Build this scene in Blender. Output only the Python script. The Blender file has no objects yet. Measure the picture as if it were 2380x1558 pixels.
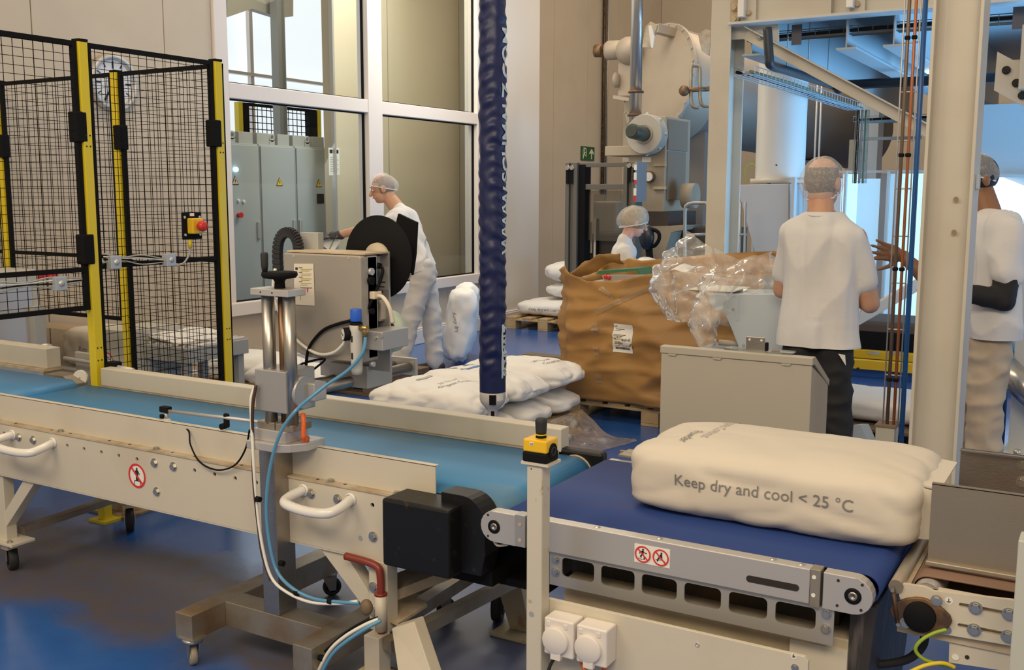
import bpy, bmesh, math, random
from mathutils import Vector, Matrix, Euler, noise
from mathutils.geometry import tessellate_polygon
from mathutils.bvhtree import BVHTree
V=Vector; PI=math.pi; rad=math.radians
random.seed(7)
SC=bpy.context.scene; COL=SC.collection
# ---------------------------------------------------------------- camera, world, lights, exposure
cam=bpy.data.cameras.new('camera'); co=bpy.data.objects.new('camera',cam); COL.objects.link(co)
cam.sensor_fit='HORIZONTAL'; cam.sensor_width=36.0; cam.lens=36.169; cam.clip_start=.05; cam.clip_end=120
_r,_u,_f=[[0.861136, 0.508371, 0.002025], [-0.071414, 0.117022, 0.990558], [-0.503334, 0.85315, -0.137077]]
co.matrix_world=Matrix(((_r[0],_u[0],-_f[0],0),(_r[1],_u[1],-_f[1],0),(_r[2],_u[2],-_f[2],1.6),(0,0,0,1)))
SC.camera=co
w=bpy.data.worlds.new('hall_light'); SC.world=w; w.use_nodes=True
bg=w.node_tree.nodes['Background']; bg.inputs[0].default_value=(1.0,.85,.67,1); bg.inputs[1].default_value=.50
def area(name,loc,target,size,size_y,power,col):
    l=bpy.data.lights.new(name,'AREA'); l.shape='RECTANGLE'; l.size=size; l.size_y=size_y; l.energy=power; l.color=col
    o=bpy.data.objects.new(name,l); COL.objects.link(o); o.location=loc
    o.rotation_euler=(V(target)-V(loc)).to_track_quat('-Z','Y').to_euler(); return o
WARMC=(1,.82,.59)
area('ceiling_and_fill_lamp',(-3.6,4.2,5.4),(-3.6,4.2,0),3.0,1.2,70,WARMC)
area('ceiling_and_fill_lamp',(.6,-1.6,4.6),(-1.6,3.2,.5),3.4,1.6,190,WARMC)  # added warm fill from behind the camera, not a known lamp
area('ceiling_and_fill_lamp',(-3.6,-1.4,4.8),(-3.2,3.2,.5),3.0,1.4,120,WARMC)  # second added fill behind the camera, towards the left conveyor
area('ceiling_and_fill_lamp',(-4.6,9.0,5.4),(-4.4,9.0,0),3.0,1.2,80,(1,.87,.70))
area('ceiling_and_fill_lamp',(-3.4,12.0,5.2),(-4.2,14.5,2),2.4,1.2,110,(1,.84,.64))
area('inner_room_fill',(-6.75,9.0,4.4),(-8.0,9.4,.9),.5,4.4,120,(1,.92,.76))  # added unseen light that brightens the room behind the window
q=area('doorway_and_bounce_daylight',(1.5,9.6,.9),(-1.4,9.6,3.0),4.4,1.8,185,(.24,.58,1.0)); q.data.spread=rad(115)  # added blue light aimed up at the deck, stands in for floor bounce
area('doorway_and_bounce_daylight',(2.4,6.4,1.6),(-2.5,6.4,1.0),2.2,2.2,24,(.30,.62,1.0))
area('daylight_window',(-7.2,8.0,2.6),(-5,8.0,.9),3.2,3.0,20,(.85,.92,1.0))
SC.view_settings.view_transform='Standard'; SC.view_settings.look='None'
SC.view_settings.gamma=1; SC.view_settings.exposure=-0.10; SC.view_settings.use_curve_mapping=False
# ---------------------------------------------------------------- helpers
class MB:
    def __init__(s): s.v=[]; s.f=[]; s.sm=[]
    def add(s,vs,fs,sm=False,M=None):
        b=len(s.v)
        for p in vs:
            p=V(p); s.v.append(M@p if M is not None else p)
        for f in fs: s.f.append([b+i for i in f]); s.sm.append(sm)
        return s
    def box(s,x0,x1,y0,y1,z0,z1,M=None):
        vs=[(x,y,z) for z in (z0,z1) for y in (y0,y1) for x in (x0,x1)]
        return s.add(vs,[(0,2,3,1),(4,5,7,6),(0,1,5,4),(2,6,7,3),(0,4,6,2),(1,3,7,5)],False,M)
    def bar(s,p0,p1,w,h,up=(0,0,1)):
        p0=V(p0);p1=V(p1);d=(p1-p0).normalized();up=V(up)
        a=d.cross(up)
        if a.length<1e-4: a=d.cross(V((1,0,0)))
        a.normalize(); b=a.cross(d)
        vs=[]
        for p in (p0,p1):
            for i,j in ((-1,-1),(1,-1),(1,1),(-1,1)): vs.append(p+a*(i*w/2)+b*(j*h/2))
        return s.add(vs,[(3,2,1,0),(4,5,6,7),(0,1,5,4),(1,2,6,5),(2,3,7,6),(3,0,4,7)])
    def cyl(s,p0,p1,r0,r1=None,n=16,cap=True,sm=True):
        p0=V(p0);p1=V(p1); r1=r0 if r1 is None else r1
        d=(p1-p0).normalized(); a=d.orthogonal().normalized(); b=d.cross(a)
        vs=[]
        for p,r in ((p0,r0),(p1,r1)):
            for i in range(n):
                t=2*PI*i/n; vs.append(p+a*(r*math.cos(t))+b*(r*math.sin(t)))
        s.add(vs,[(i,(i+1)%n,n+(i+1)%n,n+i) for i in range(n)],sm)
        if cap:
            s.add(vs[:n],[tuple(range(n))[::-1]]); s.add(vs[n:],[tuple(range(n))])
        return s
    def tube(s,pts,r,n=8,cap=True,closed=False):
        pts=[V(p) for p in pts]; m=len(pts); rs=r if hasattr(r,'__len__') else [r]*m
        t=(pts[1]-pts[0]).normalized(); a=t.orthogonal().normalized(); vs=[]
        for i in range(m):
            if i==0: t2=(pts[1]-pts[0])
            elif i==m-1: t2=(pts[-1]-pts[-2])
            else: t2=(pts[i+1]-pts[i]).normalized()+(pts[i]-pts[i-1]).normalized()
            if t2.length<1e-6: t2=t.copy()
            t2.normalize(); q=t.rotation_difference(t2); a=q@a; t=t2; a=(a-t*a.dot(t)).normalized(); b=t.cross(a)
            for k in range(n):
                g=2*PI*k/n; vs.append(pts[i]+a*(rs[i]*math.cos(g))+b*(rs[i]*math.sin(g)))
        fs=[(i*n+k,i*n+(k+1)%n,(i+1)*n+(k+1)%n,(i+1)*n+k) for i in range(m-1) for k in range(n)]
        if closed: fs+=[((m-1)*n+k,(m-1)*n+(k+1)%n,(k+1)%n,k) for k in range(n)]
        s.add(vs,fs,True)
        if cap and not closed: s.add(vs[:n],[tuple(range(n))[::-1]]); s.add(vs[-n:],[tuple(range(n))])
        return s
    def lathe(s,prof,o,ax,n=24,sm=True):
        o=V(o);d=V(ax).normalized();a=d.orthogonal().normalized();b=d.cross(a);vs=[]
        for r,h in prof:
            for k in range(n):
                g=2*PI*k/n; vs.append(o+d*h+a*(r*math.cos(g))+b*(r*math.sin(g)))
        m=len(prof)
        return s.add(vs,[(i*n+k,i*n+(k+1)%n,(i+1)*n+(k+1)%n,(i+1)*n+k) for i in range(m-1) for k in range(n)],sm)
    def prism(s,poly,vec,holes=()):
        vec=V(vec); loops=[[V(p) for p in poly]]+[[V(p) for p in h] for h in holes]
        flat=[p for l in loops for p in l]; tr=tessellate_polygon(loops); n=len(flat)
        vs=flat+[p+vec for p in flat]; fs=[tuple(t) for t in tr]+[tuple(i+n for i in t[::-1]) for t in tr]
        b=0
        for l in loops:
            m=len(l)
            for i in range(m): fs.append((b+i,b+(i+1)%m,n+b+(i+1)%m,n+b+i))
            b+=m
        return s.add(vs,fs)
    def sph(s,c,r,n=12,m=8,M=None):
        c=V(c); rr=r if hasattr(r,'__len__') else (r,r,r); vs=[];fs=[]
        for i in range(m+1):
            th=PI*i/m
            for k in range(n):
                ph=2*PI*k/n; q=V((rr[0]*math.sin(th)*math.cos(ph),rr[1]*math.sin(th)*math.sin(ph),rr[2]*math.cos(th)))
                vs.append(c+(M@q if M is not None else q))
        for i in range(m):
            for k in range(n): fs.append((i*n+k,(i+1)*n+k,(i+1)*n+(k+1)%n,i*n+(k+1)%n))
        return s.add(vs,fs,True)
    def grid(s,fn,nu,nv,sm=True,wrapu=False):
        vs=[fn(i/nu,j/nv) for j in range(nv+1) for i in range(nu+(0 if wrapu else 1))]
        W=nu if wrapu else nu+1
        fs=[(j*W+i,j*W+(i+1)%W,(j+1)*W+(i+1)%W,(j+1)*W+i) for j in range(nv) for i in range(nu)]
        return s.add(vs,fs,sm)
    def build(s,name,mat,parent=None,bevel=0,label=None,seg=2,solid=0,sub=0,kind=None,raw=False):
        me=bpy.data.meshes.new(name)
        if raw: org=V()
        elif parent is not None:
            org=world_org(parent)
        elif s.v:
            xs=[v.x for v in s.v];ys=[v.y for v in s.v];zs=[v.z for v in s.v]
            org=V(((min(xs)+max(xs))/2,(min(ys)+max(ys))/2,min(zs)))
        else: org=V()
        me.from_pydata([v-org for v in s.v],[],s.f)
        me.polygons.foreach_set('use_smooth',s.sm)
        bm=bmesh.new(); bm.from_mesh(me); bmesh.ops.remove_doubles(bm,verts=bm.verts,dist=1e-5); bmesh.ops.recalc_face_normals(bm,faces=bm.faces); bm.to_mesh(me); bm.free()
        if mat: me.materials.append(mat)
        o=bpy.data.objects.new(name,me); COL.objects.link(o)
        if parent is not None: o.parent=parent
        else: o.location=org
        if bevel:
            m=o.modifiers.new('bevel','BEVEL'); m.width=bevel; m.segments=seg; m.limit_method='ANGLE'; m.angle_limit=rad(50); m.harden_normals=False
        if solid:
            m=o.modifiers.new('solid','SOLIDIFY'); m.thickness=solid; m.offset=0
        if sub:
            m=o.modifiers.new('sub','SUBSURF'); m.levels=sub; m.render_levels=sub
        if label: o['label']=label
        if kind: o['kind']=kind
        return o
def world_org(o):
    p=V()
    while o is not None: p+=V(o.location); o=o.parent
    return p
def tag(o,label,cat,group=None,kind=None):
    o['label']=label; o['category']=cat
    if group: o['group']=group
    if kind: o['kind']=kind
    return o
def thing(name,label,cat,loc=(0,0,0),group=None):
    o=bpy.data.objects.new(name,None); COL.objects.link(o); o.location=loc; o.empty_display_size=.1
    return tag(o,label,cat,group)
def struct(mb,name,mat,parent=None,bevel=0):
    o=mb.build(name,mat,parent,bevel); o['kind']='structure'; return o
def same(o,name,parent,off):
    c=o.copy(); COL.objects.link(c); c.parent=parent; c.location=V(o.location)+V(off); return c
def spl(pts,k=6):
    pts=[V(p) for p in pts]; out=[]
    for i in range(len(pts)-1):
        p0=pts[max(i-1,0)];p1=pts[i];p2=pts[i+1];p3=pts[min(i+2,len(pts)-1)]
        for j in range(k):
            t=j/k; out.append(.5*((2*p1)+(p2-p0)*t+(2*p0-5*p1+4*p2-p3)*t*t+(3*p1-p0-3*p2+p3)*t**3))
    out.append(pts[-1]); return out
# ---- materials
def mat(name,col,rough=.5,metal=0,col2=None,vs=6,lo=.45,hi=.7,bump=0,bs=80,bstretch=None,spec=.5,stretch=None,emit=0,aniso=None):
    m=bpy.data.materials.new(name); m.use_nodes=True; nt=m.node_tree; b=nt.nodes['Principled BSDF']
    b.inputs['Base Color'].default_value=(*col,1); b.inputs['Roughness'].default_value=rough; b.inputs['Metallic'].default_value=metal
    b.inputs['Specular IOR Level'].default_value=spec
    tc=nt.nodes.new('ShaderNodeTexCoord')
    def nz(scale,st=None,det=4):
        n=nt.nodes.new('ShaderNodeTexNoise'); n.inputs['Scale'].default_value=scale; n.inputs['Detail'].default_value=det
        if st:
            mp=nt.nodes.new('ShaderNodeMapping'); mp.inputs['Scale'].default_value=st; nt.links.new(tc.outputs['Object'],mp.inputs[0]); nt.links.new(mp.outputs[0],n.inputs['Vector'])
        else: nt.links.new(tc.outputs['Object'],n.inputs['Vector'])
        return n
    if col2:
        n=nz(vs,stretch); r=nt.nodes.new('ShaderNodeValToRGB'); r.color_ramp.elements[0].position=lo; r.color_ramp.elements[1].position=hi
        r.color_ramp.elements[0].color=(*col,1); r.color_ramp.elements[1].color=(*col2,1)
        nt.links.new(n.outputs['Fac'],r.inputs[0]); nt.links.new(r.outputs[0],b.inputs['Base Color'])
    if bump:
        n=nz(bs,bstretch,3); bp=nt.nodes.new('ShaderNodeBump'); bp.inputs['Strength'].default_value=bump; bp.inputs['Distance'].default_value=.004
        nt.links.new(n.outputs['Fac'],bp.inputs['Height']); nt.links.new(bp.outputs[0],b.inputs['Normal'])
    if emit:
        b.inputs['Emission Color'].default_value=(*col,1); b.inputs['Emission Strength'].default_value=emit
    return m
def clear(name,tint,glossy,diff=0,dcol=(1,1,1),rough=.05,bump=0,bs=20,gm=1.0,streak=None):
    m=bpy.data.materials.new(name); m.use_nodes=True; nt=m.node_tree; nt.nodes.clear()
    o=nt.nodes.new('ShaderNodeOutputMaterial'); t=nt.nodes.new('ShaderNodeBsdfTransparent'); t.inputs[0].default_value=(*tint,1)
    g=nt.nodes.new('ShaderNodeBsdfGlossy'); g.inputs['Roughness'].default_value=rough
    lw=nt.nodes.new('ShaderNodeLayerWeight'); lw.inputs[0].default_value=glossy
    mx=nt.nodes.new('ShaderNodeMixShader'); mu=nt.nodes.new('ShaderNodeMath'); mu.operation='MULTIPLY'; mu.inputs[1].default_value=gm; nt.links.new(lw.outputs['Fresnel'],mu.inputs[0]); nt.links.new(mu.outputs[0],mx.inputs[0]); nt.links.new(g.outputs[0],mx.inputs[2])
    if diff:
        d=nt.nodes.new('ShaderNodeBsdfDiffuse'); d.inputs[0].default_value=(*dcol,1); m2=nt.nodes.new('ShaderNodeMixShader'); m2.inputs[0].default_value=diff
        if streak:
            tc=nt.nodes.new('ShaderNodeTexCoord'); n=nt.nodes.new('ShaderNodeTexNoise'); n.inputs['Scale'].default_value=streak; n.inputs['Detail'].default_value=6; n.inputs['Distortion'].default_value=2.5; nt.links.new(tc.outputs['Object'],n.inputs['Vector'])
            r=nt.nodes.new('ShaderNodeMapRange'); r.inputs[1].default_value=.42; r.inputs[2].default_value=.68; r.inputs[3].default_value=diff*.85; r.inputs[4].default_value=min(.9,diff*1.45); nt.links.new(n.outputs['Fac'],r.inputs[0]); nt.links.new(r.outputs[0],m2.inputs[0])
        nt.links.new(t.outputs[0],m2.inputs[1]); nt.links.new(d.outputs[0],m2.inputs[2]); nt.links.new(m2.outputs[0],mx.inputs[1])
    else: nt.links.new(t.outputs[0],mx.inputs[1])
    if bump:
        tc=nt.nodes.new('ShaderNodeTexCoord'); n=nt.nodes.new('ShaderNodeTexNoise'); n.inputs['Scale'].default_value=bs; nt.links.new(tc.outputs['Object'],n.inputs['Vector'])
        bp=nt.nodes.new('ShaderNodeBump'); bp.inputs['Strength'].default_value=bump; bp.inputs['Distance'].default_value=.02
        nt.links.new(n.outputs['Fac'],bp.inputs['Height']); nt.links.new(bp.outputs[0],g.inputs['Normal']); nt.links.new(bp.outputs[0],lw.inputs['Normal'])
    nt.links.new(mx.outputs[0],o.inputs[0]); return m
DUST=(.33,.20,.10)
CREAM=mat('cream_paint',(.60,.55,.45),.42,0,(.52,.45,.34),3,.5,.85)
DUSTY=mat('dusty_cream_paint',(.52,.44,.32),.7,0,(.40,.28,.16),14,.4,.7)
WHITEP=mat('white_enamel',(.78,.76,.72),.25)
WALL=mat('wall_panel_paint',(.57,.48,.37),.55,0,(.54,.455,.345),2)
WALLW=mat('white_wall_panel',(.68,.65,.62),.5)
FRAMEW=mat('window_frame_paint',(.76,.70,.66),.4)
YEL=mat('fence_yellow',(.72,.56,.02),.35)
BLK=mat('black_powder_coat',(.008,.008,.009),.7,spec=.12)
BLKG=mat('black_gloss',(.008,.008,.009),.38,0,(.035,.022,.012),30,.62,.75,spec=.3)
RUB=mat('black_rubber',(.02,.02,.022),.7)
SS=mat('stainless_steel',(.46,.43,.40),.36,1,(.36,.31,.26),5,.4,.75,.15,40,(1,1,12))
SSD=mat('dusty_stainless',(.38,.34,.28),.5,.75,(.30,.205,.12),7,.45,.72)
CHR=mat('chrome_rod',(.42,.40,.37),.34,1)
ALU=mat('anodised_aluminium',(.56,.54,.52),.42,.55)
ALUD=mat('aluminium_grey',(.45,.44,.43),.45,.6)
BOLT=mat('zinc_bolt',(.55,.53,.48),.3,.9)
DARK=mat('dark_interior',(.02,.017,.014),.8)
REDP=mat('red_plastic',(.62,.03,.03),.35)
RED=mat('sign_red',(.66,.03,.03),.5)
SIGNW=mat('sign_white',(.80,.78,.72),.5)
INK=mat('black_ink',(.02,.02,.02),.6)
GREY=mat('grey_paint',(.40,.40,.38),.5)
GLASS=clear('window_glass',(.93,.95,.94),.09,rough=.01)
# ---------------------------------------------------------------- setting
def floor_mat():
    m=mat('blue_epoxy_floor',(.035,.085,.30),.24,0,bump=.03,bs=60,spec=.8); nt=m.node_tree; b=nt.nodes['Principled BSDF']
    g=nt.nodes.new('ShaderNodeNewGeometry'); sx=nt.nodes.new('ShaderNodeSeparateXYZ'); nt.links.new(g.outputs['Position'],sx.inputs[0])
    def mth(op,a,bb,cl=False):
        n=nt.nodes.new('ShaderNodeMath'); n.operation=op; n.use_clamp=cl
        for i,q in enumerate((a,bb)):
            if isinstance(q,(int,float)): n.inputs[i].default_value=q
            elif q is not None: nt.links.new(q,n.inputs[i])
        return n.outputs[0]
    def band(o,c,h,soft):
        d=mth('ABSOLUTE',mth('SUBTRACT',o,c),0); return mth('DIVIDE',mth('SUBTRACT',h+soft,d),soft,True)
    n=nt.nodes.new('ShaderNodeTexNoise'); n.inputs['Scale'].default_value=2.2; n.inputs['Detail'].default_value=6; nt.links.new(g.outputs['Position'],n.inputs['Vector'])
    n2=nt.nodes.new('ShaderNodeTexNoise'); n2.inputs['Scale'].default_value=9; n2.inputs['Detail'].default_value=5; nt.links.new(g.outputs['Position'],n2.inputs['Vector'])
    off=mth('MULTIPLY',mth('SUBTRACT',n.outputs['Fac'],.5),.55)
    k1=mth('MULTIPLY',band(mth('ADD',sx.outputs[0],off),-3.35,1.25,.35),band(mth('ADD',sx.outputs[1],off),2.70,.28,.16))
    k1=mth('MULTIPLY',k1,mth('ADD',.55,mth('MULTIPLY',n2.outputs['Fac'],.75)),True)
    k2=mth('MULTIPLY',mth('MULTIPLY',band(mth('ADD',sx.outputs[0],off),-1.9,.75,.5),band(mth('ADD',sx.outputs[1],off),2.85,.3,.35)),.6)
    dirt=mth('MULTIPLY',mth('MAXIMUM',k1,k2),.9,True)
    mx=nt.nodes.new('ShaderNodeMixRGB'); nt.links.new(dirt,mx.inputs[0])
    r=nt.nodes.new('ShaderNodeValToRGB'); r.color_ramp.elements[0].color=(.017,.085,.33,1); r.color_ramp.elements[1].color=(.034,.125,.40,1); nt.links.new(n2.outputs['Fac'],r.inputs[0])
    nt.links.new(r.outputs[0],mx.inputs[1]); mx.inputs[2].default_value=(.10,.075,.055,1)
    nt.links.new(mx.outputs[0],b.inputs['Base Color'])
    ro=mth('ADD',.20,mth('MULTIPLY',dirt,.45)); nt.links.new(ro,b.inputs['Roughness']); return m
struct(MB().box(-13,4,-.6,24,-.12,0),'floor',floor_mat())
# left wall: backing with lift-out sandwich panels
WX=-6.4
wl=struct(MB().box(WX-.2,WX-.03,-.6,6.10,0,4.6).box(WX-.2,WX-.03,6.10,10.08,0,.56),'wall_left',mat('panel_joint',(.33,.29,.24),.8))
ys=[-.6,1.14,2.258,3.376,4.496,5.615,6.095]
for a,b in zip(ys,ys[1:]): MB().box(WX-.03,WX,a+.004,b-.004,.17,4.6).build('panel',WALL,wl,.003)
ys=[6.1,7.2,8.32,9.44,10.08]
for a,b in zip(ys,ys[1:]): MB().box(WX-.03,WX-.005,a+.003,b-.003,.17,.57).build('panel',WALL,wl)
struct(MB().box(WX-.03,WX+.05,4.2,11.55,0,.155).box(WX-.03,WX+.03,4.2,11.55,.155,.17),'baseboard_left',WALLW,None,.01)
struct(MB().box(WX-.2,WX,10.10,11.52,.0,4.6).box(-7.4,WX-.2,11.42,11.52,0,4.6),'wall_left_pier',WALLW,None,.01)
# window
wf=MB().box(WX-.10,WX+.03,6.10,6.24,.57,4.6).box(WX-.10,WX+.035,8.05,8.27,.57,4.6).box(WX-.10,WX+.03,10.02,10.12,.57,4.6)
wf.box(WX-.10,WX+.03,6.24,8.05,2.365,2.49).box(WX-.10,WX+.03,8.27,10.02,2.365,2.49)
wf.box(WX-.10,WX+.05,6.10,10.1,.565,.675)
wn=struct(wf,'window_1',FRAMEW,None,.006)
for a,b in ((6.24,8.05),(8.27,10.02)):
    for c,d in ((.675,2.365),(2.49,4.6)):
        MB().box(WX-.055,WX-.045,a,b,c,d).build('pane',GLASS,wn)
        q=MB()
        for y in (a,b-.012): q.box(WX-.045,WX-.02,y,y+.012,c,d)
        q.box(WX-.045,WX-.02,a,b,c,c+.012).box(WX-.045,WX-.02,a,b,d-.012,d); q.build('gasket',BLK,wn)
# recessed wall beyond the pier and end wall
RX=-7.4; EY=17.8
wr=struct(MB().box(RX-.2,RX-.03,11.5,EY+.2,0,6.2),'wall_left_rear',mat('panel_joint_rear',(.36,.32,.26),.8))
y=11.5
while y<EY-.2:
    e=min(y+1.12,EY); MB().box(RX-.03,RX,y+.004,e-.004,0,6.2).build('panel',WALL,wr); y=e
we=struct(MB().box(RX-.2,4,EY+.03,EY+.2,0,6.2),'wall_rear',mat('panel_joint_end',(.36,.32,.26),.8))
x=RX
while x<1.0:
    MB().box(x+.004,x+1.116,EY,EY+.03,0,6.2).build('panel',WALL,we); x+=1.12
# room behind the window
BX=-7.58
rw=struct(MB().box(BX-.15,BX,8.972,16,0,4.8),'wall_inner',mat('inner_wall',(.62,.54,.40),.55))
for px in (890,1066):
    pass
for yy in (9.955,11.472):
    MB().box(BX,BX+.003,yy-.005,yy+.005,0,4.8).build('panel_joint',mat('seam',(.3,.26,.2),.8),rw)
struct(MB().box(-12.2,-12.0,6,18,0,5.5),'wall_outer',WALLW)
win=mat('daylight_glazing',(.86,.92,1.0),.3,emit=.92)
o=struct(MB().box(-12.0,-11.95,6.8,17,1.2,5.5),'window_2',win)
# ---------------------------------------------------------------- inner room things seen through the window
CABG=mat('cabinet_grey',(.40,.43,.43),.45)
WARN=mat('warning_yellow',(.75,.48,.03),.5)
CX=-7.9
edges=[7.534,8.140,8.690,9.267]
labs=['grey electrical cabinet with a lit blue lamp, nearest the yellow fence','grey electrical cabinet in the middle of the row behind the window','grey electrical cabinet with a dark square vent, right end of the row']
tops=2.104
for i in range(3):
    a,b=edges[i]+.006,edges[i+1]-.006
    t=thing('electrical_cabinet',labs[i],'cabinet',(CX-.25,(a+b)/2,0),'electrical cabinets behind the window')
    MB().box(CX-.5,CX-.02,a,b,.1,tops).build('body',CABG,t,.004); MB().box(CX-.5,CX-.03,a+.02,b-.02,0,.1).build('plinth',BLK,t)
    MB().box(CX-.02,CX,a+.012,b-.012,.12,tops-.02).build('door',CABG,t,.004)
    h=[(-7.900,8.081,1.201),(-7.900,8.631,1.209),(-7.900,8.729,1.206)][i]
    MB().box(CX,CX+.025,h[1]-.02,h[1]+.02,h[2]-.09,h[2]+.09).build('door_handle',ALU,t,.005)
    c=V([(-7.900,7.771,1.718),(-7.900,8.421,1.711),(-7.900,9.062,1.703)][i])
    tr=[c+V((.003,-.05,-.042)),c+V((.003,.05,-.042)),c+V((.003,0,.05))]
    s=MB().prism(tr,(.002,0,0)).build('warning_sign',INK,t)
    tr=[c+V((.005,-.040,-.036)),c+V((.005,.040,-.036)),c+V((.005,0,.040))]
    MB().prism(tr,(.002,0,0)).build('sign_face',WARN if i else mat('pale_sign',(.6,.45,.3),.5),s)
    MB().prism([c+V((.007,.006,.022)),c+V((.007,-.010,-.008)),c+V((.007,.0,-.006)),c+V((.007,-.004,-.030)),c+V((.007,.012,.0)),c+V((.007,.002,-.001))],(.001,0,0)).build('flash_symbol',INK,s)
    if i==0:
        c=V((-7.900,7.776,1.831)); MB().cyl(c,c+V((.03,0,0)),.022,n=14).build('signal_lamp',mat('lamp_blue_lit',(.45,.85,1.0),.3,emit=6),t)
        for q in ((-7.900,7.804,1.515),(-7.900,7.876,1.506)):
            q=V(q); MB().cyl(q,q+V((.02,0,0)),.016,n=12).build('push_button',SIGNW,t)
        q=V((-7.900,7.797,1.365)); MB().cyl(q,q+V((.05,0,0)),.02,.03,n=12).build('rotary_switch',REDP,t)
    if i==2:
        c=V((-7.900,9.078,1.528)); MB().box(CX,CX+.012,c.y-.055,c.y+.055,c.z-.055,c.z+.055).build('vent_grille',DARK,t,.003)
    for k in (0,1):
        yy=a+.01+k*(b-a)*.58; MB().box(CX-.35,CX-.05,yy,yy+(b-a)*.34,tops,tops+.12).build('top_box',GREY,t,.004)
    e=V((CX-.06,a+(b-a)*.46,tops)); lg=MB().box(e.x-.012,e.x,e.y-.04,e.y+.04,e.z,e.z+.05).lathe([(.02,-.006),(.045,-.006),(.045,.006),(.02,.006),(.02,-.006)],e+V((-.006,0,.08)),(1,0,0),16); lg.build('lifting_lug',GREY,t)
c=V((-7.575,8.955,1.937)); n=thing('wall_notice','small white printed notice on the beige wall behind the cabinets','notice',c)
MB().box(BX,BX+.004,c.y-.09,c.y+.09,c.z-.15,c.z+.15).build('sheet',SIGNW,n)
for k in range(7): MB().box(BX+.004,BX+.0045,c.y-.07,c.y+.05+.02*(k%2),c.z+.04-.025*k,c.z+.05-.025*k).build('printed_line',GREY,n)
for q in (-.05,.05): MB().box(BX+.004,BX+.0045,c.y+q-.025,c.y+q+.025,c.z+.09,c.z+.13).build('printed_mark',INK,n)
p=V((-7.580,8.967,3.217))
MB().box(BX-.02,BX+.03,p.y-.03,p.y+.0,0,4.8).build('conduit_rail',ALU,rw)
# steel work in front of the bright glazing
c=V((-9.600,10.288,3.247)); t=thing('steel_column','grey steel column in front of the bright glazing behind the window','column',(c.x,c.y,0))
MB().box(-9.66,-9.54,c.y-.07,c.y-.058,0,5).box(-9.66,-9.54,c.y+.058,c.y+.07,0,5).box(-9.61,-9.59,c.y-.06,c.y+.06,0,5).build('column_section',mat('steel_grey',(.30,.31,.30),.5),t)
c=V((-11.800,12.035,3.560)); MB().box(-11.85,-11.78,c.y-.035,c.y+.035,1.2,5.5).box(-11.85,-11.75,6.5,17,3.408-.025,3.408+.02).build('glazing_bar',FRAMEW,o)
q=MB(); 
q.prism([(-9.900,9.586,3.757),(-9.900,10.021,3.925),(-9.900,10.520,3.889),(-9.900,10.784,3.938),(-9.900,10.807,4.500),(-9.900,9.612,4.290)],(.12,0,0))
tag(q.build('roof_girder',mat('girder_paint',(.42,.40,.34),.5)),'grey beige roof girder across the top of the bright glazing','girder')
t=thing('far_fence','yellow posted mesh guard far behind the window','fence',(-10.6,11.339,1.0))
ya,yb=10.541,12.159; zt=2.831
for y in (ya,yb): MB().box(-10.64,-10.56,y-.04,y+.04,0,zt).build('post',YEL,t); MB().box(-10.64,-10.56,y+(.06 if y==ya else -.22),y+(.16 if y==ya else -.05),0,zt-.02).build('post_cover',BLK,t)
q=MB(); y=ya
while y<yb: q.box(-10.602,-10.598,y-.006,y+.006,1.4,zt); y+=.09
z=1.4
while z<zt: q.box(-10.602,-10.598,ya,yb,z-.006,z+.006); z+=.09
q.build('wire_mesh',BLK,t,kind='stuff'); MB().box(-10.62,-10.58,ya,yb,zt-.04,zt).build('top_rail',BLK,t)
# ---------------------------------------------------------------- wall clock
c=V((-6.400,5.105,2.380)); t=thing('wall_clock','round white wall clock with silver rim behind the mesh fence','clock',c)
R=.205
MB().lathe([(0,.0),(R,.0),(R,.05),(R-.02,.065),(R-.035,.05),(R-.04,.03)],c,(1,0,0),40).build('rim',ALU,t)
MB().cyl(c+V((.02,0,0)),c+V((.03,0,0)),R-.03,n=40).build('dial',mat('dial_white',(.72,.72,.74),.4),t)
for k in range(12):
    g=k*PI/6; d=V((0,math.sin(g),math.cos(g))); L=.05 if k%3==0 else .03
    MB().bar(c+d*(R-.05)+V((.032,0,0)),c+d*(R-.05-L)+V((.032,0,0)),.012 if k%3==0 else .007,.004,(1,0,0)).build('hour_mark',INK,t)
for ang,L,wd in ((2.9,.10,.016),(3.75,.15,.011)):
    d=V((0,math.sin(ang),math.cos(ang))); MB().bar(c-d*.03+V((.037,0,0)),c+d*L+V((.037,0,0)),wd,.004,(1,0,0)).build('clock_hand',INK,t)
c=V((-6.390,4.487,1.027)); tag(MB().box(WX,WX+.004,c.y-.09,c.y+.09,c.z-.022,c.z+.022).build('red_notice',RED),'narrow red strip label low on the wall behind the raised mesh panel','label')
# ---------------------------------------------------------------- safety fence
FX=-4.2; ZT=2.285; BY=4.09
t=fence=thing('safety_fence','yellow posted black mesh safety fence around the conveyor cell','fence',(FX,3.2,0))
def post(x,y):
    p=MB().box(x-.024,x+.024,y-.024,y+.024,.0,ZT).build('post',YEL,fence,.004)
    MB().box(x-.025,x+.025,y-.025,y+.025,ZT,ZT+.012).build('post_cap',BLK,p)
    MB().box(x-.06,x+.06,y-.05,y+.05,0,.012).build('foot_plate',YEL,p)
    for z in (1.86,1.81,.86,.80):
        for s in (-.01,.01): MB().cyl((x+.0235,y+s,z),(x+.0255,y+s,z),.004,n=8).build('slot_hole',DARK,p)
    return p
PY=3.191; RY=4.020
for x,y in ((FX,PY),(FX,RY+.0),(-5.08,BY),(-6.2,BY)): post(x,y)
def clip(x,y,z,ax): MB().box(x-.03,x+.03,y-.03,y+.03,z-.07,z+.07).build('clamp_block',BLK,fence,.006)
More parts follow.
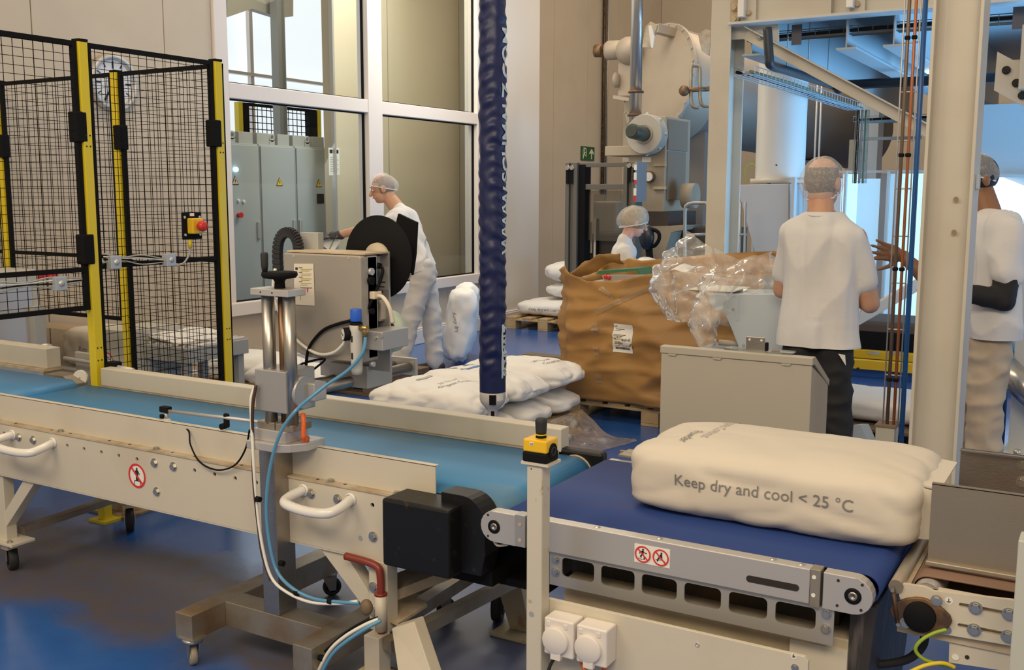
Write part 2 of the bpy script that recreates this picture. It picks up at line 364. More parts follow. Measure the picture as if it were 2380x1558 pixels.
def panel(a,b,z0,z1,bar=None,sx=.05,sz=.038):
    a=V((a[0],a[1],0));b=V((b[0],b[1],0));d=(b-a);L=d.length;d.normalize();nrm=V((d.y,-d.x,0))
    fr=MB()
    for k in (0,L-.022): fr.bar(a+d*(k+.011)+V((0,0,z0)),a+d*(k+.011)+V((0,0,z1)),.024,.022,d)
    for z in (z0+.011,z1-.011): fr.bar(a+V((0,0,z)),b+V((0,0,z)),.022,.022)
    o=fr.build('mesh_panel',BLK,fence)
    w=MB(); k=sx
    while k<L-.02: w.cyl(a+d*k+V((0,0,z0)),a+d*k+V((0,0,z1)),.0017,n=4,cap=False); k+=sx
    z=z0+sz
    while z<z1-.01: w.cyl(a+V((0,0,z))+nrm*.003,b+V((0,0,z))+nrm*.003,.0017,n=4,cap=False); z+=sz
    w.build('wire_mesh',BLK,o,kind='stuff')
    if bar: MB().bar(a+V((0,0,bar)),b+V((0,0,bar)),.02,.022).build('cross_rail',BLK,o)
ZB=1.246
panel((FX,PY+.028),(FX,RY-.028),.12,ZT,ZB)
panel((FX,2.05),(FX,PY-.028),1.045,ZT,1.237)
panel((FX-.028,BY),(-5.05,BY),.12,ZT,1.225)
panel((-5.11,BY),(-6.17,BY),0.835,ZT,1.214)
panel((-6.23,BY),(-7.2,BY),0.835,ZT,1.214)
clip(FX-.005,PY-.03,1.898,0); clip(FX,PY-.03,1.332,0); clip(FX,RY-.03,1.909,0); clip(-5.05,BY-.01,1.913,0); clip(-6.17,BY-.01,1.885,0)
# emergency stop and junction boxes on the mesh
c=V((-4.160,3.781,1.426)); t=thing('emergency_stop','red emergency stop button in a yellow box on the mesh fence','switch',c)
MB().box(c.x-.01,c.x,c.y-.065,c.y+.065,c.z-.07,c.z+.07).build('mounting_plate',BLK,t,.012)
MB().box(c.x,c.x+.045,c.y-.036,c.y+.036,c.z-.040,c.z+.040).build('housing',mat('estop_yellow',(.80,.50,.02),.35),t,.006)
MB().lathe([(.014,.045),(.014,.06),(.026,.064),(.028,.08),(.022,.092),(0,.094)],c,(1,0,0),20).build('mushroom_button',REDP,t)
MB().box(c.x,c.x+.002,c.y-.014,c.y+.014,c.z+.05,c.z+.066).build('name_tag',SIGNW,t)
for a in (-1,1):
    for b in (-1,1): MB().cyl(c+V((0,a*.05,b*.045)),c+V((.004,a*.05,b*.045)),.007,n=10).build('screw',ALU,t)
MB().cyl(c+V((.0,-.02,-.07)),c+V((.0,-.02,-.115)),.009,n=10).build('cable_gland',YEL,t)
MB().tube(spl([c+V((0,-.02,-.11)),c+V((0,-.03,-.15)),c+V((0,-.07,-.19)),c+V((.0,-.12,-.20))]),.005,6).build('cable',GREY,t)
GALV=mat('galvanised',(.50,.54,.58),.4,.4)
for px,lab in (((265,610),'square grey junction box on the mesh beside the tall yellow post'),((393,604),'square grey junction box on the mesh below the emergency stop'),((137,659),'square grey junction box on the raised mesh panel left of the post')):
    c=V({(265,610):(-4.165,3.290,1.264),(393,604):(-4.165,3.624,1.258),(137,659):(-4.165,2.985,1.185)}[px])
    t=thing('junction_box',lab,'box',c,'junction boxes on the fence')
    MB().box(c.x-.02,c.x+.02,c.y-.03,c.y+.03,c.z-.032,c.z+.032).build('housing',GALV,t,.004); MB().lathe([(0,.028),(.012,.026),(.015,.02)],c,(1,0,0),12).build('lid_screw',ALU,t)
for a,b,lab in (((-4.175,3.238,1.287),(-4.175,3.611,1.254),'grey cables tied along the mesh between two junction boxes'),((-4.175,2.704,1.191),(-4.175,3.114,1.193),'grey cable bundle along the raised mesh panel')):
    a=V(a);b=V(b); t=thing('cable_bundle',lab,'cable',a)
    for k in range(4):
        z=V((.002*k,0,.014*(k-1.5))); MB().tube(spl([a+z,a.lerp(b,.3)+z*.4,a.lerp(b,.6)+z*1.1,b+z*.3],5),.0035,6).build('cable',(GREY,BLK,SIGNW,GREY)[k],t)
# ---------------------------------------------------------------- helpers for machines
_bolt={}
def bolt(parent,p,n,r=.011,washer=True,m=None,name='bolt'):
    p=V(p);n=V(n).normalized(); k=(round(r,4),washer,id(m))
    q=n.to_track_quat('Z','Y')
    if k not in _bolt:
        b=MB().lathe([(r*1.5,0),(r*1.5,r*.25),(r,r*.25)] if washer else [(r,0),(r,.001)],(0,0,0),(0,0,1),12,False)
        hx=[(r*math.cos(i*PI/3),r*math.sin(i*PI/3),r*.25) for i in range(6)]; b.prism(hx,(0,0,r*.7))
        o=b.build(name,m or BOLT,parent,raw=True); o.location=(0,0,0); _bolt[k]=o.data
    else:
        o=bpy.data.objects.new(name,_bolt[k]); COL.objects.link(o); o.parent=parent
    o.rotation_mode='QUATERNION'; o.rotation_quaternion=q
    o.location=p-world_org(parent); return o
def caster(parent,p,r=.06,w=.035,yaw=0,wheelm=RUB,h=None):
    p=V(p); h=h or r*2.5; d=V((math.cos(yaw),math.sin(yaw),0)); s=V((-d.y,d.x,0)); c=p+V((0,0,r))+d*r*.35
    fk=MB()
    for k in (-1,1):
        a=s*(k*(w/2+.004)); fk.prism([c+a-d*.013-V((0,0,.012)),c+a+d*.013-V((0,0,.012)),p+a+d*.03+V((0,0,h-.01)),p+a-d*.03+V((0,0,h-.01))],s*(.003*k))
    fk.cyl(p+V((0,0,h-.012)),p+V((0,0,h)),.035,n=16); fk.box(p.x-.04,p.x+.04,p.y-.03,p.y+.03,p.z+h,p.z+h+.005)
    o=fk.build('caster',BOLT,parent)
    MB().lathe([(0,-w/2+.002),(r*.62,-w/2+.002),(r*.66,-w/2),(r*.93,-w/2),(r,-w/4),(r,w/4),(r*.93,w/2),(r*.66,w/2),(r*.62,w/2-.002),(0,w/2-.002)],c,s,24).build('wheel',wheelm,o)
    MB().lathe([(0,-w/2-.003),(r*.55,-w/2-.001),(r*.6,-w/2+.004),(r*.6,w/2-.004),(r*.55,w/2+.001),(0,w/2+.003)],c,s,20).build('hub_cap',mat('hub_grey',(.5,.5,.5),.5) if wheelm!=RUB else BLK,o)
    return o
def circle(c,ax,r,n=16):
    c=V(c); a=V(ax).orthogonal().normalized(); b=V(ax).normalized().cross(a); return [c+a*(r*math.cos(2*PI*i/n))+b*(r*math.sin(2*PI*i/n)) for i in range(n)]
def text(name,s,size,parent,m,fn,label=None,align='CENTER',depth=0,sy=1,bold=0):
    cu=bpy.data.curves.new('t','FONT'); cu.body=s; cu.size=size; cu.align_x=align; cu.align_y='CENTER'; cu.resolution_u=3; cu.offset=bold
    ob=bpy.data.objects.new('t',cu); COL.objects.link(ob); bpy.context.view_layer.update()
    me=bpy.data.meshes.new_from_object(ob.evaluated_get(bpy.context.evaluated_depsgraph_get())); bpy.data.objects.remove(ob)
    bm=bmesh.new(); bm.from_mesh(me)
    if depth:
        for _ in range(depth):
            bmesh.ops.triangulate(bm,faces=bm.faces); es=[e for e in bm.edges if e.calc_length()>size*.12]; bmesh.ops.subdivide_edges(bm,edges=es,cuts=1)
        bmesh.ops.triangulate(bm,faces=bm.faces)
    b=MB(); b.add([fn(v.co.x,v.co.y*sy) for v in bm.verts],[[v.index for v in f.verts] for f in bm.faces]); bm.free()
    return b.build(name,m,parent,0,label)
def plane_fn(o,u,v,n,off=.0012):
    o=V(o);u=V(u).normalized();v=V(v).normalized();n=V(n).normalized(); return lambda x,y:o+u*x+v*y+n*off
def ring(mb,c,u,v,n,r0,r1,k=28):
    c=V(c);u=V(u);v=V(v);n=V(n)
    vs=[c+(u*math.cos(2*PI*i/k)+v*math.sin(2*PI*i/k))*r+n for r in (r0,r1) for i in range(k)]
    return mb.add(vs,[(i,(i+1)%k,k+(i+1)%k,k+i) for i in range(k)])
def prohibit(parent,c,r,u,v,n,kind):
    """round red prohibition sign, black figure under the bar"""
    c=V(c);u=V(u);v=V(v);n=V(n)
    s=MB().add([c+(u*math.cos(2*PI*i/28)+v*math.sin(2*PI*i/28))*r+n*.0008 for i in range(28)],[tuple(range(28))]).build('safety_sign',SIGNW,parent)
    f=MB()
    def P(x,y): return c+u*(x*r)+v*(y*r)+n*.0016
    def poly(pts): f.add([P(*p) for p in pts],[tuple(range(len(pts)))])
    def limb(pts,wd):
        for (a,b),(cx,d) in zip(pts,pts[1:]):
            L=math.hypot(cx-a,d-b); px,py=-(d-b)/L*wd,(cx-a)/L*wd; poly([(a+px,b+py),(a-px,b-py),(cx-px,d-py),(cx+px,d+py)])
    def head(x,y,q): poly([(x+q*math.cos(i*PI/5),y+q*math.sin(i*PI/5)) for i in range(10)])
    if kind=='stand':
        head(0,.56,.10); limb([(0,.46),(0,.05)],.13); limb([(-.06,.05),(-.08,-.4)],.07); limb([(.07,.05),(.07,-.4)],.07); limb([(-.1,.4),(-.28,.1)],.05); limb([(.1,.4),(.28,.12)],.05)
        limb([(-.34,-.74),(-.30,-.42),(.32,-.42),(.36,-.74)],.035)
    elif kind=='walk':
        head(.02,.56,.12); limb([(0,.42),(-.04,0)],.13); limb([(-.04,0),(.22,-.25),(.16,-.62)],.08); limb([(-.06,0),(-.3,-.3),(-.16,-.38)],.08); limb([(.02,.36),(.36,.14),(.5,.2)],.05); limb([(-.02,.36),(-.36,.26),(-.4,.02)],.05); limb([(-.6,-.5),(-.2,-.62),(.0,-.62)],.03)
    else:
        head(.08,.52,.12); limb([(.04,.4),(.1,-.05)],.12); limb([(.1,-.05),(-.28,-.05),(-.4,-.5)],.08); limb([(.06,.3),(-.3,.1)],.05); limb([(-.62,-.34),(.15,-.25),(.55,-.42)],.04)
    f.build('figure',INK,s)
    g=MB(); ring(g,c,u,v,n*.0022,r*.82,r); a=math.cos(PI/4)
    for q in (1,):
        e=V((0,0,0)); w=.085
        g.add([P(-.62-w*a,.62-w*a)+n*.001,P(-.62+w*a,.62+w*a)+n*.001,P(.62+w*a,-.62+w*a)+n*.001,P(.62-w*a,-.62-w*a)+n*.001],[(0,1,2,3)])
    g.build('red_ring',RED,s)
    return s
# ---------------------------------------------------------------- sack conveyor (left)
BELTA=mat('worn_blue_belt',(.030,.19,.40),.5,0,(.15,.20,.21),2.2,.50,.85,stretch=(.6,2.2,1))
Y0=2.5; YB=3.16
t=cvA=thing('belt_conveyor','long cream belt conveyor with worn light blue belt and two white handles','conveyor',(-2.9,2.83,0))
def sideplate(y,parent,holes):
    z0,z1,x0,x1=.435,.655,-4.03,-1.80
    hs=[[V((x+.008*math.cos(i*PI/5),y,.615+.008*math.sin(i*PI/5))) for i in range(10)] for x in holes]
    return MB().prism([(x0,y,z0),(x1,y,z0),(x1,y,z1),(x0,y,z1)],(0,.008,0),hs)
sideplate(Y0,cvA,[-3.898,-3.496,-3.395,-3.294,-3.194,-3.093,-2.79,-2.69,-2.59,-2.49,-1.989]).box(-4.03,-1.80,Y0,Y0+.05,.430,.4355).build('side_plate',CREAM,cvA)
MB().box(-4.03,-1.80,YB,YB+.008,.435,.655).build('side_plate',CREAM,cvA)
MB().box(-4.03,-1.76,Y0-.004,Y0+.045,.655,.662).build('top_flange',DUSTY,cvA)
MB().box(-4.3,-1.76,Y0+.022,Y0+.028,.662,.770).box(-4.3,-1.76,Y0+.022,Y0+.042,.766,.771).build('guard_rail',CREAM,cvA,.001)
MB().box(-4.135,-1.66,YB-.002,YB+.06,.685,.770).build('guard_rail',CREAM,cvA,.004)
MB().box(-4.135,-1.66,YB+.0,YB+.05,.672,.685).build('dust_strip',DUSTY,cvA)
for x in (-3.55,-3.0,-2.42,-2.17,-1.90,): bolt(cvA,(x,Y0+.012,.662),(0,0,1),.010)
for k in range(18): 
    x=-3.95+k*.115
    if abs((k%3))!=2: MB().cyl((x,Y0+.013,.6615),(x,Y0+.013,.6625),.006,n=8).build('slot',DARK,cvA)
for x,z in ((-2.996,.615),(-2.896,.615),(-2.991,.507),(-1.987,.512),(-2.243,.615),(-2.13,.613),(-3.80,.612),(-3.705,.612)): bolt(cvA,(x,Y0,z),(0,-1,0),.0115)
MB().cyl((-2.039,Y0-.001,.498),(-2.039,Y0+.001,.498),.009,n=12).build('plug',ALU,cvA)
def belt(parent,m,x0,x1,y0,y1,zt,r,name='belt'):
    prof=[]
    for i in range(13): g=PI/2-PI*i/12; prof.append((x1-r+r*math.cos(g),zt-r+r*math.sin(g)))
    for i in range(13): g=-PI/2-PI*i/12; prof.append((x0+r+r*math.cos(g),zt-r+r*math.sin(g)))
    n=len(prof); b=MB(); vs=[V((x,y0,z)) for x,z in prof]+[V((x,y1,z)) for x,z in prof]
    b.add(vs,[(i,(i+1)%n,n+(i+1)%n,n+i) for i in range(n)],True)
    return b.build(name,m,parent,solid=.004)
belt(cvA,BELTA,-4.27,-1.535,Y0+.04,YB-.01,.68,.062)
for x in (-1.597,-4.208): MB().cyl((x,Y0-.0,.618),(x,YB+.02,.618),.055,n=24).build('roller',SSD,cvA)
# far bearing bracket at the belt end
MB().box(-1.68,-1.50,YB+.0,YB+.05,.60,.70).build('end_cover',BLKG,cvA,.01); MB().cyl((-1.6,YB-.012,.62),(-1.6,YB+.0,.62),.066,n=24).build('roller_flange',DUSTY,cvA)
def handle(x0,x1,z):
    d=.105; pts=[(x0+.02,Y0,z+.022),(x0+.012,Y0-d*.6,z+.012),(x0+.035,Y0-d,z+.005),((x0+x1)/2,Y0-d-.006,z-.004),(x1-.035,Y0-d,z+.0),(x1-.012,Y0-d*.6,z+.01),(x1-.02,Y0,z+.022)]
    h=MB().tube(spl(pts,7),.0165,14).build('handle',WHITEP,cvA)
    for x in (x0+.02,x1-.02): MB().lathe([(.0165,.0),(.022,.0),(.021,.006),(.0165,.008)],(x,Y0,z+.022),(0,-1,0),16).build('weld_collar',WHITEP,h)
handle(-3.86,-3.56,.595); handle(-2.295,-2.055,.600)
prohibit(cvA,(-3.095,Y0,.552),.047,(1,0,0),(0,0,1),(0,-1,0),'stand')
# drive cover
MB().box(-1.875,-1.628,Y0-.10,Y0+.03,.470,.683).build('drive_cover',BLKG,cvA,.010)
c=V((-1.60,Y0-.055,.645)); pf=[V((-1.70,0,.712)),V((-1.625,0,.712))]+[V((-1.625+.08*math.sin(g),0,.632+.08*math.cos(g))) for g in [i*PI/14 for i in range(1,8)]]+[V((-1.545,0,.54)),V((-1.56,0,.475)),V((-1.70,0,.475))]
MB().prism([p+V((0,Y0-.035,0)) for p in pf],(0,.08,0)).build('belt_cover',BLKG,cvA,.005)
MB().box(-1.90,-1.56,Y0+.03,YB-.05,.42,.47).box(-1.80,-1.42,2.62,3.02,.395,.42).build('drip_tray',BLK,cvA)
# legs
def leg_end(x,sgn):
    b=MB().box(x-.025,x+.025,Y0+.01,Y0+.06,.10,.44)
    b.prism([(x+sgn*.02,Y0+.012,.20),(x+sgn*.02,Y0+.012,.27),(x+sgn*.17,Y0+.012,.436),(x+sgn*.245,Y0+.012,.436)],(0,.045,0))
    o=b.build('leg',CREAM,cvA,.003)
    MB().box(x-.05,x+.10,Y0-.02,Y0+.09,.135,.147).build('foot_plate',CREAM,o,.002)
    bolt(o,(x+.06,Y0+.0,.147),(0,0,1),.009)
leg_end(-3.97,1)
caster(cvA,(-4.0,2.56,0),.052,.036,-.4,h=.13); caster(cvA,(-3.98,3.16,0),.055,.036,-.7,h=.14); caster(cvA,(-1.93,3.18,0),.062,.038,-1.2,h=.16)
MB().bar((-3.95,2.58,.17),(-4.0,3.2,.17),.04,.03).build('cross_member',SSD,cvA); MB().bar((-3.95,3.13,.14),(-3.95,3.13,.44),.05,.05,(1,0,0)).build('leg',CREAM,cvA)
t=thing('floor_stand','rusty bolted down cream pedestal under the far side of the left conveyor','pedestal',(-4.25,3.35,0))
MB().box(-4.33,-4.21,3.30,3.40,.012,.42).build('pillar',DUSTY,t,.003); MB().box(-4.42,-4.12,3.24,3.46,0,.014).build('base_plate',mat('rusty_plate',(.36,.28,.16),.7,0,(.25,.10,.03),20),t,.002)
for a in (-4.39,-4.15): 
    for b in (3.27,3.43): bolt(t,(a,b,.014),(0,0,1),.012)
# right end support: struts, clamp with red crank handle, splayed feet
MB().prism([(-2.225,Y0+.01,.432),(-2.115,Y0+.01,.432),(-1.985,Y0+.01,.275),(-1.985,Y0+.01,.21)],(0,.05,0)).build('strut',CREAM,cvA,.002)
MB().box(-2.005,-1.93,Y0-.005,Y0+.05,.20,.435).build('clamp_plate',CREAM,cvA,.003)
for z in (.345,.262): bolt(cvA,(-1.985,Y0-.005,z),(0,-1,0),.012)
MB().cyl((-1.945,Y0-.02,.215),(-1.945,Y0-.02,.335),.020,n=16).build('clamp_tube',CREAM,cvA)
MB().tube(spl([(-2.085,Y0-.02,.435),(-2.0,Y0-.02,.432),(-1.955,Y0-.02,.422),(-1.945,Y0-.02,.39),(-1.945,Y0-.02,.335)],6),.0125,12).cyl((-1.945,Y0-.02,.333),(-1.945,Y0-.02,.341),.021,n=16).build('crank_handle',mat('oxide_red_rod',(.22,.035,.02),.35),cvA); MB().cyl((-1.945,Y0-.02,.215),(-1.945,Y0-.02,.12),.0115,n=12).build('locking_pin',bpy.data.materials['oxide_red_rod'],cvA)
MB().prism([(-1.965,2.492,0.234),(-1.933,2.488,0.234),(-1.939,2.507,0.234),(-1.891,2.498,0.234),(-1.899,2.668,0.234),(-1.930,2.692,0.234),(-1.960,2.691,0.234),(-1.973,2.727,0.234),(-2.038,2.724,0.234)],(0,0,.010)).build('support_plate',DUSTY,cvA)
MB().box(-1.985,-1.925,Y0-.06,Y0+.0,.075,.205).build('foot_block',CREAM,cvA,.002)
MB().box(-2.02,-1.90,Y0-.09,Y0+.01,.062,.076).build('foot_plate',mat('rusty_cream',(.50,.42,.28),.6,0,(.28,.13,.05),18,.45,.6),cvA,.002)
MB().prism([(-2.01,Y0-.10,.015),(-1.93,Y0-.10,.015),(-1.93,Y0-.05,.06),(-2.01,Y0-.05,.06)],(.03,.10,0)).build('caster_brake',SSD,cvA,.002)
MB().prism([(-1.866,2.430,0.257),(-1.780,2.430,0.300),(-1.635,2.330,0.178),(-1.760,2.330,0.132)],(.0,.05,0)).build('splayed_leg',CREAM,cvA,.003)
RUST=mat('rusty_cream_leg',(.46,.40,.28),.6,0,(.30,.13,.04),11,.5,.68)
MB().prism([(-1.932,3.100,0.275),(-1.818,3.100,0.304),(-1.750,3.100,0.016),(-1.826,3.100,-0.015)],(0,.05,0)).build('splayed_leg',RUST,cvA,.003)
MB().prism([(-1.858,2.957,0.330),(-1.749,3.033,0.330),(-1.779,3.066,0.330),(-1.876,3.061,0.330)],(0,0,.010)).build('support_plate',RUST,cvA)
MB().box(-1.88,-1.73,3.03,3.15,0,.012).build('foot_plate',RUST,cvA,.002)
MB().bar((-1.96,2.50,.20),(-1.99,3.14,.20),.05,.045).bar((-1.90,2.45,.185),(-1.74,3.12,.25),.04,.04).build('cross_member',SSD,cvA)
MB().bar((-2.0,2.6,.30),(-1.75,2.98,.395),.12,.035).build('cross_member',DUSTY,cvA)
# ---------------------------------------------------------------- inner conveyor inside the fence
t=cvB=thing('belt_conveyor','shorter cream conveyor with bright blue belt inside the yellow fence','conveyor',(-5.6,2.83,0))
BELTB=mat('bright_blue_belt',(.045,.24,.52),.45,0,(.10,.22,.34),3,.55,.8)
belt(cvB,BELTB,-7.0,-4.210+.01,2.56,3.08,.715,.05)
MB().box(-7.0,-4.33,2.49,2.505,.45,.70).build('side_plate',CREAM,cvB)
xe=-4.512
MB().box(-7.0,xe,3.14,3.22,.735,.835).build('guard_rail',CREAM,cvB,.004); MB().box(-7.0,xe,3.12,3.22,.722,.735).build('dust_strip',DUSTY,cvB)
MB().box(-7.0,-4.4,3.10,3.13,.45,.70).build('side_plate',CREAM,cvB)
MB().prism([(xe,3.12,.715),(-4.36,3.12,.715),(-4.30,3.12,.68),(-4.30,3.12,.645),(xe,3.12,.645)],(0,.09,0)).build('end_cover',SSD,cvB,.004)
MB().box(xe,-4.28,3.30,3.32,.68,.80).build('back_plate',ALU,cvB,.003)
MB().tube([(xe,3.24,.775),(-4.12,3.24,.765),(-4.0,3.24,.76)],.010,12).build('support_rod',ALU,cvB)
c=V((-4.331,3.200,0.701)); MB().cyl(c+V((.0,.0,0)),c+V((.006,-.016,0)),.037,n=28).build('reflector',SIGNW,cvB,.002); MB().cyl(c+V((.006,-.016,0)),c+V((.0064,-.0168,0)),.003,n=8).build('reflector_screw',DARK,cvB)
MB().box(-4.17,-4.11,3.215,3.265,.735,.79).build('rod_clamp',BLK,cvB,.006)
c=V((-4.811,3.350,0.750)); MB().box(c.x-.05,c.x+.05,3.30,3.36,c.z-.03,c.z+.035).build('sensor_head',BLK,cvB,.008); MB().cyl((c.x-.05,3.37,c.z+.01),(c.x-.02,3.38,c.z+.01),.045,n=20).build('sensor_disc',SIGNW,cvB)
for x in (-6.6,-4.9): MB().box(x-.03,x+.03,2.52,2.58,0,.46).box(x-.03,x+.03,3.06,3.12,0,.46).build('leg',CREAM,cvB,kind='stuff')
t=thing('control_housing','tall pale grey machine housing at the left edge behind the mesh','housing',(-6.2,3.6,0))
MB().box(-6.3,-5.75,3.45,3.98,0,1.127).build('body',GREY and mat('pale_grey',(.52,.50,.45),.5),t,.008); MB().box(-5.75,-5.745,3.50,3.93,.15,1.127-.06).build('side_panel',ALU,t,.003)
MB().box(-5.76,-5.70,3.9,3.98,.55,.9).build('bracket',GREY,t,.004)
zt_=0.403
t=thing('side_conveyor','low pale grey side conveyor behind the rear mesh fence','conveyor',(-5.8,4.7,0)); MB().box(-6.34,-5.514,4.42,4.95,.0,zt_).build('body',mat('side_grey_paint',(.42,.42,.41),.5),t,.006)
t=thing('guard_housing','pale grey guard housing with red prohibition sign behind the yellow post','housing',(-5.3,4.6,zt_)); xa_,xb_=-5.817,-5.535
MB().box(xa_,xb_,4.45,4.92,zt_,0.699).build('body',mat('pale_housing',(.50,.48,.42),.5),t,.006)
prohibit(t,(-5.746,4.449,0.490),.055,(1,0,0),(0,0,1),(0,-1,0),'walk')
t=MB().bar((-6.300,4.201,0.739),(-6.300,4.927,0.586),.05,.04).build('wall_rail',mat('wood_rail',(.62,.46,.28),.5)); tag(t,'beige horizontal rail low on the wall behind the fence','rail')
# ---------------------------------------------------------------- sacks
SACKM=mat('white_sack_paper',(.80,.78,.75),.62,0,bump=.5,bs=14)
SACKB=mat('cream_sack_paper',(.63,.57,.48),.62,0,bump=.35,bs=9)
TXT=mat('sack_print_grey',(.20,.19,.18),.6); TXTL=mat('sack_print_pale',(.45,.43,.42),.6)
SG='white paper sacks'
def sack(label,c,dim,rot=(0,0,0),seed=0,k=5,pinch=.35,flare=.06,m=None,group=SG,n=(30,18,8),wr=.012,sag=.0,name='paper_sack',parent=None):
    bm=bmesh.new(); L,W,H=dim
    vs=[];fs=[]
    nx,ny,nz=n
    def face(o,a,b,na,nb):
        base=len(vs)
        for j in range(nb+1):
            for i in range(na+1): vs.append(V(o)+V(a)*(i/na)+V(b)*(j/nb))
        for j in range(nb):
            for i in range(na): q=base+j*(na+1)+i; fs.append((q,q+1,q+na+2,q+na+1))
    face((-1,-1,1),(2,0,0),(0,2,0),nx,ny);face((-1,-1,-1),(2,0,0),(0,2,0),nx,ny)
    face((-1,-1,-1),(2,0,0),(0,0,2),nx,nz);face((-1,1,-1),(2,0,0),(0,0,2),nx,nz)
    face((-1,-1,-1),(0,2,0),(0,0,2),ny,nz);face((1,-1,-1),(0,2,0),(0,0,2),ny,nz)
    R=Euler(rot).to_matrix(); out=[]; sv=V((seed*13.7,seed*5.1,seed*3.3))
    for p in vs:
        s=(abs(p.x)**k+abs(p.y)**k+abs(p.z)**k)**(1/k); q=p/s
        t=1-pinch*abs(q.x)**4*(1-.25*q.y**2)-.22*abs(q.y)**4
        f=1+flare*abs(q.x)**6*abs(q.y)**3
        x=q.x*L/2; y=q.y*W/2*f; z=q.z*H/2*t
        z-=sag*(q.x**2)*H
        pt=V((x,y,z)); nn=q.normalized()
        e=max(abs(q.x)**4,abs(q.y)**6*.7); rg=(1-abs(noise.noise(V((x*5+y*4,y*9-x*2,z*14))+sv)))**4; d=noise.noise(V((x*7,y*9,z*9))+sv)*wr+abs(noise.noise(V((x*16,y*14,z*20))+sv))*wr*.6-rg*wr*(.5+1.9*e)
        pt+=nn*d; out.append(R@pt+V(c))
    b=MB(); b.add(out,fs,True); o=b.build(name,m or SACKM,parent); bm.free()
    if parent is None: tag(o,label,'sack',group)
    return o
def bvh(o):
    org=world_org(o); return BVHTree.FromPolygons([v.co+org for v in o.data.vertices],[p.vertices[:] for p in o.data.polygons])
def proj_fn(tree,o,u,v,n,off=.0025):
    o=V(o);u=V(u).normalized();v=V(v).normalized();n=V(n).normalized()
    def f(x,y):
        p=o+u*x+v*y; h,nn,_,_=tree.ray_cast(p+n*.35,-n)
        return (h+n*off) if h is not None else p
    return f
xa_,xb_=-6.280,-5.861; z0_=0.403; z1_=0.671
q_=sack('cream sack on the side conveyor behind the raised mesh, printed keep dry',((xa_+xb_)/2,4.68,(z0_+z1_)/2+.002),(xb_-xa_,.42,z1_-z0_),(0,0,0),61,7,.1,.02,SACKB,SG,(22,14,8),.01)
text('print','Keep dry',.05,q_,TXT,proj_fn(bvh(q_),((xa_+xb_)/2+.08,4.4,(z0_+z1_)/2+.0),(1,0,0),(0,0,1),(0,-1,0)))
xa_,xb_=-5.596,-5.248; z0_=.62; z1_=0.652
sack('white sack behind the full height mesh panel at the fence corner',((xa_+xb_)/2,4.85,(z0_+z1_)/2),(xb_-xa_,.5,z1_-z0_),(0,.12,0),62,7,.15,.02,SACKM,SG,(22,14,8),.012)
t=thing('roller_table','low grey roller table under the sack at the fence corner','table',((xa_+xb_)/2,4.85,0)); MB().box(xa_+.03,xb_+.12,4.58,5.12,.50,.60).build('frame',GREY,t,.004)
for k in range(7): x=xa_+.07+k*(xb_-xa_+.02)/6; MB().cyl((x,4.6,.595),(x,5.1,.595),.024,n=12).build('roller',ALU,t)
for x in (xa_+.06,xb_+.06):
    for y in (4.62,5.08): MB().box(x-.025,x+.025,y-.025,y+.025,0,.5).build('leg',GREY,t)
# sack riding on the right conveyor
s0=sack('big cream white sack lying on the dark blue belt, printed keep dry and cool',(-.775,2.84,.802),(.80,.47,.212),(0,0,0),3,8,.10,.02,SACKB,'white paper sacks',(48,28,14),.0045)
fl=MB(); fl.prism([(-.392,2.68,.735),(-.345,2.67,.742),(-.345,2.67,.864),(-.392,2.68,.868)],(0,.006,0)); fl.prism([(-.41,2.70,.868),(-.345,2.70,.862),(-.345,3.0,.862),(-.41,3.0,.868)],(0,0,.005)); fl.build('end_flap',SACKB,s0)
tr=bvh(s0)
text('print','Keep dry and cool < 25 °C',.044,s0,TXT,proj_fn(tr,(-0.775,2.600,0.815),(1,0,0),(0,0,1),(0,-1,0),.003),depth=1)
text('print','Organic Coconut',.042,s0,TXTL,proj_fn(tr,(-.985,2.90,.9),(0,-1,0),(1,0,0),(0,0,1),.003),depth=1); text('print','Powder',.042,s0,TXT,proj_fn(tr,(-1.03,2.76,.9),(0,-1,0),(1,0,0),(0,0,1),.003),depth=1)
# ---------------------------------------------------------------- right conveyor with dark blue belt
BELTD=mat('dark_blue_belt',(.022,.050,.20),.6,0,(.045,.05,.13),4,.6,.85,spec=.25)
YR=2.40
t=cvR=thing('belt_conveyor','aluminium framed conveyor with dark blue belt carrying the sack','conveyor',(-.95,2.75,0))
belt(cvR,BELTD,-1.475,-.432,YR+.045,3.09,.703,.036)
MB().box(-1.36,-.585,YR,YR+.035,.620,.707).box(-1.36,-.585,YR+.034,YR+.052,.695,.704).build('side_rail',ALU,cvR,.002)
def endblock(x,sgn):
    c=V((x,YR+.002,.660)); r=.0455; n=10
    pf=[V((c.x-sgn*.07,c.y,c.z+r))]+[c+V((sgn*r*math.sin(g),0,r*math.cos(g))) for g in [PI*i/n for i in range(n+1)]]+[V((c.x-sgn*.07,c.y,c.z-r))]
    o=MB().prism(pf,(0,.038,0)).build('bearing_block',ALU,cvR,.002)
    q=V((c.x,YR+.002,c.z))
    MB().lathe([(0,.001),(.004,.001),(.004,.003),(.010,.0035),(.011,.002)],q,(0,-1,0),20).build('shaft_end',SS,o); MB().lathe([(.011,.0015),(.019,.0025),(.020,.0),],q,(0,-1,0),24).build('bearing_seal',BLK,o)
    for a in (-.035,.035):
        for b in (-.03,.032):
            if sgn*a<0 or sgn>0: MB().cyl((c.x-sgn*abs(a)+ (0 if a<0 else sgn*.055),YR+.0025,c.z+b),(c.x-sgn*abs(a)+(0 if a<0 else sgn*.055),YR+.0005,c.z+b),.0035,n=8).build('pin_hole',DARK,o)
    return o
endblock(-1.475,-1); endblock(-.484,1)
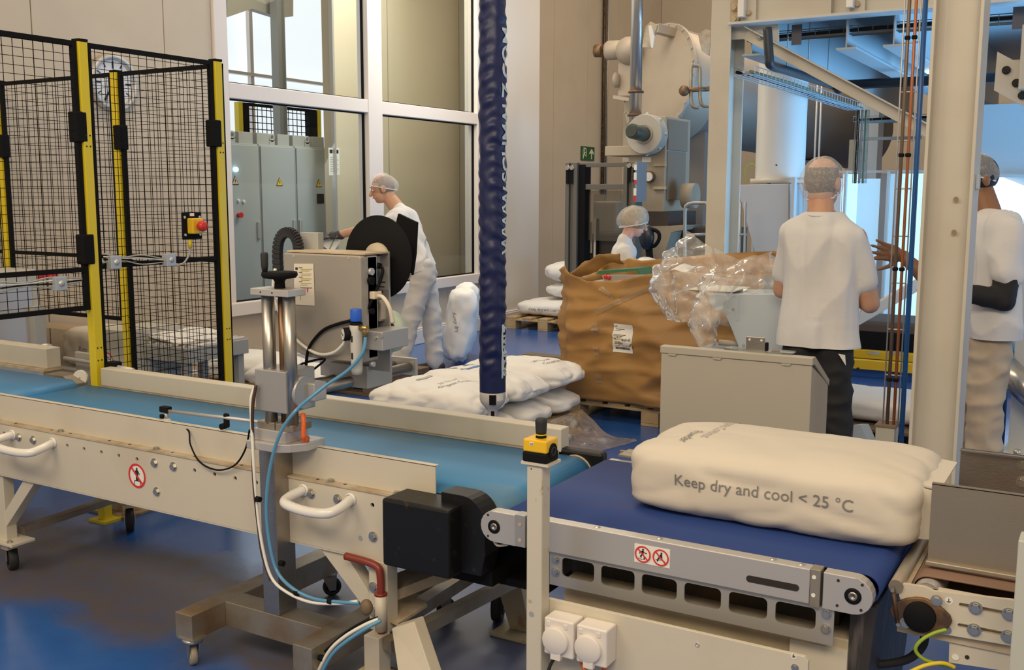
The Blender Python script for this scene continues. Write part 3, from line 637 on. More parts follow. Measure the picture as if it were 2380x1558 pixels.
MB().box(-1.405,-1.372,YR-.001,YR+.036,.617,.709).build('clamp_strip',ALUD,cvR,.001)
for z in (.682,.637): MB().cyl((-1.389,YR-.0022,z),(-1.389,YR,z),.0055,n=12).build('screw',DUSTY,cvR)
MB().box(-.584,-.560,YR-.001,YR+.036,.615,.709).build('clamp_strip',SSD,cvR,.001); MB().box(-.56,-.54,YR+.006,YR+.03,.62,.70).build('spacer',DARK,cvR)
for z in (.69,.645): MB().cyl((-.575,YR-.0022,z),(-.575,YR,z),.005,n=12).build('screw',SIGNW,cvR)
def stad(x0,x1,z,r,y,n=8):
    return [V((x0+r*math.sin(-g),y,z+r*math.cos(g))) for g in [PI*i/n for i in range(n+1)]]+[V((x1+r*math.sin(g),y,z-r*math.cos(g))) for g in [PI*i/n for i in range(n+1)]]
MB().prism(stad(-.732,-.618,.6545,.0085,YR-.0012),(0,.002,0)).build('tension_slot',DARK,cvR); 
for x,y in ((-1.33,.0),(-1.16,0),(-.98,0),(-.68,0),(-.61,.0)): MB().lathe([(0,.003),(.006,.002),(.009,.0)],(x,YR+.022,.707),(0,0,1),14).build('rivet',BOLT,cvR)
# perforated web
hs=[]
for k in range(6):
    x0=-1.262+k*.1187; x1=x0+.0985; z0,z1=.553,.607; r=.012; L=[]
    for cx,cz,a in ((x1-r,z1-r,0),(x1-r,z0+r,1),(x0+r,z0+r,2),(x0+r,z1-r,3)):
        for i in range(4): g=PI/2*(a+i/3); L.append(V((cx+r*math.sin(g),YR+.012,cz+r*math.cos(g))))
    hs.append(L)
MB().prism([(-1.300,YR+.012,.522),(-.527,YR+.012,.522),(-.527,YR+.012,.620),(-1.300,YR+.012,.620)],(0,.005,0),hs).build('perforated_web',ALUD,cvR)
for z in (.598,.561): bolt(cvR,(-1.282,YR+.012,z),(0,-1,0),.0085)
for z in (.60,.562): bolt(cvR,(-.545,YR+.012,z),(0,-1,0),.0085)
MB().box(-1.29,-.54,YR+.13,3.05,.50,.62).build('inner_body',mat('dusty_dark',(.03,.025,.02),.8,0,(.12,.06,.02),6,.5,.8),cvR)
s=MB().box(-1.041,-.942,YR-.0015,YR,.6405,.6905).build('sign_plate',SIGNW,cvR)
for x,kd in ((-1.0165,'walk'),(-.9665,'sit')): prohibit(s,(x,YR-.0016,.6655),.0225,(1,0,0),(0,0,1),(0,-1,0),kd)
MB().box(-1.45,-.50,3.10,3.13,.62,.70).build('side_rail',ALU,cvR,.002)
MB().tube(spl([(-1.44,3.18,.70),(-1.435,3.18,.712),(-1.42,3.18,.716),(-1.2,3.18,.716)],4),.004,6).box(-1.425,-1.0,3.13,3.22,.71,.716).build('return_tab',SSD,cvR)
MB().box(-1.28,-.50,YR+.06,3.02,.012,.525).build('pedestal',mat('dusty_beige_housing',(.44,.37,.26),.6,0,(.26,.18,.09),5,.45,.8),cvR,.003)
MB().box(-.64,-.50,YR+.05,YR+.06,.012,.50).build('side_cover',CREAM,cvR)
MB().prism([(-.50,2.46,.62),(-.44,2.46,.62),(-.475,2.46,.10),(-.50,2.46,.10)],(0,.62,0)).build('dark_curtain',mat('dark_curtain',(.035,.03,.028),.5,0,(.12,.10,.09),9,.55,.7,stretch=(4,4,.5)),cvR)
MB().tube(spl([(-1.49,YR+.02,.618),(-1.475,YR+.02,.60),(-1.44,YR+.02,.608)],4),.004,6).build('belt_scraper',CREAM,cvR)
# button post
t=thing('button_post','slender cream square post between the two conveyors','post',(-1.272,2.28,0))
MB().box(-1.302,-1.256,2.252,2.298,0,.905).build('tube',mat('chipped_cream',(.58,.54,.45),.4,0,(.45,.35,.22),30,.66,.72),t,.004); MB().box(-1.315,-1.235,2.245,2.315,.905,.912).build('top_plate',CREAM,t); MB().box(-1.34,-1.21,2.22,2.34,0,.012).build('foot_plate',CREAM,t)
MB().cyl((-1.285,2.2525,.50),(-1.285,2.2515,.50),.008,n=12).build('plug',ALU,t); MB().cyl((-1.288,2.2525,.893),(-1.288,2.2515,.893),.002,n=8).build('hole',DARK,t)
bz=.912
t=thing('push_button_box','yellow and black control box with tall black push button on the cream post','control box',(-1.275,2.28,bz))
MB().box(-1.312,-1.240,2.246,2.312,bz,bz+.026).build('base',BLK,t,.004)
pf=[(-1.311,2.247,bz+.026),(-1.241,2.247,bz+.026),(-1.243,2.249,bz+.058),(-1.309,2.249,bz+.058)]
o=MB().box(-1.311,-1.241,2.247,2.311,bz+.026,bz+.060).build('lid',mat('control_box_yellow',(.80,.48,.015),.35),t,.005,seg=3)
MB().cyl((-1.2412,2.28,bz+.028),(-1.2385,2.28,bz+.028),.021,n=24).build('knockout',BLK,t); MB().lathe([(.008,.0),(.009,.002),(.011,.002),(.012,0)],(-1.2385,2.28,bz+.028),(1,0,0),18).build('knockout_ring',RUB,t)
MB().cyl((-1.275,2.28,bz+.06),(-1.275,2.28,bz+.067),.014,n=20).build('collar',BLK,t); MB().cyl((-1.275,2.28,bz+.067),(-1.275,2.28,bz+.070),.0145,n=20).build('yellow_ring',YEL,t)
MB().lathe([(0,.070),(.0135,.070),(.0145,.08),(.0155,.10),(.0155,.106),(.012,.111),(0,.112)],(-1.275,2.28,bz),(0,0,1),24).build('button',RUB,t)
s=MB().box(-1.290,-1.279,2.2455,2.247,bz+.045,bz+.053).build('name_tag',SIGNW,t)
for k in range(3): MB().box(-1.288+k*.003,-1.2865+k*.003,2.245,2.2456,bz+.047,bz+.051).build('print',INK,s)
for n_ in ('button_post','push_button_box'): bpy.data.objects[n_].location.x+=.018
# panel with sockets
t=pn=thing('lower_panel','wide cream sheet panel at the bottom below the perforated conveyor side','panel',(-.9,2.3,.2))
MB().prism([(-1.245,2.30,.0),(-.556,2.30,.0),(-.556,2.30,.522),(-.565,2.30,.531),(-1.245,2.30,.531)],(0,.012,0)).build('sheet',CREAM,pn,.001)
c=V((-0.826,2.300,0.500)); MB().lathe([(0,.0005),(.003,.0005),(.004,.002),(.0055,.002),(.006,0)],c,(0,-1,0),14).build('rivet',ALU,pn)
c=V((-0.590,2.300,0.531)); MB().cyl(c+V((0,-.0008,-.004)),c+V((0,0,-.004)),.007,n=16).build('earth_mark',SIGNW,pn)
q=MB()
q.box(c.x-.0008,c.x+.0008,2.2985,2.2991,c.z-.003,c.z+.002).box(c.x-.004,c.x+.004,2.2985,2.2991,c.z-.0045,c.z-.003).box(c.x-.0025,c.x+.0025,2.2985,2.2991,c.z-.0068,c.z-.0055).build('earth_symbol',INK,pn)
bolt(pn,(-0.586,2.300,0.500),(0,-1,0),.006)
SOCK=mat('socket_white',(.74,.69,.64),.45)
for i,(x,lab) in enumerate(((-1.180,'white splash proof socket, left of the pair beside the cream post'),(-1.086,'white splash proof socket, right of the pair on the cream panel'))):
    z=.455; t=thing('wall_socket',lab,'socket',(x,2.3,z-.05),'splash proof sockets')
    MB().box(x-.043,x+.043,2.240,2.30,z-.048,z+.052).build('housing',SOCK,t,.005,seg=3)
    f=MB().lathe([(0,.018),(.033,.017),(.037,.014),(.037,.0)],(x-.007,2.245,z-.004),(0,-1,0),28); f.box(x-.018,x+.010,2.229,2.243,z-.054,z-.03); o=f.build('lid',SOCK,t,.001)
    for sx in (-.030,.020): MB().box(x+sx-.006,x+sx+.006,2.238,2.248,z+.030,z+.044).build('hinge',SOCK,t,.002)
    for sx in (-.033,.034):
        for sz in (-.036,.040): MB().cyl((x+sx,2.2455,z+sz),(x+sx,2.2438,z+sz),.0035,n=10).build('screw',ALUD,t)
for pts,m,r,lab in (([(-1.19,2.25,.408),(-1.213,2.25,.36),(-1.22,2.26,.28),(-1.22,2.3,.1)],RUB,.005,'dark brown cable hanging from the left socket'),([(-1.092,2.25,.405),(-1.10,2.25,.35),(-1.12,2.26,.2),(-1.12,2.3,.05)],SIGNW,.0045,'white cable hanging from the right socket'),([(-1.15,2.292,.42),(-1.12,2.27,.375),(-1.08,2.27,.37),(-1.055,2.28,.41),(-1.06,2.295,.44)],mat('orange_cable',(.70,.16,.03),.45),.005,'orange cable loop under the right socket')):
    tag(MB().tube(spl(pts,6),r,8).build('cable',m),lab,'cable')
# ---------------------------------------------------------------- weigher conveyor at the right edge
t=cvC=thing('infeed_conveyor','small cream conveyor end with slotted plate and round bearing at the right edge','conveyor',(-.2,2.8,0))
YC=2.5
c=V((-0.346,2.500,0.610))
pf=[(-0.400,2.500,0.661),(-0.391,2.500,0.676),(-0.374,2.500,0.677),(-0.340,2.500,0.678),(-0.321,2.500,0.672),(-0.113,2.500,0.688),(-0.106,2.500,0.579),(-0.292,2.500,0.572),(-0.372,2.500,0.572),(-0.391,2.500,0.631),(-0.397,2.500,0.645)]
def slotpts(a,b,r):
    a=V(a);b=V(b); return stad(a.x,b.x,(a.z+b.z)/2,r,YC)
MB().prism(pf,(0,.012,0),[slotpts((-0.260,2.500,0.651),(-0.155,2.500,0.652),.0052),slotpts((-0.260,2.500,0.601),(-0.152,2.500,0.602),.0052)]).build('slotted_plate',CREAM,cvC)
MB().box(-.40,.2,YC+.014,YC+.04,.55,.665).build('inner_rail',DUSTY,cvC)
MB().box(-.33,.2,YC+.012,YC+.03,.668,.674).build('top_bar',CREAM,cvC)
for p in ((-0.229,2.500,0.651),(-0.159,2.500,0.651),(-0.229,2.500,0.598),(-0.158,2.500,0.598)): bolt(cvC,p,(0,-1,0),.0105)
for p in ((-0.287,2.500,0.656),(-0.287,2.500,0.611)):
    p=V(p); MB().cyl(p+V((0,-.0008,0)),p,.009,n=16).build('earth_mark',SIGNW,cvC)
    MB().box(p.x-.0008,p.x+.0008,YC-.0014,YC-.0008,p.z-.001,p.z+.006).box(p.x-.005,p.x+.005,YC-.0014,YC-.0008,p.z-.0025,p.z-.001).box(p.x-.003,p.x+.003,YC-.0014,YC-.0008,p.z-.005,p.z-.0038).build('earth_symbol',INK,cvC)
BR=mat('brown_stained_steel',(.24,.14,.07),.55,.5,(.10,.06,.04),14,.45,.6)
MB().prism([c+V((.040*1.15*math.cos(a)+.006*math.cos(a)**3*4,0,.044*math.sin(a))) for a in [2*PI*i/20 for i in range(20)]],(0,-.012,0)).build('bearing_flange',BR,cvC,.003)
MB().lathe([(0,.026),(.034,.026),(.036,.024),(.036,0)],c,(0,-1,0),28).build('bearing_cap',BLK,cvC)
for p in ((-0.312,2.490,0.655),(-0.377,2.490,0.586)): bolt(cvC,p,(0,-1,0),.009)
bolt(cvC,(-0.287,2.500,0.585),(0,-1,0),.007)
MB().tube([(-0.411,2.490,0.663),(-0.394,2.490,0.578)],.006,8).build('link_rod',BR,cvC)
for p in ((-0.410,2.485,0.662),(-0.393,2.485,0.580)): bolt(cvC,p,(0,-1,0),.005,False)
MB().cyl((-.405,YC-.005,.668),(-.405,3.08,.668),.017,n=20).build('transfer_roller',SSD,cvC); MB().box(-.392,-.378,YC+.012,3.06,.66,.667).build('edge_strip',DUSTY,cvC)
belt(cvC,mat('brown_belt',(.20,.115,.075),.5,0,(.10,.09,.12),2,.5,.7),-.375,.5,YC+.045,3.08,.690,.035); MB().cyl((-.338,YC+.012,.652),(-.338,3.09,.652),.033,n=24).build('roller',SS,cvC)
MB().prism([(-0.283,2.520,0.563),(-0.107,2.520,0.569),(-0.103,2.520,0.510),(-0.281,2.520,0.497)],(0,.006,0)).build('lower_plate',CREAM,cvC)
c=V((-0.242,2.519,0.520)); MB().cyl(c,c+V((0,-.001,0)),.005,n=12).build('hole',INK,cvC); c=V((-0.267,2.519,0.514)); MB().cyl(c,c+V((0,-.001,0)),.008,n=14).build('earth_mark',SIGNW,cvC)
MB().box(.0,.06,2.9,2.96,0,.62).box(-.2,-.15,2.9,2.95,0,.62).build('leg',CREAM,cvC,kind='stuff')
GM=mat('brushed_guide',(.40,.34,.26),.42,.85,(.34,.275,.20),2,.4,.8,.04,30,(1,1,14))
t=thing('guide_plate','brown stained stainless guide plate standing nearest at the right edge','guide plate',(-.25,2.6,.70),'stainless guide plates')
MB().box(-.352,.1,2.600,2.604,.712,.904).box(-.352,.1,2.600,2.612,.902,.906).build('plate',GM,t); MB().box(-.356,.1,2.590,2.612,.700,.713).build('bottom_channel',SSD,t,.003)
t=thing('guide_plate','dark stainless guide plate with two nuts behind the sack end','guide plate',(-.2,3.15,.70),'stainless guide plates')
MB().box(-.355,.1,3.15,3.155,.70,.872).box(-.355,.1,3.13,3.157,.868,.872).build('plate',SS,t)
for p in ((-0.192,3.150,0.845),(-0.191,3.150,0.795)): bolt(t,p,(0,-1,0),.011)
t=MB().box(-.141,-.10,2.33,2.40,.2,.88).build('edge_upright',mat('pale_green_grey_paint',(.50,.51,.45),.4),None,.003); tag(t,'pale grey upright plate at the extreme right edge in front of the conveyor','upright')
EARTH=mat('earth_cable_green',(.30,.42,.04),.45); EY2=mat('earth_cable_yellow',(.72,.55,.03),.45)
tag(MB().tube(spl([(-0.287,2.490,0.589),(-0.313,2.480,0.578),(-0.339,2.470,0.557),(-0.349,2.470,0.531),(-0.328,2.480,0.508),(-0.293,2.500,0.497),(-0.270,2.510,0.493)],6),.0045,8).build('earth_cable',EARTH),'green and yellow earth cable curving down from the slotted plate','cable')
tag(MB().tube(spl([(-0.360,2.450,0.480),(-0.326,2.470,0.499),(-0.292,2.490,0.505),(-0.267,2.510,0.492)],6),.005,8).build('earth_cable',EY2),'yellow earth cable at the bottom under the slotted plate','cable')
tag(MB().tube(spl([(-0.351,2.620,0.529),(-0.354,2.620,0.484),(-0.382,2.620,0.443),(-0.427,2.620,0.418),(-0.479,2.620,0.402)],6),.011,8).build('drive_cable',RUB),'thick dark cable hanging below the round bearing','cable')
# ---------------------------------------------------------------- label applicator on stand
t=st=thing('label_applicator','grey label printing machine with black reel on a stainless wheeled stand','machine',(-2.4,2.6,0))
def bx(n,x0,x1,y0,y1,z0,z1,m,bv=.002,parent=st): return MB().box(x0,x1,y0,y1,z0,z1).build(n,m,parent,bv)
bx('base_bar',-2.673,-2.594,2.285,3.10,.10,.19,SSD); bx('base_bar',-2.158,-2.080,2.30,3.15,.10,.19,SSD); bx('cross_bar',-2.594,-2.158,2.436,2.525,.10,.19,SSD)
bx('column',-2.411,-2.342,2.437,2.525,.19,.765,SS)
MB().prism([(-2.43,2.40,.765),(-2.30,2.40,.765),(-2.262,2.425,.765),(-2.23,2.47,.765),(-2.23,2.56,.765),(-2.43,2.56,.765)],(0,0,.028)).build('column_plate',ALU,st,.003)
bx('clamp_base',-2.415,-2.275,2.42,2.53,.793,.832,ALU); 
for x in (-2.367,-2.287): bx('rod_clamp',x-.04,x+.035,2.43,2.52,.832,.855,SSD)
TZ=1.272
for x in (-2.362,-2.272): MB().cyl((x,2.45,.85),(x,2.45,TZ),.021,n=20).build('guide_rod',CHR,st)
MB().cyl((-2.312,2.46,.835),(-2.312,2.46,TZ),.0125,n=14).build('spindle',mat('brown_spindle',(.16,.09,.05),.35,.8),st)
bx('top_plate',-2.405,-2.243,2.415,2.50,TZ,TZ+.022,ALU)
for x in (-2.36,-2.31): MB().cyl((x,2.4152,TZ+.011),(x,2.4142,TZ+.011),.003,n=8).build('screw',DARK,st)
MB().lathe([(0,.0),(.018,.0),(.016,.022),(.022,.03),(.052,.034),(.058,.042),(.056,.053),(.0,.053)],(-2.318,2.46,TZ+.022),(0,0,1),24).build('hand_wheel',BLK,st)
MB().lathe([(0,.0),(.0085,.0),(.0115,.02),(.0125,.055),(.010,.062),(0,.062)],(-2.362,2.44,TZ+.075),(0,0,1),14).build('crank_grip',RUB,st)
bx('slide_block',-2.402,-2.268,2.42,2.56,.893,1.03,ALUD,.003); MB().cyl((-2.268,2.49,.955),(-2.245,2.49,.955),.055,n=28).build('slide_flange',ALUD,st,.002)
bx('rod_clamp',-2.272,-2.218,2.50,2.56,.925,.985,ALU,.004)
MB().tube([(-2.255,2.50,.80),(-2.24,2.47,.80)],.009,8).tube(spl([(-2.244,2.47,.885),(-2.232,2.46,.87),(-2.226,2.45,.81)],4),[.009,.009,.009,.009,.0085,.008,.008,.0085,.009],8).build('clamp_lever',mat('orange_plastic',(.75,.13,.02),.4),st)
RY1,RZ=3.06,.955
for x in (-2.252,-2.325): MB().cyl((x,2.52,RZ),(x,RY1,RZ),.0185,n=18).build('carrier_rod',SS,st)
bx('rod_end_plate',-2.36,-2.22,RY1,RY1+.015,RZ-.03,RZ+.035,ALU)
bx('carrier_block',-2.345,-2.175,2.72,2.86,.935,1.015,ALUD,.003); bx('carrier_block_left',-2.42,-2.345,2.76,2.84,.955,1.0,ALUD,.003)
HY=2.60; PYY=2.745
HB=mat('applicator_grey',(.36,.33,.29),.5,.25,(.40,.34,.27),4,.5,.8)
h0=V((-2.429,2.600,1.397)); h1=V((-2.099,2.600,1.402)); zb=V((-2.122,2.600,1.039)).z
MB().prism([(h0.x,HY,h0.z),(h1.x-.006,HY,h0.z),(h1.x,HY,h0.z-.006),(h1.x,HY,zb+.01),(h0.x+.09,HY,zb+.01),(h0.x+.0,HY,1.079)],(0,.085,0)).build('front_cover',HB,st,.004)
MB().box(h1.x-.012,h1.x+.0,HY+.035,HY+.085,zb+.02,h0.z-.002).build('side_frame',ALU,st,.002)
MB().box(h0.x-.004,h0.x+.012,HY+.01,PYY,zb+.12,h0.z).build('side_frame',HB,st,.002)
px1=-2.097
MB().box(h0.x+.02,px1,PYY,PYY+.008,0.998,h0.z+.004).build('back_plate',ALUD,st,.001); MB().box(h0.x-.004,px1,HY+.02,PYY+.006,h0.z+.002,h0.z+.008).build('roof',DUSTY,st,.001)
for p in ((-2.383,2.600,1.395),(-2.147,2.600,1.396),(-2.412,2.600,1.169)):
    p=V(p)-V((0,0,.006)); MB().cyl(p+V((0,-.0012,0)),p,.0055,n=12).build('screw',ALU,st)
pp=[(-2.381,2.597,1.363),(-2.296,2.597,1.366),(-2.295,2.597,1.226),(-2.384,2.597,1.225)]
sh=MB().prism(pp,(0,.0015,0)).build('instruction_sheet',mat('taped_paper',(.72,.66,.55),.6),st)
a,b,d=V(pp[0]),V(pp[1]),V(pp[3]); U_=(b-a);W_=(d-a)
lm=mat('olive_ink',(.45,.38,.08),.6)
for i,(l,wd) in enumerate(((.26,.2),(.36,.66),(.36,.5),(.26,.2),(.36,.6),(.36,.55),(.26,.22),(.36,.62),(.36,.5),(.26,.2),(.36,.6),(.36,.4))):
    p=a+U_*l+W_*(.09+.038*i)+V((0,-.0009,0)); MB().add([p,p+U_*wd*.9,p+U_*wd*.9+W_*.014,p+W_*.014],[(0,1,2,3)]).build('printed_line',lm if i%3 else INK,sh)
p=a+U_*.08+W_*.09+V((0,-.0009,0)); MB().add([p,p+U_*.12,p+U_*.12+W_*.06,p+W_*.06],[(0,1,2,3)]).build('printed_block',INK,sh)
for q in (.36,.66): p=a+U_*q+W_*.60+V((0,-.0009,0)); MB().add([p,p+U_*.08,p+U_*.06+W_*.1,p+U_*.03+W_*.1],[(0,1,2,3)]).build('red_arrow',RED,sh)
p=a+U_*.32+W_*.58+V((0,-.0009,0)); MB().add([p,p+U_*.015,p+U_*.015+W_*.3,p+W_*.3],[(0,1,2,3)]).add([p,p+U_*.62,p+U_*.62+W_*.012,p+W_*.012],[(0,1,2,3)]).build('diagram_line',INK,sh)
# connectors on the open side
sx=h1.x+.0205
for z,m,r in ((1.345,ALU,.012),(1.315,BLK,.014),(1.215,BLK,.010),(1.10,ALU,.009),(1.04,ALU,.009)): MB().cyl((h1.x-.002,HY+.045,z),(h1.x+.012,HY+.045,z),r,n=14).build('connector',m,st)
MB().box(h1.x+.0,h1.x+.022,HY+.04,HY+.08,1.255,1.28).build('plug',mat('beige_plug',(.72,.62,.45),.4),st,.003)
MB().tube(spl([(h1.x+.02,HY+.06,1.265),(h1.x+.05,HY+.05,1.262),(h1.x+.075,HY+.05,1.23),(h1.x+.08,HY+.06,1.18)],6),.007,8).build('beige_cable',mat('beige_cable',(.72,.64,.52),.4),st)
MB().tube([(-2.155,2.700,1.365),(-2.096,2.700,1.359)],[.014,.009],10).build('black_plug',BLK,st)
MB().tube(spl([(-2.096,2.700,1.359),(-2.072,2.680,1.346),(-2.077,2.670,1.311),(-2.089,2.650,1.263),(-2.106,2.630,1.218),(-2.118,2.600,1.198),(-2.137,2.590,1.187),(-2.182,2.590,1.175),(-2.247,2.590,1.151),(-2.294,2.590,1.113),(-2.322,2.590,1.074),(-2.333,2.590,1.022)],5),.0055,8).build('black_cable',BLK,st)
MB().tube(spl([(-2.459,2.590,1.343),(-2.470,2.590,1.292),(-2.463,2.590,1.233),(-2.417,2.590,1.148),(-2.352,2.590,1.094),(-2.277,2.590,1.066),(-2.203,2.580,1.078),(-2.152,2.570,1.112),(-2.148,2.570,1.126)],5),.0055,8).build('white_hose',SIGNW,st)
for k in range(3): MB().tube(spl([(-2.403,2.600,0.997),(-2.354,2.600,1.026),(-2.258,2.600,1.050),(-2.306,2.600,1.011),(-2.365,2.600,0.973)],5)[k*2:],.004,6).build('coiled_cable',BLK,st)
MB().box(-2.160,-2.129,PYY-.02,PYY,1.365,1.391).build('camera_lock',ALU,st,.003)
s=MB().box(-2.149,-2.100,PYY-.0012,PYY,1.276,1.354).build('rating_label',ALU,st)
for k in range(5): MB().box(-2.142,-2.111-.005*(k%3),PYY-.0017,PYY-.0012,1.30-.016*k,1.304-.016*k).build('printed_line',INK,s)
MB().prism([(-2.155,2.720,1.241),(-2.122,2.720,1.245),(-2.112,2.720,1.232),(-2.113,2.720,1.180),(-2.120,2.720,1.171),(-2.164,2.720,1.177),(-2.163,2.720,1.224)],(0,.03,0)).build('solenoid_box',mat('beige_grey_box',(.50,.45,.37),.5),st,.003)
# air regulator
a0=V((-2.098,2.560,1.194)); 
MB().cyl((a0.x,2.57,a0.z-.005),(a0.x,2.57,a0.z+.036),.0185,n=20).build('blue_knob',mat('regulator_blue',(.02,.12,.60),.35),st,.003)
MB().lathe([(0,.0),(.018,.0),(.022,-.006),(.020,-.03),(.020,-.07),(.0185,-.15),(.016,-.165),(0,-.165)],(a0.x,2.57,a0.z-.012),(0,0,1),20).build('filter_bowl',mat('regulator_grey',(.55,.53,.48),.4),st)
MB().cyl((a0.x,2.57,a0.z-.008),(a0.x,2.57,a0.z-.016),.021,n=20).build('collar',BLK,st)
g=V((-2.125,2.555,1.148)); gd=V((-.55,-.8,0)).normalized(); o=MB().cyl(g+gd*.012,g-gd*.014,.0215,n=24).build('pressure_gauge',BLK,st); MB().cyl(g+gd*.0125,g+gd*.0135,.0185,n=24).build('gauge_face',SIGNW,o); MB().bar(g+gd*.0145+V((.010,-.007,-.008))*.6,g+gd*.0145+V((-.010,.007,.006)),.0025,.001,gd).build('needle',INK,o)
for k in range(7):
    ang=-2.3+k*.77; sd=gd.cross(V((0,0,1))); q=g+gd*.0137+(sd*math.sin(ang)+V((0,0,1))*math.cos(ang))*.014; MB().bar(q,q+(sd*math.sin(ang)+V((0,0,1))*math.cos(ang))*.003,.0012,.0008,gd).build('gauge_tick',INK,o)
for z in (-.05,-.105): MB().box(a0.x-.006,a0.x+.001,2.549,2.552,a0.z+z-.02,a0.z+z+.0).build('sight_slot',DARK,st)
bx('valve_block',-2.100,-2.015,2.60,2.74,1.095,1.157,ALUD,.003)
for p in ((-2.043,2.600,1.137),(-2.016,2.600,1.143)): bolt(st,p,(0,-1,0),.006,False)
BRASS=mat('brass',(.45,.30,.12),.3,.9)
MB().cyl((a0.x+.02,2.565,a0.z-.022),(a0.x+.05,2.565,a0.z-.025),.010,n=12).cyl((a0.x+.042,2.565,a0.z-.02),(a0.x+.042,2.565,a0.z-.05),.009,n=12).build('brass_fitting',BRASS,st)
HOSEB=mat('clear_blue_hose',(.10,.30,.50),.2)
MB().tube(spl([(a0.x+.042,2.565,a0.z-.045),(-2.057,2.550,1.094),(-2.100,2.530,1.037),(-2.165,2.500,0.987),(-2.204,2.450,0.942),(-2.214,2.400,0.911),(-2.257,2.385,0.850),(-2.299,2.385,0.760),(-2.326,2.385,0.656),(-2.334,2.385,0.554),(-2.323,2.385,0.454),(-2.294,2.385,0.372),(-2.216,2.370,0.337),(-2.126,2.370,0.321),(-2.020,2.370,0.332),(-1.951,2.380,0.340)],6),.0058,8).build('air_hose',HOSEB,st)
for pts,m,r in (([(-2.393,2.410,0.972),(-2.402,2.400,0.930),(-2.402,2.400,0.844),(-2.389,2.390,0.718),(-2.381,2.390,0.574),(-2.354,2.385,0.434),(-2.319,2.385,0.345),(-2.239,2.370,0.318),(-2.144,2.370,0.306),(-2.038,2.370,0.323),(-1.956,2.380,0.345)],SIGNW,.0052),([(-2.387,2.410,0.979),(-2.396,2.400,0.902),(-2.400,2.400,0.772),(-2.391,2.390,0.660),(-2.378,2.390,0.516),(-2.363,2.390,0.416),(-2.324,2.385,0.337)],mat('brown_cable',(.06,.03,.02),.5),.0055),([(-1.877,2.380,0.304),(-1.920,2.360,0.281),(-1.981,2.340,0.237),(-2.034,2.330,0.182),(-2.089,2.330,0.090)],SIGNW,.006),([(-1.867,2.380,0.302),(-1.903,2.350,0.279),(-1.959,2.330,0.235),(-2.013,2.320,0.181),(-2.068,2.320,0.092)],HOSEB,.006),([(-1.888,2.390,0.303),(-1.945,2.370,0.276),(-1.997,2.350,0.235),(-2.060,2.340,0.172)],BLK,.004)):
    MB().tube(spl(pts,6),r,8).build('hanging_cable',m,st)
MB().sph((-1.931,2.390,0.327),(.022,.018,.026),12,8).build('cable_connector',mat('brown_connector',(.18,.12,.07),.6),st)
for p in ((-2.369,2.385,0.605),(-2.274,2.385,0.405),(-2.198,2.370,0.326),(-2.059,2.370,0.327),(-2.066,2.330,0.153)): p=V(p); MB().cyl(p+V((-.008,0,0)),p+V((.008,0,0)),.010,n=8).build('cable_tie',BLK,st)
# reel discs behind the plate
def disc(y,cx,cz,r,rh,m,mh,name):
    o=MB().lathe([(rh,0),(r,0),(r+.002,.003),(r,.006),(rh,.006)],(cx,y,cz),(0,1,0),56).build(name,m,st); MB().lathe([(0,-.012),(rh*.96,-.012),(rh,0)],(cx,y,cz),(0,1,0),36).build('reel_hub',mh,o); return o
rc=V((-2.166,2.780,1.382)); disc(2.775,rc.x,rc.z,.140,.050,BLK,mat('tan_hub',(.50,.42,.32),.5),'black_reel')
MB().prism([(-2.172,2.900,1.527),(-2.094,2.900,1.498),(-2.102,2.900,1.390),(-2.116,2.900,1.315),(-2.156,2.900,1.373),(-2.192,2.900,1.462)],(0,.012,0)).build('reel_guard',BLK,st)
rc=V((-2.172,2.780,1.121)); o=disc(2.775,rc.x,rc.z,.074,.03,mat('brown_black_reel',(.035,.022,.015),.5),BLK,'label_reel'); 
for k in range(8): a=k*PI/4+.3; MB().bar((rc.x+.03*math.cos(a),2.774,rc.z+.03*math.sin(a)),(rc.x+.072*math.cos(a),2.774,rc.z+.072*math.sin(a)),.003,.003,(0,1,0)).build('reel_rib',BR,o)
MB().lathe([(.03,.008),(.074,.008),(.074,.075),(.03,.075)],(rc.x,2.775,rc.z),(0,1,0),48).build('label_roll',mat('pale_green_labels',(.62,.72,.56),.4),o)
# drag chain and rear motor box
ch=spl([(-2.524,2.680,1.237),(-2.529,2.680,1.312),(-2.532,2.680,1.387),(-2.520,2.680,1.440),(-2.489,2.680,1.463),(-2.456,2.680,1.456),(-2.437,2.680,1.427),(-2.434,2.680,1.390)],4); 
for i in range(0,len(ch)-1): 
    d=(ch[i+1]-ch[i])
    if d.length>1e-4: MB().bar(ch[i]-d*.05,ch[i]+d*.95,.035,.022,(0,1,0)).build('chain_link',RUB,st,.003)
bx('motor_box',-2.463,-2.381,2.72,2.75,1.374,1.462,GREY,.002)
caster(st,(-2.62,2.31,0),.037,.022,2.6,mat('caster_tyre',(.32,.28,.22),.5),h=.1); caster(st,(-2.63,3.02,0),.037,.022,.9,RUB,h=.1); caster(st,(-2.12,2.33,0),.037,.022,2.6,RUB,h=.1); caster(st,(-2.12,3.08,0),.037,.022,.9,RUB,h=.1)
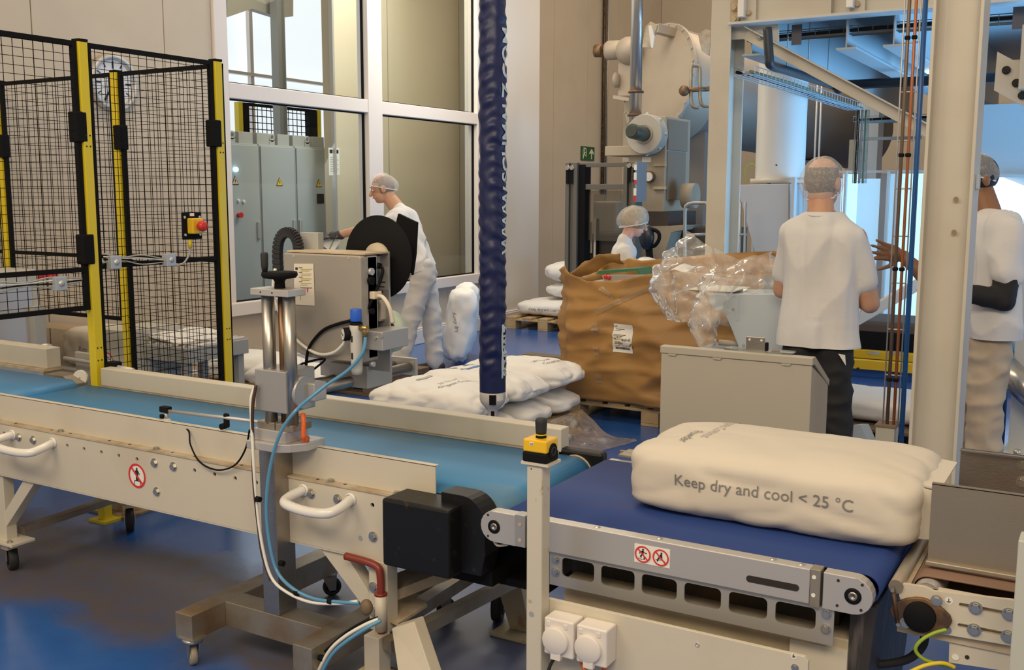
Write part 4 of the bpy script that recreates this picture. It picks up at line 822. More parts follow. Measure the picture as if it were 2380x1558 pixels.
# photo sensor rod
t=thing('photo_sensor','photoelectric sensor on a thin horizontal rod above the light blue belt','sensor',(-2.75,2.56,.80))
ra=V((-2.996,2.560,0.799)); rb=V((-2.466,2.500,0.830))
MB().tube([ra,rb],.006,10).build('rod',ALU,t); MB().box(ra.x-.022,ra.x+.02,ra.y-.012,ra.y+.014,ra.z-.006,ra.z+.016).box(ra.x-.022,ra.x-.006,ra.y-.012,ra.y+.0,ra.z-.03,ra.z-.014).build('clamp',BLK,t,.003)
MB().tube([ra+V((.004,0,-.006)),ra+V((.004,0,-.03))],.007,8).build('stem',ALU,t); MB().box(ra.x-.016,ra.x+.018,ra.y-.01,ra.y+.008,ra.z-.052,ra.z-.030).build('sensor_body',SIGNW,t,.002); MB().tube([ra+V((.016,0,-.041)),ra+V((.045,0,-.044))],.004,8).build('green_plug',mat('green_plug',(.25,.50,.25),.4),t)
m_=V((-2.645,2.530,0.808)); MB().box(m_.x-.012,m_.x+.012,m_.y-.014,m_.y+.0,m_.z-.024,m_.z+.028).build('rod_clamp',BLK,t,.008); MB().cyl(m_+V((-.014,-.02,-.02)),m_+V((-.014,.0,-.02)),.011,n=14).build('clamp_knob',BLK,t)
MB().tube(spl([ra+V((.045,0,-.044)),(-2.836,2.520,0.753),(-2.793,2.490,0.710),(-2.737,2.480,0.657),(-2.654,2.480,0.641),(-2.570,2.480,0.669),(-2.496,2.460,0.739),(-2.433,2.420,0.822)],6),.0032,6).build('cable',BLK,t)
# ---------------------------------------------------------------- pallets
WOOD=mat('pallet_wood',(.50,.36,.19),.7,0,(.36,.24,.12),9,.4,.75,stretch=(1,1,1)); WOODD=mat('dark_pallet_wood',(.16,.11,.07),.8)
def pallet(label,x0,y0,wx,wy,along='y',m=WOOD,nb=5,grp='wooden pallets',marked=None):
    """boards run along `along`; stringers across; 9 blocks"""
    t=thing('pallet',label,'pallet',(x0+wx/2,y0+wy/2,0),grp)
    L,W=(wy,wx) if along=='y' else (wx,wy)
    def B(n,a0,a1,b0,b1,z0,z1,mm=m):     # a along boards, b across
        q=MB(); (q.box(x0+b0,x0+b1,y0+a0,y0+a1,z0,z1) if along=='y' else q.box(x0+a0,x0+a1,y0+b0,y0+b1,z0,z1)); return q.build(n,mm,t,.003)
    bw=.13; gap=(W-nb*bw)/(nb-1)
    for k in range(nb): B('board',0,L,k*(bw+gap),k*(bw+gap)+bw,.122,.144)
    for a in (0,L/2-.07,L-.14): B('stringer',a,a+.14,0,W,.10,.121)
    for b in (0,W/2-.07,W-.14):
        B('skid',0,L,b,b+.13,0,.021)
        for a in (0,L/2-.07,L-.14): B('block',a,a+.14,b,b+.13,.022,.10)
    return t
pl1=pallet('wooden pallet under the pile of three front sacks and the kraft box side film',-4.02,4.86,1.0,1.2,'y')
pl1['label']='wooden pallet under the sack pile beneath the blue hose'
sack('white sack on the near end of the pile under the hose, pale grey lettering',(-3.52,5.08,.375),(.86,.46,.175),(.07,.0,.03),11,4.0,.55,.22,SACKM,SG,(44,26,10),.012,.12)
sA=bpy.context.scene.collection.objects[-1]
sB=sack('white sack in the middle of the top layer, blue stripe mark',(-3.49,5.53,.385),(.86,.46,.185),(-.03,.0,-.02),12,4.0,.55,.22,SACKM,SG,(44,26,10),.013,.08)
sC=sack('white sack at the far end of the top layer beside the kraft box',(-3.46,5.97,.39),(.88,.46,.19),(.02,-.03,.04),13,4.0,.52,.22,SACKM,SG,(44,26,10),.013,.05)
for i,y in enumerate((5.1,5.52,5.94)):
    sack(('white sack in the lower layer under the near end sack','white sack in the lower layer under the middle sack','white sack in the lower layer at the corner by the floor film')[i],(-3.46,y,.222),(.88,.40,.145),(0,0,.01*i),20+i,4.5,.4,.05,SACKM,SG,(26,16,6),.008)
trA=bvh(sA); trB=bvh(sB); trC=bvh(sC)
text('print','20 kg net',.04,sA,TXTL,proj_fn(trA,(-3.46,5.10,.5),(.25,1,0),(-1,.25,0),(0,0,1)),depth=1); text('print','Organic Coconut',.045,sA,TXT,proj_fn(trA,(-3.39,5.11,.5),(.25,1,0),(-1,.25,0),(0,0,1)),depth=1)
text('print','20 kg net',.045,sC,TXT,proj_fn(trC,(-3.30,5.98,.5),(.25,1,0),(-1,.25,0),(0,0,1)),depth=1); text('print','Coconut',.045,sC,TXT,proj_fn(trC,(-3.22,5.98,.5),(.25,1,0),(-1,.25,0),(0,0,1)),depth=1)
BLS=mat('print_blue',(.05,.20,.45),.5)
f=proj_fn(trB,(-3.62,5.60,.5),(.25,1,0),(-1,.25,0),(0,0,1),.003)
for (x0,x1,y0,y1,m) in ((-.12,.08,-.05,-.025,BLS),(-.02,.12,.03,.06,BLS),(-.16,-.08,.03,.06,TXTL)):
    q=MB(); q.grid(lambda u,v:f(x0+(x1-x0)*u,y0+(y1-y0)*v),6,2); q.build('print_bar',m,sB)
f=proj_fn(trA,(-3.70,5.10,.5),(.25,1,0),(-1,.25,0),(0,0,1),.003)
for (x0,x1,y0,y1) in ((-.02,.10,-.05,-.02),):
    q=MB(); q.grid(lambda u,v:f(x0+(x1-x0)*u,y0+(y1-y0)*v),6,2); q.build('print_bar',TXTL,sA)
# far pallet by the pier
pallet('wooden pallet by the white pier under the far sack stack',-6.23,10.42,1.0,1.2,'y')
s1_=sack('white sack at the bottom of the far stack, printed keep dry and cool',(-5.72,10.86,.245),(1.0,.70,.19),(0,0,0),31,4.5,.3,.05,SACKM,SG,(26,16,6),.012)
text('print','Keep dry and cool < 25 °C',.05,s1_,TXT,proj_fn(bvh(s1_),(-5.70,10.5,.24),(1,0,0),(0,0,1),(0,-1,0)),depth=1)
s2_=sack('white sack in the middle of the far stack behind the kraft box',(-5.52,11.0,.445),(.82,.6,.19),(0,.03,.25),32,4.2,.5,.08,SACKM,SG,(26,16,6),.012)
text('print','Powder',.06,s2_,TXT,proj_fn(bvh(s2_),(-5.52,10.8,.6),(.3,1,0),(-1,.3,0),(0,0,1)),depth=1)
s3_=sack('plump white sack on top of the far stack',(-5.50,10.95,.67),(.84,.6,.25),(.03,.02,.2),33,3.6,.4,.06,SACKM,SG,(26,16,6),.014)
pallet('empty dark wooden pallet on the floor left of the kraft box',-4.62,7.35,.8,.8,'x',WOODD,5)
# upright sacks and pallets beside the man at the window
pallet('wooden pallet at the window curb under the slumped sack, left of the man',-6.30,5.45,.95,1.0,'x')
sack('slumped cream white sack on the pallet by the right yellow fence post',(-5.842,5.881,0.240),(.86,.5,.20),(.05,.05,.5),41,3.8,.45,.08,SACKM,SG,(22,16,6),.02)
sack('white sack lying behind the chrome rods of the label machine',(-5.364,5.802,0.220),(.7,.46,.16),(0,.02,.4),42,4,.45,.08,SACKM,SG,(22,16,6),.015)
pallet('dark wooden pallet under the man reaching at the window',-5.75,6.30,.8,.72,'x',WOODD,5)
u1=sack('grey white sack standing upright behind the man, nearest the window sill',(-5.45,8.32,.385),(.72,.46,.26),(0,-1.46,.5),43,4.5,.18,.05,SACKM,SG,(22,16,6),.02)
u2=sack('grey white sack leaning upright behind the man, nearer the hose',(-5.28,7.98,.375),(.70,.44,.26),(.1,-1.42,.6),44,4.5,.18,.05,SACKM,SG,(22,16,6),.02)
text('print','Keep dry',.05,u2,TXT,proj_fn(bvh(u2),(-5.2,7.8,.42),(.15,.1,-1),(.85,.5,.1),(.5,-.85,0)),depth=1)
tag(MB().box(-5.62,-5.30,6.62,6.66,0,.10).build('wood_block',WOOD),'short wooden board with an oval stamp on the floor behind the labeller','board')
# ---------------------------------------------------------------- vacuum lifting hose
HX,HYY=-2.683,4.356
t=hose=thing('vacuum_lifter','dark blue pleated vacuum lifting hose hanging over the sack pile','hose',(HX,HYY,.45))
HB_=mat('blue_hose_fabric',(.010,.017,.085),.40,0,bump=.15,bs=60)
def hr(z,th):
    e=min(1,max(0,(z-.66)/.12))
    ph=2*PI*z/.058+1.2*noise.noise(V((z*4,0,1))); a=1.0*math.cos(ph+1.5*math.sin(3*th+.6*z))*(.55+.45*math.cos(3*th+z*5))+.7*math.cos(ph*.5+2*th+1.1*math.sin(z*9))
    return .066*(1+e*(.045*a+.07*noise.noise(V((math.cos(th)*1.6,math.sin(th)*1.6,z*20)))))
z0,z1=.605,3.6
MB().grid(lambda u,v:V((HX+hr(z0+(z1-z0)*v,2*PI*u)*math.cos(2*PI*u),HYY+hr(z0+(z1-z0)*v,2*PI*u)*math.sin(2*PI*u),z0+(z1-z0)*v)),48,420,True,True).build('hose_sleeve',HB_,hose)
MB().lathe([(0,.075),(.064,.075),(.066,.06),(.066,.03),(.060,.012),(.040,-.012),(.026,-.03),(.022,-.05),(.024,-.10),(.021,-.16),(.020,-.24),(0,-.24)],(HX,HYY,.535),(0,0,1),36).build('handle_body',mat('handle_white',(.62,.59,.54),.35),hose)
MB().lathe([(0,0),(.05,0),(.05,-.03),(.03,-.05),(0,-.05)],(HX,HYY,.30),(0,0,1),24).build('suction_foot',BLK,hose)
cam_d=V((-HX,-HYY,0)).normalized(); side=V((-cam_d.y,cam_d.x,0))   # towards the aisle
def onhose(th0,z0_):
    def f(x,y):
        th=th0-y/.068; z=z0_+x; r=hr(z,th)+.0035; return V((HX+r*math.cos(th),HYY+r*math.sin(th),z))
    return f
aim=math.atan2(-HYY,-HX)
HW=mat('hose_print_white',(.62,.70,.74),.5)
zt=1.844
text('print','WWW.SCHMALZ.COM',.105,hose,HW,onhose(aim+1.36,zt),depth=2,sy=1.0,bold=.002)
zb=0.820
text('print','SCHMALZ',.058,hose,HW,onhose(aim+1.22,zb),depth=2,bold=.003)
for (a,b,c0,c1) in ((-.14,.13,.70,.86),(-.10,-.04,.86,.94),(0.02,.06,.86,.93)):
    fn=onhose(aim,zb); q=MB(); q.grid(lambda u,v:fn(a+(b-a)*u,-(c0+(c1-c0)*v)*.068),30,6); q.build('print_mark',HW,hose)
MB().grid(lambda u,v:onhose(aim,0)( .548+.05*v,.0+.034*(u-.5)),8,4).build('display_window',BLK,hose)
MB().grid(lambda u,v:V((HX,HYY,0))+V((math.cos(aim+.9-.6*u),math.sin(aim+.9-.6*u),0))*.0672+V((0,0,.566+.034*v)),6,2).build('white_sticker',SIGNW,hose)
q=V((math.cos(aim),math.sin(aim),0)); MB().bar(V((HX,HYY,.51))+q*.024,V((HX,HYY,.45))+q*.026,.018,.008,q).build('trigger',BLK,hose,.003)
MB().cyl((HX,HYY,3.58),(HX,HYY,3.75),.09,n=24).build('rotary_joint',BLK,hose)
MB().bar((-6.2,HYY,3.85),(.2,HYY,3.85),.12,.2).build('crane_rail',ALU,hose)
# ---------------------------------------------------------------- kraft wrapped bulk box on pallet
KX0,KX1,KY0,KY1=-3.40,-2.02,6.45,7.36
pallet('wooden pallet under the brown kraft paper wrapped box',KX0+.02,KY0+.02,KX1-KX0-.04,KY1-KY0-.02,'y',WOOD,8)
s=MB().add([(-2.95,KY0+.018,.035),(-2.85,KY0+.018,.035),(-2.85,KY0+.018,.09),(-2.95,KY0+.018,.09)],[(0,1,2,3)])
t=kb=thing('bulk_box','large brown kraft paper wrapped box with torn open top on a pallet','box',((KX0+KX1)/2,(KY0+KY1)/2,.146))
KRAFT=mat('kraft_paper',(.40,.215,.065),.52,0,(.33,.17,.05),2,.4,.8,.3,5,(1,1,2.2))
cor=[V((KX0,KY0,0)),V((KX1,KY0,0)),V((KX1,KY1,0)),V((KX0,KY1,0))]
zp=[(0,1.091),(.06,1.052),(.14,0.989),(.32,1.003),(.50,1.061),(.64,1.084),(1.0,1.08),(1.5,1.06),(2.0,1.168),(2.1,1.186),(2.45,1.144),(2.7,1.102),(2.85,1.080),(2.93,1.097),(3.0,1.066),(3.3,1.0),(3.6,.98),(3.9,1.02),(4.0,1.091)]
def ztop(s):
    for (a,za),(b,zb_) in zip(zp,zp[1:]):
        if a<=s<=b: return za+(zb_-za)*(s-a)/(b-a)
    return zp[-1][1]
def kp(u,v,off=0):
    s=u*4; i=int(s)%4; f=s-int(s); p=cor[i].lerp(cor[(i+1)%4],f); z=.150+(ztop(s)-.150)*v
    c=V(((KX0+KX1)/2,(KY0+KY1)/2,0)); n=[V((0,-1,0)),V((1,0,0)),V((0,1,0)),V((-1,0,0))][i]
    cr=min(f,1-f); rd=.06*max(0,1-cr/.08)**2
    d=(p-c).normalized(); bulge=.045*math.sin(PI*min(1,v*1.15))
    w=(1-abs(noise.noise(V((p.x*2.6+p.y*2.6,p.y,z*9+p.x*1.2)))))**7*.026+noise.noise(V((p.x*2.2+p.y*2.2,p.y*1.1,z*6.5)))*.036+noise.noise(V((p.x*5+p.y*5,z*13,3.1)))*.014+(1-abs(noise.noise(V((p.x*1.6+p.y*1.7+z*1.3,z*4.2-p.x*1.5,7.7)))))**4*.055
    sk=.06*max(0,(v-.55))*(1 if i==0 else 0)*max(0,.15-f)*4
    return p+n*(bulge*min(1,cr*6)+w+off)-d*rd+V((-sk,0,z))
MB().grid(lambda u,v:kp(u,v),160,44,True,True).build('kraft_paper',KRAFT,kb,solid=.006)
MB().box(KX0+.06,KX1-.06,KY0+.06,KY1-.06,.15,.955).build('inner_carton',mat('carton_grey',(.42,.39,.34),.6),kb)
# ragged left back flap
fl=MB(); fl.grid(lambda u,v:V((-3.661,7.200,0.925))*(1-u)+V((-3.348,7.400,1.074))*u+V((0,.02*math.sin(9*u+5*v)-.1*v,(.02*noise.noise(V((u*6,v*4,1)))+.05*math.sin(PI*u))*v+.09*v-.03)),18,5); fl.build('torn_flap',KRAFT,kb,solid=.004)
lw=[(-2.979,6.380,0.733),(-2.825,6.380,0.740),(-2.818,6.380,0.546),(-2.966,6.380,0.537)]
def klab(x,y):
    u=(x-KX0)/(KX1-KX0)/4; v=(y-.15)/(ztop(u*4)-.15); return kp(u,v,.006)
xa,xb,ya,yb=lw[0][0]+.02,lw[1][0]+.02,lw[3][2]-.02,lw[0][2]-.02
o=MB().grid(lambda u,v:klab(xa+(xb-xa)*u,ya+(yb-ya)*v),6,8).build('shipping_label',SIGNW,kb)
fn=lambda x,y:klab(xa+x,ya+y)+V((0,-.002,0)); W_,H_=xb-xa,yb-ya
text('print','PA-111563-21-05',W_*.125,o,INK,lambda x,y:fn(W_/2+x,H_*.47+y),bold=.0006)
q=MB()
for k,(l,wd,y,h) in enumerate(((.06,.5,.80,.018),(.06,.3,.75,.012),(.06,.2,.70,.012),(.06,.6,.62,.012),(.06,.4,.58,.012),(.06,.35,.37,.012),(.06,.3,.23,.014),(.45,.12,.23,.014),(.62,.14,.23,.014),(.06,.86,.54,.004),(.06,.86,.40,.004),(.06,.86,.87,.004))):
    a,b,c0,d0=l*W_,(l+wd)*W_,y*H_,(y+h)*H_; q.add([fn(a,c0),fn(b,c0),fn(b,d0),fn(a,d0)],[(0,1,2,3)])
x=.12
while x<.88:
    wd=random.choice((.008,.014,.02)); q.add([fn(x*W_,.09*H_),fn((x+wd)*W_,.09*H_),fn((x+wd)*W_,.19*H_),fn(x*W_,.19*H_)],[(0,1,2,3)]); x+=wd+random.choice((.006,.012))
q.build('label_print',INK,o)
q=MB(); ring(q,fn(.1*W_,.92*H_),(1,0,0),(0,0,1),V((0,-.001,0)),.006,.010,16); q.build('round_mark',INK,o)
TAPE=clear('clear_tape',(.93,.86,.74),.25,.25,(.75,.62,.42),.12)
def tape(pts,wd):
    pts=[V(p) for p in pts]
    def f(u,v):
        p=pts[0].lerp(pts[1],u); d=(pts[1]-pts[0]).normalized(); w=V((0,-1,0)).cross(d)*((v-.5)*wd); p=p+w; return klab(p.x,p.z)+V((0,-.003,0))
    MB().grid(f,26,2).build('tape_strip',TAPE,kb)
tape(((-2.617,6.450,1.019),(-3.092,6.450,0.779)),.035); tape(((-3.078,6.450,0.951),(-2.959,6.450,0.885)),.03)
for p in ((1396,768),(1396,815),(1396,880)): pass
for a,b in (((-3.087,6.450,0.709),(-3.086,6.450,0.628)),((-3.085,6.450,0.540),(-3.081,6.450,0.482)),((-3.079,6.450,0.345),(-3.074,6.450,0.284))): tape((a,b),.045)
t=thing('ring_binder','green binder lying open in the torn top of the kraft box','binder',(-2.9,6.75,.96)); 
GRN=mat('binder_green',(.05,.18,.09),.4)
gz=lambda p:V(p)
MB().prism([(-3.278,6.750,1.012),(-3.251,6.750,1.038),(-2.946,6.750,1.069),(-2.919,6.750,1.021),(-2.932,6.750,1.014),(-2.959,6.750,1.050)],(0,.24,0)).build('cover',GRN,t); MB().box(-2.98,-2.60,6.70,7.0,.957,1.0).build('page_block',SIGNW,t,.003)
t=thing('steel_tray','grey flat tray with red parts inside the torn kraft box','tray',(-2.75,6.62,.957)); MB().prism([(-3.167,6.620,1.019),(-2.639,6.620,1.042),(-2.654,6.620,0.976),(-3.132,6.620,0.947)],(0,.06,0)).build('tray_side',mat('tray_grey',(.36,.33,.30),.4),t); 
for p in ((-3.105,6.610,1.007),(-3.129,6.610,1.012)): MB().sph(p,.016,10,6).build('red_part',REDP,t)
q=MB().grid(lambda u,v:V((-2.791,7.000,1.028)).lerp(V((-2.603,7.000,1.073)),u)+V((0,.2*v-.1,.02*math.sin(6*u)+.03*v)),6,4).build('paper_scrap',SIGNW,solid=.002); tag(q,'torn white paper scrap on the kraft box rim','paper')
# ---------------------------------------------------------------- clear films
FILM=clear('clear_film',(.97,.97,.96),.25,.24,(.88,.87,.85),.12,.45,16,.45,6)
def crease(p,f,sd): 
    q=V(p)*f+V((sd,sd*1.7,sd*.3)); return abs(noise.noise(q))+.5*abs(noise.noise(q*2.1))+.3*noise.noise(q*4.3)-.35
q=MB()
def bagf(u,v):
    a=PI*(1.08-1.22*u); rx,ry=.35,.30; k=.62+.38*math.sin(PI*min(1,.12+v*.9))
    x=-1.90+rx*math.cos(a)*k*1.12; y=5.48-ry*math.sin(a)*k*(1.05-.6*v)+.10*v
    z=.90+.40*v+.035*math.sin(u*9)*v-.06*math.cos(a)*v
    p=V((x,y,z)); d=crease(p,5.5,2.0)*.075; return p+V((math.cos(a)*d,-math.sin(a)*d,d*.6))
q.grid(bagf,70,40); o=q.build('film_liner',FILM); tag(o,'crumpled clear plastic liner heaped over the pale blue machine','plastic film')
q=MB()
def tail(u,v):
    p=V((-1.759,5.150,1.178)).lerp(V((-1.829,5.050,0.811)),v)+V((-.05*math.sin(PI*v),0,0)); w=.17*(1-.30*v+.15*math.sin(v*5)); a=(u-.5)*4.4
    p=p+V((w*math.sin(a)*.55,.07*(1-math.cos(a))-.02,.012*math.sin(u*8))); d=crease(p,7,5.0)*.05
    return p+V((d*math.sin(a),-d,d*.3))
q.grid(tail,34,46); o=q.build('film_tail',FILM); tag(o,'twisted tail of clear plastic liner hanging in front of the kraft box','plastic film')
q=MB()
def ff(u,v):
    p=V((-3.06+.40*u,5.10+1.02*v-.12*u,0)); h=.175*max(0,1-u*1.25)**1.3*(1-.15*v); d=max(0,crease(p+V((0,0,h)),6,9.0))*.055
    return V((p.x+d*.6-.04*math.sin(v*8+u*3)*u,p.y+.05*math.sin(u*9)*u,max(.006,h+d*(1-.5*u))))
q.grid(ff,44,64); o=q.build('floor_film',FILM); tag(o,'clear plastic film spilling from the sack pallet corner onto the blue floor','plastic film')
# ---------------------------------------------------------------- grey cabinet and pale blue machine head
t=thing('machine_cabinet','beige grey sheet metal machine cabinet with sloped back in front of the man','cabinet',(-1.35,4.24,0))
CAB=mat('cabinet_beige_grey',(.47,.43,.36),.5)
pf=lambda x:[V((x,4.10,.02)),V((x,4.10,.918)),V((x,4.384,.800)),V((x,4.384,.02))]
MB().prism(pf(-1.672),(.644,0,0)).build('body',CAB,t,.004)
MB().prism([V((-1.676,4.094,.918)),V((-1.676,4.094,.949)),V((-1.676,4.135,.950)),V((-1.676,4.39,.815)),V((-1.676,4.39,.79)),V((-1.676,4.13,.918))],(.652,0,0)).build('lid',CAB,t,.003)
for x in (-1.62,-1.42,-1.13): MB().prism([V((x-.02,4.0935,.918)),V((x+.02,4.0935,.918)),V((x+.014,4.0935,.910)),V((x-.014,4.0935,.910))],(0,.004,0)).build('lid_tab',CAB,t)
MB().box(-1.31,-1.23,4.13,4.134,.945,1.012).build('hinge_bracket',SS,t,.006)
MB().box(-1.235,-1.222,4.135,4.16,.955,.99).build('latch',BLK,t,.003)
for x in (-1.295,-1.245): MB().cyl((x,4.129,1.0),(x,4.131,1.0),.005,n=10).build('screw',SIGNW,t)
MB().box(-1.40,-1.12,4.12,4.2,.951,.957).build('clear_plate',clear('acrylic',(.9,.92,.92),.12,.12,(.8,.8,.78)),t)
LB=mat('pale_blue_grey_paint',(.50,.56,.60),.4)
t=thing('depalletiser_head','pale blue grey machine head on a stand behind the beige cabinet','machine',(-1.8,5.4,0))
pf=[(-1.879,5.250,1.065),(-1.456,5.250,1.084),(-1.444,5.250,0.761),(-1.704,5.250,0.739),(-1.706,5.250,0.797),(-1.746,5.250,0.888),(-1.787,5.250,0.969),(-1.823,5.250,0.976),(-1.844,5.250,0.974),(-1.873,5.250,1.030)]
MB().prism(pf,(0,.012,0)).build('side_plate',LB,t,.002); MB().prism([(-1.883,5.262,1.064),(-1.460,5.262,1.083),(-1.447,5.262,0.759),(-1.606,5.262,0.746),(-1.616,5.262,1.041),(-1.882,5.262,1.031)],(0,.32,0)).build('head_body',LB,t,.003)
MB().prism([(-1.880,5.248,1.070),(-1.724,5.248,1.075),(-1.712,5.248,1.060),(-1.710,5.248,0.937),(-1.719,5.248,0.936),(-1.726,5.248,1.059),(-1.879,5.248,1.060)],(0,.003,0)).build('edge_trim',LB,t)
for p in ((-1.740,5.250,0.994),(-1.678,5.250,0.806)): bolt(t,p,(0,-1,0),.007,False,ALU)
a=V((-1.828,5.300,0.802)); MB().cyl(a,a+V((.12,.0,0)),.016,n=16).build('roller',mat('tan_roller',(.48,.42,.32),.4),t)
MB().box(-1.95,-1.6,5.33,5.55,.0,.76).build('stand',mat('machine_stand_grey',(.33,.34,.34),.5),t,.004)
z=1.076
q=MB()
for k in range(4): q.box(-2.01+.01*k,-1.75+.006*k,5.28+.01*k,5.50,z+.004+.003*k,z+.0065+.003*k)
o=q.build('paper_sheets',SIGNW); tag(o,'loose white paper sheets lying on the pale blue machine head','paper')
# ---------------------------------------------------------------- steel columns and gallery
STEEL=mat('cream_steel_paint',(.60,.56,.48),.42,0,(.55,.50,.42),2.5)
STEELB=mat('white_grey_steel_paint',(.58,.60,.60),.4)
cx0,cx1,cy0=-.692,-.508,4.37; cy1=4.56
q=MB().box(cx0,cx0+.013,cy0,cy1,0,4.4).box(cx1-.013,cx1,cy0,cy1,0,4.4); 
web=[]
for k in range(9): g=PI/2*k/8; web.append((cx0+.013+.028*(1-math.sin(g)),cy0+.085-.028*(1-math.cos(g))))
pfw=[V((cx0+.013,cy0+.11,0)),V((cx0+.013,cy0+.057,0))]+[V((cx0+.013+.03*(1-math.cos(PI/2*k/6)),cy0+.057+.03*math.sin(PI/2*k/6),0)) for k in range(7)]+[V((cx1-.013-.03*(1-math.cos(PI/2*k/6)),cy0+.057+.03*math.sin(PI/2*k/6),0)) for k in range(6,-1,-1)]+[V((cx1-.013,cy0+.11,0))]
q2=MB().prism(pfw,(0,0,4.4))
t=thing('steel_column','big cream steel column standing just behind the right end of the sack','column',((cx0+cx1)/2,cy0+.09,0),'gallery columns')
q.build('flanges',STEEL,t,.002); q2.build('web',STEEL,t); MB().box(cx0-.06,cx1+.06,cy0-.06,cy1+.06,0,.02).build('base_plate',STEEL,t)
for p in ((-0.576,4.440,1.578),(-0.576,4.440,1.448)): p=V(p); MB().cyl(p,p+V((0,-.0012,0)),.010,n=12).build('stain_spot',mat('rust_spot',(.30,.22,.13),.7),t)
MB().box(cx1+.0,cx1+.012,cy0+.06,cy0+.12,1.617,1.675).build('side_clip',GALV,t,.003)
t=thing('steel_column','far cream steel column with blue lit side behind the kraft box','column',(-2.64,7.66,0),'gallery columns')
MB().box(-2.722,-2.569,7.50,7.516,0,4.6).box(-2.722,-2.569,7.814,7.83,0,4.6).build('flanges',STEEL,t,.002); MB().box(-2.652,-2.638,7.516,7.814,0,4.6).build('web',STEEL,t); MB().box(-2.78,-2.51,7.45,7.88,0,.02).build('base_plate',STEEL,t)
zb=2.81
t=gl=thing('gallery_beam','cream steel gallery beam crossing the top right with knee brace','beam',(-1,7.55,zb))
MB().box(-2.569,2.6,7.42,7.60,zb,zb+.018).build('bottom_flange',STEELB,t); MB().box(-2.569,2.6,7.50,7.512,zb+.018,zb+.42).build('web',STEEL,t); MB().box(-2.569,2.6,7.42,7.60,zb+.42,zb+.438).build('top_flange',STEEL,t)
MB().box(-1.843-.006,-1.843+.006,7.43,7.50,zb+.018,zb+.42).build('stiffener',STEEL,t)
MB().box(-2.569,-2.50,7.47,7.50,zb+.03,zb+.30).build('end_plate',DUSTY,t)
for p in ((-2.537,7.468,2.933),(-2.535,7.468,2.852)): bolt(t,p,(0,-1,0),.02,m=DUSTY)
for xa,xb,zz in ((-2.485,-2.441,2.851),(-1.727,-1.681,2.852)):
    MB().box(xa,xb,7.38,7.46,zz,zz+.6).build('hollow_upright',WHITEP,t,.004)
for p,sz in (((-2.425,7.490,2.885),.05),((-1.667,7.490,2.879),.05)): p=V(p); o=MB().box(p.x-sz,p.x+sz,7.46,7.50,p.z-.05,p.z+.1).build('bolt_plate',STEEL,t,.002); bolt(o,(p.x,7.46,p.z),(0,-1,0),.016,m=DUSTY)
MB().prism([(-2.598,7.580,2.727),(-2.601,7.580,2.820),(-2.241,7.580,2.814),(-2.236,7.580,2.684),(-2.396,7.580,2.719)],(0,.012,0)).build('gusset',STEEL,t)
a,b=V((-2.468,7.550,2.757)),V((-1.088,7.550,1.968)); d=(b-a).normalized()
MB().bar(a,b,.012,.085,(0,-1,0) and V((0,0,1))).build('knee_brace',STEEL,t,.002); MB().bar(a+V((0,-.03,.043)),b+V((0,-.03,.043)),.07,.008).build('brace_lip',STEEL,t)
for p in ((-2.362,7.530,2.729),(-2.287,7.530,2.687)): bolt(t,p,(0,-1,0),.018,m=GREY)
MB().prism([(-0.785,7.560,2.520),(-0.467,7.560,2.325),(-0.450,7.560,2.067),(-0.790,7.560,2.273)],(0,.012,0)).build('gusset',STEEL,t)
for p in ((-0.723,7.550,2.397),(-0.659,7.550,2.312),(-0.619,7.550,2.231)): bolt(t,p,(0,-1,0),.018,m=DARK)
MB().box(-0.637,-0.568,7.44,7.56,2.264,2.663).build('hollow_upright',STEEL,t,.003)
# deck, joists
ZG=2.606
DECK=mat('deck_grey_paint',(.36,.40,.42),.5); JOI=mat('joist_grey_paint',(.40,.44,.46),.45)
struct(MB().box(-2.75,3.0,7.62,14.5,zb+.44,zb+.50),'ceiling',DECK)
xs=[-2.45,-1.767,-1.448,.05,.9,1.8]
for i,x in enumerate(xs):
    o=MB().box(x-.07,x+.07,7.62,14.4,ZG,ZG+.014).box(x-.005,x+.005,7.62,14.4,ZG+.014,zb+.44).build('floor_joist',JOI)
    tag(o,['gallery joist nearest the far column, seen above the white cylinder','second gallery joist from the far column','third gallery joist from the far column','gallery joist right of the big cream column','gallery joist second right of the big cream column','outermost gallery joist on the right'][i],'joist','gallery joists')
# pipes and trays under the gallery
BP=mat('black_pipe_lagging',(.02,.028,.04),.45)
zp_=2.470
t=thing('insulated_pipe','black lagged pipe running below the gallery with a rounded end','pipe',(-2.2,9,zp_),'pipes under the gallery')
a=V((-2.200,7.292,2.488)); b=V((-2.200,9.066,2.505))
MB().tube(spl([a+V((-.02,-.05,.25)),a+V((0,-.05,.05)),a,a.lerp(b,.2)],5)+[b],.032,12).build('pipe',BP,t); MB().sph(b+V((.06,-.03,-.03)),.045,14,8).build('end_cap',BP,t); MB().tube([b,(1.0,b.y,b.z)],.04,12).build('pipe_run',BP,t)
for u in (.22,.55,.9): p=a.lerp(b,u); MB().tube([p,(p.x,p.y,zb+.44)],.006,6).build('hanger_rod',GREY,t)
p=V((-1.2,b.y,b.z)); MB().tube([p,p+V((0,0,.45))],.006,6).cyl(p+V((-.012,0,0)),p+V((.012,0,0)),.05,n=14).build('pipe_hanger',GREY,t)
